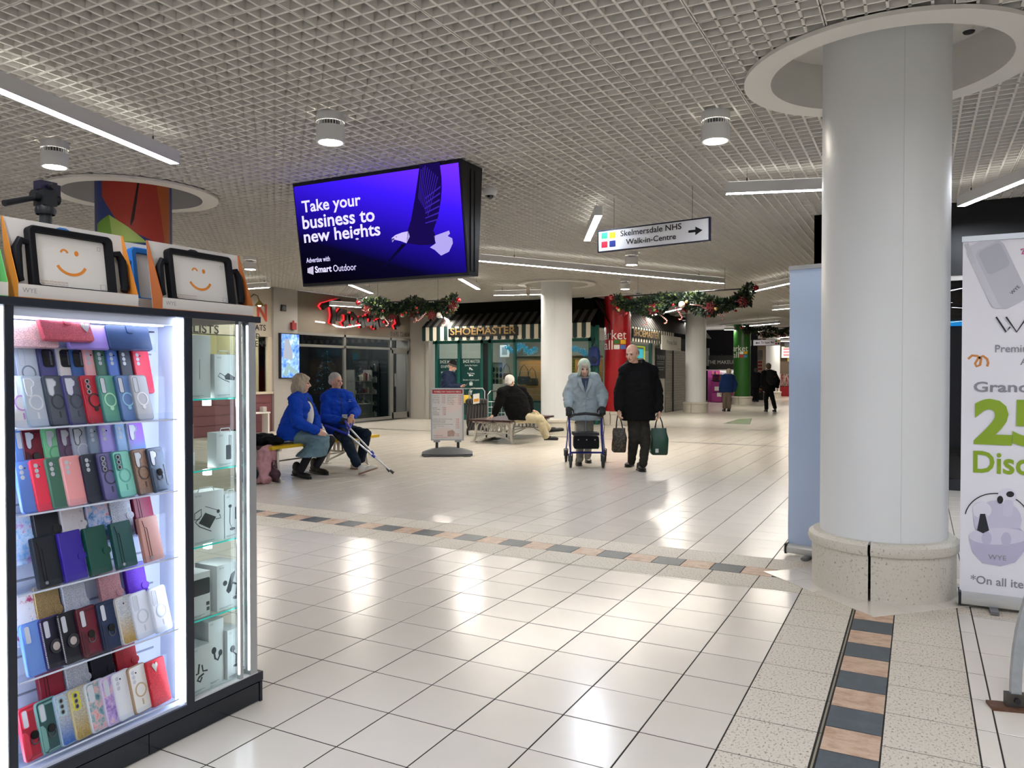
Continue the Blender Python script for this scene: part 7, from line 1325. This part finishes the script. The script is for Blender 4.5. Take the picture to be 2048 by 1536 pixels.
pz = P['chest']+fw*.14+r_*.09+UP*.05; q = MB(); FQ2 = FR(pz, FQ[1], UP); q.prism([(0, 0), (.02, .012), (.035, .0), (.02, .006)], 0, .003, FQ2); q.fbox(FQ2, 0, .04, -.014, -.01, 0, .003); q.build('chest_emblem', M('emblem', 'b9c3e6', .5), t, 0, B)
q = MB(); trousers(q, P, (.092, .075, .06)); remesh(q, 'jeans', fabric('jeans_dark', '17222f', .85, .4), t, B)
wh = M('trainer_white', 'd2cdc2', .5); so = M('sole_tan', '8a6a52', .6)
hp = fl(719, 950); shoe(t, B, hp+UP*.004, hp+nrm(r_*.85-f_*.25)*.25+UP*.09, wh, so, .05, 'trainer'); hp = fl(702, 938); shoe(t, B, hp+UP*.004, hp+nrm(r_*.9-f_*.2)*.27+UP*.004, wh, so, .05, 'trainer')
for k, (p0, p1, tip, lab) in enumerate((((650, 851, 9.85), (696, 869, 9.75), (787, 948), 'blue and white crutch lying across the man lap, lower one'), ((690, 842, 9.82), (700, 857, 9.8), (779, 944), 'blue and white crutch held upright in the man hand'))):
    a, m1, e = atD(*p0), atD(*p1), fl(*tip)+UP*.012; tc_ = thing('crutch', lab, 'crutch', e-UP*.012, 0, 'pair of crutches'); Bc = e-UP*.012
    mid = m1+(e-m1)*.55; MB().cyl(m1, mid, .0125, n=12).build('upper_tube', M('tube_silver', 'c3c4c8', .3, .6), tc_, base=Bc); MB().cyl(mid, e, .0095, n=12).build('lower_tube', M('tube_silver', 'c3c4c8', .3, .6), tc_, base=Bc); MB().cyl(mid-nrm(e-m1)*.02, mid+nrm(e-m1)*.03, .017, n=12).build('collar', M('crutch_blue', '1e2f9a', .4), tc_, base=Bc)
    MB().tube([a, m1], .017, 10).build('forearm_piece', M('crutch_blue', '1e2f9a', .4), tc_, base=Bc); d_ = nrm(m1-e); MB().cyl(m1, m1+nrm(np.cross(d_, r_))*.1+d_*.02, .015, n=10).build('hand_grip', M('crutch_blue', '1e2f9a', .4), tc_, base=Bc); MB().tube([e+d_*.06, e+d_*.01, e], [.013, .019, .021], 12).build('rubber_tip', m_blackm, tc_, base=Bc)
# --- coats and bags round the bench
def heap(name, label, cat, mat, blobs, base, vox=.012, extra=None):
    t = thing(name, label, cat, base); q = MB()
    for c, r3 in blobs: q.ell(c, r3, 14, 10)
    remesh(q, 'cloth', mat, t, base, vox, 3); return t
bb = V3(-7.05, 6.75, .43); heap('folded_coat', 'black coat heaped on the bench beside the woman', 'coat', fabric('coat_black', '0e0f10', .8, .9, 7), [(bb+V3(.0, .0, .06), (.3, .16, .065)), (bb+V3(-.22, -.03, .09), (.2, .17, .09)), (bb+V3(.2, .05, .045), (.17, .12, .05)), (bb+V3(.05, .1, .07), (.2, .1, .06))], bb)
p = fl(527, 966); heap('pink_coat', 'pink puffy coat bundled on the floor under the bench', 'coat', fabric('coat_pink', 'b5888c', .7, .9, 7), [(p+V3(0, 0, .16), (.12, .14, .17)), (p+V3(.03, .02, .32), (.1, .12, .14)), (p+V3(-.06, -.02, .07), (.16, .14, .075)), (p+V3(.05, -.05, .06), (.1, .1, .07))], p); heap('dark_bag', 'dark teal bag leaning on the pink coat under the bench', 'bag', fabric('bag_dark', '15212c', .6), [(p+V3(-.1, -.17, .2), (.1, .06, .2)), (p+V3(-.05, -.17, .12), (.13, .06, .12))], p+V3(-.1, -.17, 0))
p2 = fl(549, 967); t2 = heap('purple_bag', 'small dull purple bag standing beside the bench leg', 'bag', fabric('bag_purple', '4a343c', .6), [(p2+V3(0, 0, .09), (.075, .06, .095)), (p2+V3(0, 0, .16), (.045, .04, .06))], p2); MB().tube([p2+V3(-.04, 0, .18), p2+V3(-.03, 0, .27), p2+V3(.03, 0, .27), p2+V3(.04, 0, .18)], .007, 6).build('handle', fabric('bag_purple', '4a343c', .6), t2, base=p2)
# --- 3 man with woolly hat by the shoe shop
t, B, P, sd_, fw = figure('man in a navy jacket and grey woolly hat looking at his phone', 16.4, dict(head=(905, 733), neck=(900, 745), chest=(896, 762), waist=(895, 786), pelvis=(896, 806), sa=(889, 751, -.1), ea=(896, 776, -.2), wa=(919, 773, -.1), sb=(905, 750, .15), eb=(908, 774, .2), wb=(922, 771, .08), ha=(894, 808, -.08), ka=(897, 834, -.08), aa=(895, 858, -.08), hb=(900, 808, .1), kb=(903, 834, .12), ab=(901, 858, .12)), r_*.95-f_*.1)
b = MB(); body_core(b, P, sd_, fw); sh = (P['sa']+P['sb'])/2
def hair3(A, R, s): q = MB(); q.ell(A(0, -.015, .05), (.088*s, .1*s, .085*s), 16, 12, R); q.ell(A(0, -.02, .1), (.07*s, .08*s, .06*s), 16, 12, R); remesh(q, 'woolly_hat', fabric('hat_black', '1a1a1c', .95, .6, 30), t, B, .01, 1); q = MB(); q.lathe([(.098, -.02), (.102, 0), (.098, .02), (.09, .02)], 20); vs = [A(p[0]*.92, p[1]*1.02-.012, .032+p[2]) for p in q.v]; q.v = [tuple(v) for v in vs]; q.build('hat_brim', fabric('hat_grey', '5a5754', .95, .6, 30), t, base=B)
head_parts(t, B, P['head'], r_*.9-UP*.35-f_*.1, UP, hair3, .95, SKIN, body=b, beard=M('beard_grey', '8d8780', .8, bump=.5, bs=60))
hand(b, P['wa'], r_*.95, UP, .95, .6, 1); hand(b, P['wb'], r_*.95, UP, .95, .6, -1); remesh(b, 'body', SKIN, t, B, .0075, 2)
q = MB(); trunk(q, [(P['pelvis']-UP*.04, sd_, fw, .19, .16), (P['waist'], sd_, fw, .195, .17), (P['chest'], sd_, fw, .2, .15), (sh-UP*.0, sd_, fw, .18, .1), (P['neck']+UP*.03, sd_, fw, .08, .08)]); sleeves(q, P, (.08, .07, .055)); remesh(q, 'jacket', fabric('jacket_navy', '18243c', .7), t, B, .014)
q = MB(); trousers(q, P, (.09, .075, .065)); remesh(q, 'trousers', fabric('trousers_black', '141619', .85), t, B, .014)
for a, o in (('a', -.08), ('b', .12)): hp = V3(*P['a'+a]); hp[2] = 0; shoe(t, B, hp-r_*.06, hp+r_*.2, m_blackm, w=.05)
ph = thing('mobile_phone', 'dark phone in the hands of the man with the woolly hat', 'phone', P['wa']+r_*.11+UP*.03); MB().obox((0, 0, 0), (.14, .075, .01), np.stack([nrm(r_*.9+UP*.4), nrm(f_), nrm(np.cross(nrm(r_*.9+UP*.4), f_))], 1)).build('handset', m_blackm, ph, 0); MB().obox((0, 0, .006), (.12, .066, .002), np.stack([nrm(r_*.9+UP*.4), nrm(f_), nrm(np.cross(nrm(r_*.9+UP*.4), f_))], 1)).build('screen', M('phone_glow', '9aa3b5', .2), ph, 0)
def carrier(label, top, bot, w_, d_, mat, hand_p, name='carrier_bag', dirs=None, prints=None):
    top, bot = V3(top), V3(bot); tb_ = thing(name, label, 'bag', bot); d = nrm(dirs if dirs is not None else r_); n_ = np.cross(d, UP); H_ = top[2]-bot[2]; q = MB(); rings = []
    for s, k, e in ((0, .85, .9), (.06, .98, 1), (.3, 1.03, 1.1), (.6, 1, .9), (.85, .93, .55), (1, .88, .3)):
        c_ = bot+(top-bot)*s; rings.append([c_+d*(w_*k*u+.008*math.sin(9*s+3*u))+n_*(d_*e*v) for u, v in ((-1, -.7), (-.8, -1), (0, -1.05), (.8, -1), (1, -.7), (1, .7), (.8, 1), (0, 1.05), (-.8, 1), (-1, .7))])
    q.loft(rings); q.build('bag_body', mat, tb_, 50, bot)
    for s in (-1, 1): MB().tube([top-d*w_*.5+n_*d_*.25*s-UP*.02, (top+hand_p)/2-d*w_*.35, hand_p-d*.01, hand_p+d*.01, (top+hand_p)/2+d*w_*.35, top+d*w_*.5+n_*d_*.25*s-UP*.02], .008, 6).build('handle', M('bag_handle', '15161a', .6), tb_, base=bot)
    return tb_
carrier('yellow carrier bag on the arm of the man with the woolly hat', atD(933, 790, 16.3), atD(932, 806, 16.3), .1, .07, M('bag_yellow', 'c9a815', .5), atD(921, 778, 16.3)); 
# --- 4 white-haired man on the second bench, back to us
t, B, P, sd_, fw = figure('white-haired man in a black sweater and cream trousers seen from behind', 13.6, dict(head=(1020, 763), neck=(1022, 775), chest=(1026, 792), waist=(1033, 816), pelvis=(1042, 834), sa=(1003, 785, -.12), ea=(997, 808, -.14), wa=(989, 829, -.1), sb=(1045, 783, .12), eb=(1058, 803, .14), wb=(1063, 820, .06), ha=(1044, 835, -.05), ka=(1080, 838, -.18), aa=(1092, 873, -.1), hb=(1050, 832, .12), kb=(1070, 830, .25), ab=(1098, 857, .35)), r_*.75+f_*.7)
b = MB(); body_core(b, P, sd_, fw); sh = (P['sa']+P['sb'])/2
def hair4(A, R, s): q = MB(); q.ell(A(0, -.02, .03), (.084*s, .1*s, .092*s), 18, 14, R); q.ell(A(0, -.06, -.03), (.07*s, .045*s, .05*s), 14, 10, R); remesh(q, 'hair', M('hair_snow', 'cfcac2', .7, bump=.5, bs=50), t, B, .009, 2)
head_parts(t, B, P['head'], r_*.55+f_*.8-UP*.15, UP, hair4, 1., SKIN, body=b)
hand(b, P['wa'], -UP*.45-r_*.8, -UP, 1., .15, 1); hand(b, P['wb'], r_*.9-UP*.3, -UP, 1., .4, -1); remesh(b, 'body', SKIN, t, B, .0075, 2)
q = MB(); trunk(q, [(P['pelvis']-UP*.05, r_, f_, .22, .18), (P['waist'], r_, f_, .24, .18), (P['chest'], r_, f_, .25, .16), (sh+UP*.0, r_, f_, .21, .11), (P['neck']+UP*.03, r_, f_, .08, .08)]); sleeves(q, P, (.095, .082, .06), .9); remesh(q, 'sweater', fabric('sweater_black', '060607', .9, .4), t, B, .013)
q = MB(); trousers(q, P, (.1, .085, .065)); remesh(q, 'trousers', fabric('trousers_cream', 'b9ae90', .85, .5), t, B, .013)
for a, hp in (('a', fl(1088, 880)), ('b', V3(*P['ab'])-UP*.07)): shoe(t, B, hp, hp+nrm(r_*.9-f_*.1)*.27+UP*(0 if a == 'a' else .03), M('slipper_black', '101013', .6), w=.05, h=.03)
# --- 5 old woman with the walking frame
t, B, P, sd_, fw = figure('old woman in a pale blue coat and headscarf pushing a walker', 10.6, dict(head=(1168.5, 736, -.1), neck=(1169, 753, .02), chest=(1168, 772, .0), waist=(1168, 800, .05), pelvis=(1169, 826, .08), sa=(1148, 758, 0), ea=(1136, 790, .0), wa=(1137, 814, -.18), sb=(1189, 757, 0), eb=(1206, 790, .0), wb=(1204, 813, -.18), ha=(1162, 834, .05), ka=(1160, 878, .02), aa=(1160, 920, .05), hb=(1178, 834, .08), kb=(1178, 876, .12), ab=(1175, 914, .25)), -f_)
b = MB(); body_core(b, P, r_, -f_); sh = (P['sa']+P['sb'])/2
scarf = M('scarf_mint', 'b7c6b4', .7, var=.18, vs=28, bump=.4, bs=16)
def hair5(A, R, s):
    q = MB(); q.ell(A(0, -.03, .035), (.092*s, .1*s, .1*s), 18, 14, R); q.ell(A(0, -.04, -.05), (.085*s, .07*s, .085*s), 16, 12, R); q.ell(A(.068, .01, -.05), (.026*s, .05*s, .075*s), 12, 10, R); q.ell(A(-.068, .01, -.05), (.026*s, .05*s, .075*s), 12, 10, R); remesh(q, 'headscarf', scarf, t, B, .009, 2)
    q = MB(); q.ell(A(0, .06, .055), (.055*s, .03*s, .032*s), 14, 10, R); [q.ell(A(.05*k, .055, .01), (.016*s, .025*s, .045*s), 10, 8, R) for k in (-1, 1)]; remesh(q, 'fringe', M('hair_grey', 'b3a897', .7, bump=.5, bs=60), t, B, .007, 2)
    q = MB(); q.ell(A(0, .05, -.12), (.022*s, .02*s, .018*s), 10, 8, R); [q.tube([A(0, .05, -.12), A(.03*k, .06, -.16), A(.04*k, .05, -.19)], [.012, .016, .004], 8) for k in (-1, 1)]; q.build('scarf_knot', M('scarf_peach', 'c9a99a', .7), t, base=B)
head_parts(t, B, P['head'], -f_*.93-UP*.3, UP-f_*.2, hair5, .95, M('skin_old', 'c39a86', .55, bump=.3, bs=60), body=b)
for a, k in (('a', -1), ('b', 1)): hand(b, P['w'+a], -UP*.6-f_*.75, -UP, .9, .9, -k)
remesh(b, 'body', SKIN2, t, B, .0065, 2)
q = MB()
for a, k in (('a', -1), ('b', 1)): q.ell(P['w'+a]-UP*.03-f_*.05, (.045, .05, .042), 12, 10)
coat = fabric('coat_paleblue', '98a5aa', .75, .5, 10)
for a, k in (('a', -1), ('b', 1)): g = MB(); hand(g, P['w'+a], -UP*.6-f_*.75, -UP, 1.08, .9, -k); remesh(g, 'glove', M('glove_black', '101014', .7), t, B, .007, 1)
q = MB(); trunk(q, [(P['pelvis']-UP*.1, r_, f_, .235, .17), (P['pelvis']+UP*.03, r_, f_, .225, .165), (P['waist'], r_, f_, .21, .15), (P['chest'], r_, f_, .205, .145), (sh+UP*.0, r_, f_, .18, .11), (P['neck']+UP*.02, r_, f_, .085, .08)]); sleeves(q, P, (.09, .082, .06), .9); remesh(q, 'coat', coat, t, B, .0115)
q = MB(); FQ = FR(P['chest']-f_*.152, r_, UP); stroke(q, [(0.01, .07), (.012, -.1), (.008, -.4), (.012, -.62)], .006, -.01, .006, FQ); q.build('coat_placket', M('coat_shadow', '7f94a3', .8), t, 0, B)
for z in (-.02, -.17, -.32): MB().ell(P['chest']-f_*(.158 if z > -.1 else .168)+r_*.03+UP*z, .011, 8, 6).build('button', M('button', '8fa1ad', .4), t, base=B)
q = MB(); q.prism([(-.045, .11), (.05, .11), (.01, -.08)], -.04, .004, FQ); q.build('navy_blouse', M('blouse_navy', '1c2b45', .7), t, 0, B)
for s in (-1, 1): q = MB(); q.prism([(.0+.012*s, -.1), (.055*s, .11), (.1*s, .09), (.085*s, .02)], .0, .012, FQ); q.build('lapel', coat, t, 0, B)
q = MB(); trousers(q, P, (.08, .063, .053)); remesh(q, 'trousers', fabric('trousers_grey', '85827b', .85), t, B, .012)
for a, px in (('a', (1158, 931)), ('b', (1177, 926))): hp = fl(*px); shoe(t, B, hp+f_*.2, hp-f_*.06+r_*.0, m_blackm, w=.048)
# the walker
mblue = M('walker_blue', '18208a', .3, .3, coat=.4); Dw = 10.25; t = thing('walker_frame', 'blue wheeled walking frame with a black seat bag', 'walker', fl(1171, 938)); B = fl(1171, 938)
for s, hx, wx, rx in ((-1, 1137, 1141, 1132), (1, 1204, 1206, 1209)):
    top = atD(hx, 822, 10.42); fw_ = fl(wx, 936)+UP*.09; rw = fl(rx, 924)+UP*.09; mid = atD(hx+(3 if s < 0 else -1), 868, 10.35)
    MB().tube([top, atD(hx+1*s*-1, 838, 10.4), mid, fw_+UP*.09], .0135, 10).build('side_tube', mblue, t, base=B); MB().tube([atD(hx, 850, 10.38), rw+UP*.08], .0125, 10).build('rear_tube', mblue, t, base=B)
    MB().tube([top+f_*.1+UP*.01, top-f_*.05+UP*.005], .017, 10).build('hand_grip', m_blackm, t, base=B); hg = [c_ for c_ in t.children if c_.name.startswith('hand_grip')][-1]; MB().tube([top-f_*.06, top-f_*.12-UP*.05, top-f_*.08-UP*.1], .005, 6).build('brake_lever', m_blackm, hg, base=B); MB().tube([top-f_*.05, top-f_*.03+r_*.03*s-UP*.2, mid+r_*.02*s-UP*.1, fw_+UP*.1], .0035, 6).build('brake_cable', m_blackm, t, base=B)
    for p, nm in ((fw_, 'front_wheel'), (rw, 'rear_wheel')):
        MB().lathe([(.045, -.014), (.082, -.016), (.089, -.009), (.089, .009), (.082, .016), (.045, .014)], 28).build(nm, m_blackm, t).matrix_local = Matrix.Translation(Vector(p-B)) @ Matrix(((r_[0], f_[0], 0), (r_[1], f_[1], 0), (r_[2], f_[2], 1))).to_4x4() @ Matrix.Rotation(math.pi/2, 4, 'Y')
        MB().cyl(p-r_*.02, p+r_*.02, .047, n=18).build('wheel_hub', M('hub_grey', '3c3d42', .5), t, base=B); MB().tube([p+r_*.024, p+r_*.026+UP*.1, p+UP*.11, p-r_*.026+UP*.1, p-r_*.024], .008, 6).build('fork', m_blackm, t, base=B)
MB().tube([fl(1141, 936)+UP*.21, fl(1206, 936)+UP*.21], .0135, 10).build('cross_bar', mblue, t, base=B)
MB().tube([atD(1139, 834, 10.4), atD(1150, 829, 10.25), atD(1171, 827, 10.2), atD(1192, 829, 10.25), atD(1204, 834, 10.4)], .02, 10).build('back_bar', m_blackm, t, base=B)
s0, s1 = atD(1146, 868, 10.25), atD(1198, 868, 10.25); MB().obox((s0+s1)/2+f_*.1, (np.linalg.norm(s1-s0), .26, .035), np.stack([r_, f_, UP], 1)).build('seat', m_blackm, t, 0, B); q = MB(); q.loft([[(s0+s1)/2-f_*.0+r_*(u*.16*k)+f_*(v*.09)-UP*z for u, v in ((-1, -1), (1, -1), (1, 1), (-1, 1))] for z, k in ((.03, 1.0), (.08, 1.04), (.16, 1.04), (.19, .97))]); q.build('seat_bag', fabric('bag_blk', '0f0f12', .8), t, 30, B)
for u in (-.11, 0, .11): MB().ell((s0+s1)/2-f_*.093+r_*u-UP*.07, .009, 8, 6).build('bag_stud', m_alu, t, base=B)
# --- 6 man with two shopping bags
t, B, P, sd_, fw = figure('bald man in a black coat carrying a bag in each hand', 10.15, dict(head=(1264, 707, -.08), neck=(1271, 727), chest=(1274, 755), waist=(1276, 795), pelvis=(1277, 830), sa=(1249, 742, -.05), ea=(1239, 783, .02), wa=(1237, 818, -.06), sb=(1305, 742, .05), eb=(1315, 783, .06), wb=(1318, 820, -.05), ha=(1266, 838), ka=(1267, 882, -.08), aa=(1263, 924, .05), hb=(1288, 838), kb=(1291, 882, -.1), ab=(1286, 930, -.2)), -f_*.95-r_*.2)
b = MB(); body_core(b, P, r_, -f_); sh = (P['sa']+P['sb'])/2
def hair6(A, R, s): q = MB(); q.ell(A(0, -.055, -.0), (.076*s, .052*s, .062*s), 16, 12, R); [q.ell(A(.07*k, -.02, .0), (.013*s, .04*s, .035*s), 10, 8, R) for k in (-1, 1)]; remesh(q, 'hair', M('hair_greybrown', '7d7065', .8, bump=.5, bs=60), t, B, .008, 2)
head_parts(t, B, P['head'], -f_*.8-r_*.55-UP*.22, UP, hair6, 1.04, SKIN, body=b)
hand(b, P['wa'], -UP*.95-f_*.2, r_, 1.05, .95, 1); hand(b, P['wb'], -UP*.95-f_*.2, -r_, 1.05, .95, 1); remesh(b, 'body', SKIN, t, B, .0065, 2)
q = MB(); trunk(q, [(P['pelvis']-UP*.07, r_, f_, .225, .16), (P['waist'], r_, f_, .225, .16), (P['chest'], r_, f_, .23, .15), (sh+UP*.0, r_, f_, .2, .11), (P['neck']+UP*.0, r_, f_, .09, .09)]); sleeves(q, P, (.09, .08, .062), .93); remesh(q, 'coat', fabric('coat_black2', '0a0a0b', .8, .6, 7), t, B, .0115)
q = MB(); q.tube([P['neck']+UP*.0-f_*.07-r_*.08, P['neck']-r_*.1+UP*.02, P['neck']+f_*.08, P['neck']+r_*.1+UP*.02, P['neck']+r_*.08-f_*.07-UP*.02], [.03, .04, .045, .04, .03], 10); remesh(q, 'hood_collar', fabric('coat_black2', '0a0a0b', .8, .6, 7), t, B, .01)
q = MB(); trousers(q, P, (.092, .07, .056)); remesh(q, 'trousers', fabric('trousers_olive', '2a2823', .85, .5), t, B, .012)
for a, px, dr in (('a', (1256, 934), -r_*.4-f_*.9), ('b', (1285, 943), -f_+r_*.1)): tp = fl(*px); d_ = nrm(dr); shoe(t, B, tp-d_*.2, tp+d_*.06, M('shoe_blk', '0d0d0f', .55), w=.052)
carrier('black patterned shopping bag in the bald man right hand', atD(1239, 856, 10.1), atD(1238, 904, 10.1), .088, .07, SPECK('bag_pattern', [(0, '0c0b0a'), (.5, '16130f'), (.56, '5a4a2c'), (.62, '17130f'), (1, '0d0c0b')], 40, .45), atD(1237, 831, 10.12)); 
tb_ = carrier('dark green shopping bag in the bald man left hand', atD(1318, 856, 10.1), atD(1318, 909, 10.1), .11, .08, M('bag_green', '0f3a2a', .45, bump=.4, bs=10), atD(1318, 833, 10.12)); c_ = atD(1314, 903, 9.99); MB().fbox(FR(c_, r_, UP), -.02, .02, -.015, .035, -.004, .002).build('label_patch', M('patch_w', 'b5b9b5', .5), tb_, 0, np.array(tb_.location))
# --- 7-9 people further off
def far_person(label, D0, j, fwd, top, leg, hairm, look, extra=None, rs=(.085, .075, .058), hw=.2, lr=(.09, .075, .065), hat=False):
    global t, B, P
    t, B, P, sd_, fw = figure(label, D0, j, fwd); b = MB(); body_core(b, P, r_, f_); sh = (P['sa']+P['sb'])/2
    def hf(A, R, s): q = MB(); q.ell(A(0, -.025, .025), (.09*s, .1*s, .1*s), 14, 10, R); q.ell(A(0, -.06, -.04), (.08*s, .05*s, .06*s), 12, 8, R); remesh(q, 'hair', hairm, t, B, .014, 1)
    head_parts(t, B, P['head'], look, UP, hf, .95, SKIN, body=b)
    for a, k in (('a', -1), ('b', 1)): hand(b, P['w'+a], -UP, r_*-k, .95, .5, k)
    remesh(b, 'body', SKIN, t, B, .009, 1)
    q = MB(); trunk(q, [(P['pelvis']-UP*.04, r_, f_, hw*1.05, .17), (P['waist'], r_, f_, hw, .16), (P['chest'], r_, f_, hw, .15), (sh, r_, f_, hw*.86, .11), (P['neck']+UP*.02, r_, f_, .08, .08)]); sleeves(q, P, rs); remesh(q, 'jacket', top, t, B, .018, 2)
    q = MB(); trousers(q, P, lr); remesh(q, 'trousers', leg, t, B, .018, 2)
    for a in 'ab': hp = V3(*P['a'+a]); hp[2] = 0.; shoe(t, B, hp-fw*.07, hp+fw*.17, m_blackm, w=.048)
    return t, B, P
t, B, P = far_person('distant woman in a blue jacket walking away past the green column', 25.2, dict(head=(1457, 744), neck=(1456, 750), chest=(1455, 760), waist=(1454, 772), pelvis=(1453, 782), sa=(1446, 754), ea=(1442, 770), wa=(1441, 783), sb=(1466, 754), eb=(1471, 769), wb=(1468, 782), ha=(1450, 785), ka=(1449, 801), aa=(1449, 816), hb=(1458, 785), kb=(1458, 801), ab=(1458, 817)), f_, fabric('jacket_blue', '1c3362', .8), fabric('trousers_taupe', '75695c', .85), M('hair_blonde', 'b3a488', .7, bump=.4, bs=40), f_)
q = MB(); q.ell(P['neck']-f_*.09-UP*.05, (.12, .07, .09), 12, 8); remesh(q, 'hood', fabric('jacket_blue', '1c3362', .8), t, B, .016, 2)
t, B, P = far_person('distant man in black with a rucksack walking away', 25., dict(head=(1536.5, 733), neck=(1536, 741), chest=(1538, 752), waist=(1538, 768), pelvis=(1537, 780), sa=(1527, 746), ea=(1524, 763), wa=(1527, 777), sb=(1549, 746), eb=(1556, 762), wb=(1555, 775), ha=(1533, 783), ka=(1532, 801), aa=(1533, 818), hb=(1542, 783), kb=(1546, 800), ab=(1550, 816)), f_, fabric('coat_far_black', '0d0d10', .85), fabric('trousers_far', '0e0e11', .85), M('hair_brown', '5c4c38', .7, bump=.4, bs=40), f_, hw=.2)
rk = thing('rucksack', 'black rucksack on the back of the distant man', 'rucksack', P['chest']-f_*.24-UP*.05); q = MB(); q.ell((0, 0, 0), (.17, .12, .25), 16, 12); q.ell(tuple(-f_*.06-UP*.1), (.13, .09, .13), 14, 10); remesh(q, 'pack', fabric('ruck_black', '121216', .7), rk, (0, 0, 0), .014, 2)
for k in (-1, 1): MB().tube([r_*.1*k+UP*.2+f_*.04, r_*.13*k+UP*.24+f_*.18, r_*.13*k+UP*.1+f_*.3], .02, 6).build('strap', m_blackm, rk)
for u, z in ((.06, .04), (-.12, -.12)): MB().ell(tuple(r_*u-f_*.125+UP*z), .018, 8, 6).build('red_tag', m_rb, rk)
t, B, P = far_person('dim figure in black beside the striped stall', 33., dict(head=(1512, 741), neck=(1512, 746), chest=(1512, 754), waist=(1512, 765), pelvis=(1512, 774), sa=(1505, 749), ea=(1503, 760), wa=(1506, 769), sb=(1519, 749), eb=(1521, 760), wb=(1519, 768), ha=(1509, 776), ka=(1509, 789), aa=(1509, 800), hb=(1515, 776), kb=(1515, 789), ab=(1515, 800)), f_, fabric('coat_far2', '0c0c0e', .85), fabric('trousers_far2', '101013', .85), M('hair_dark', '2a2420', .7), r_*.4+f_)
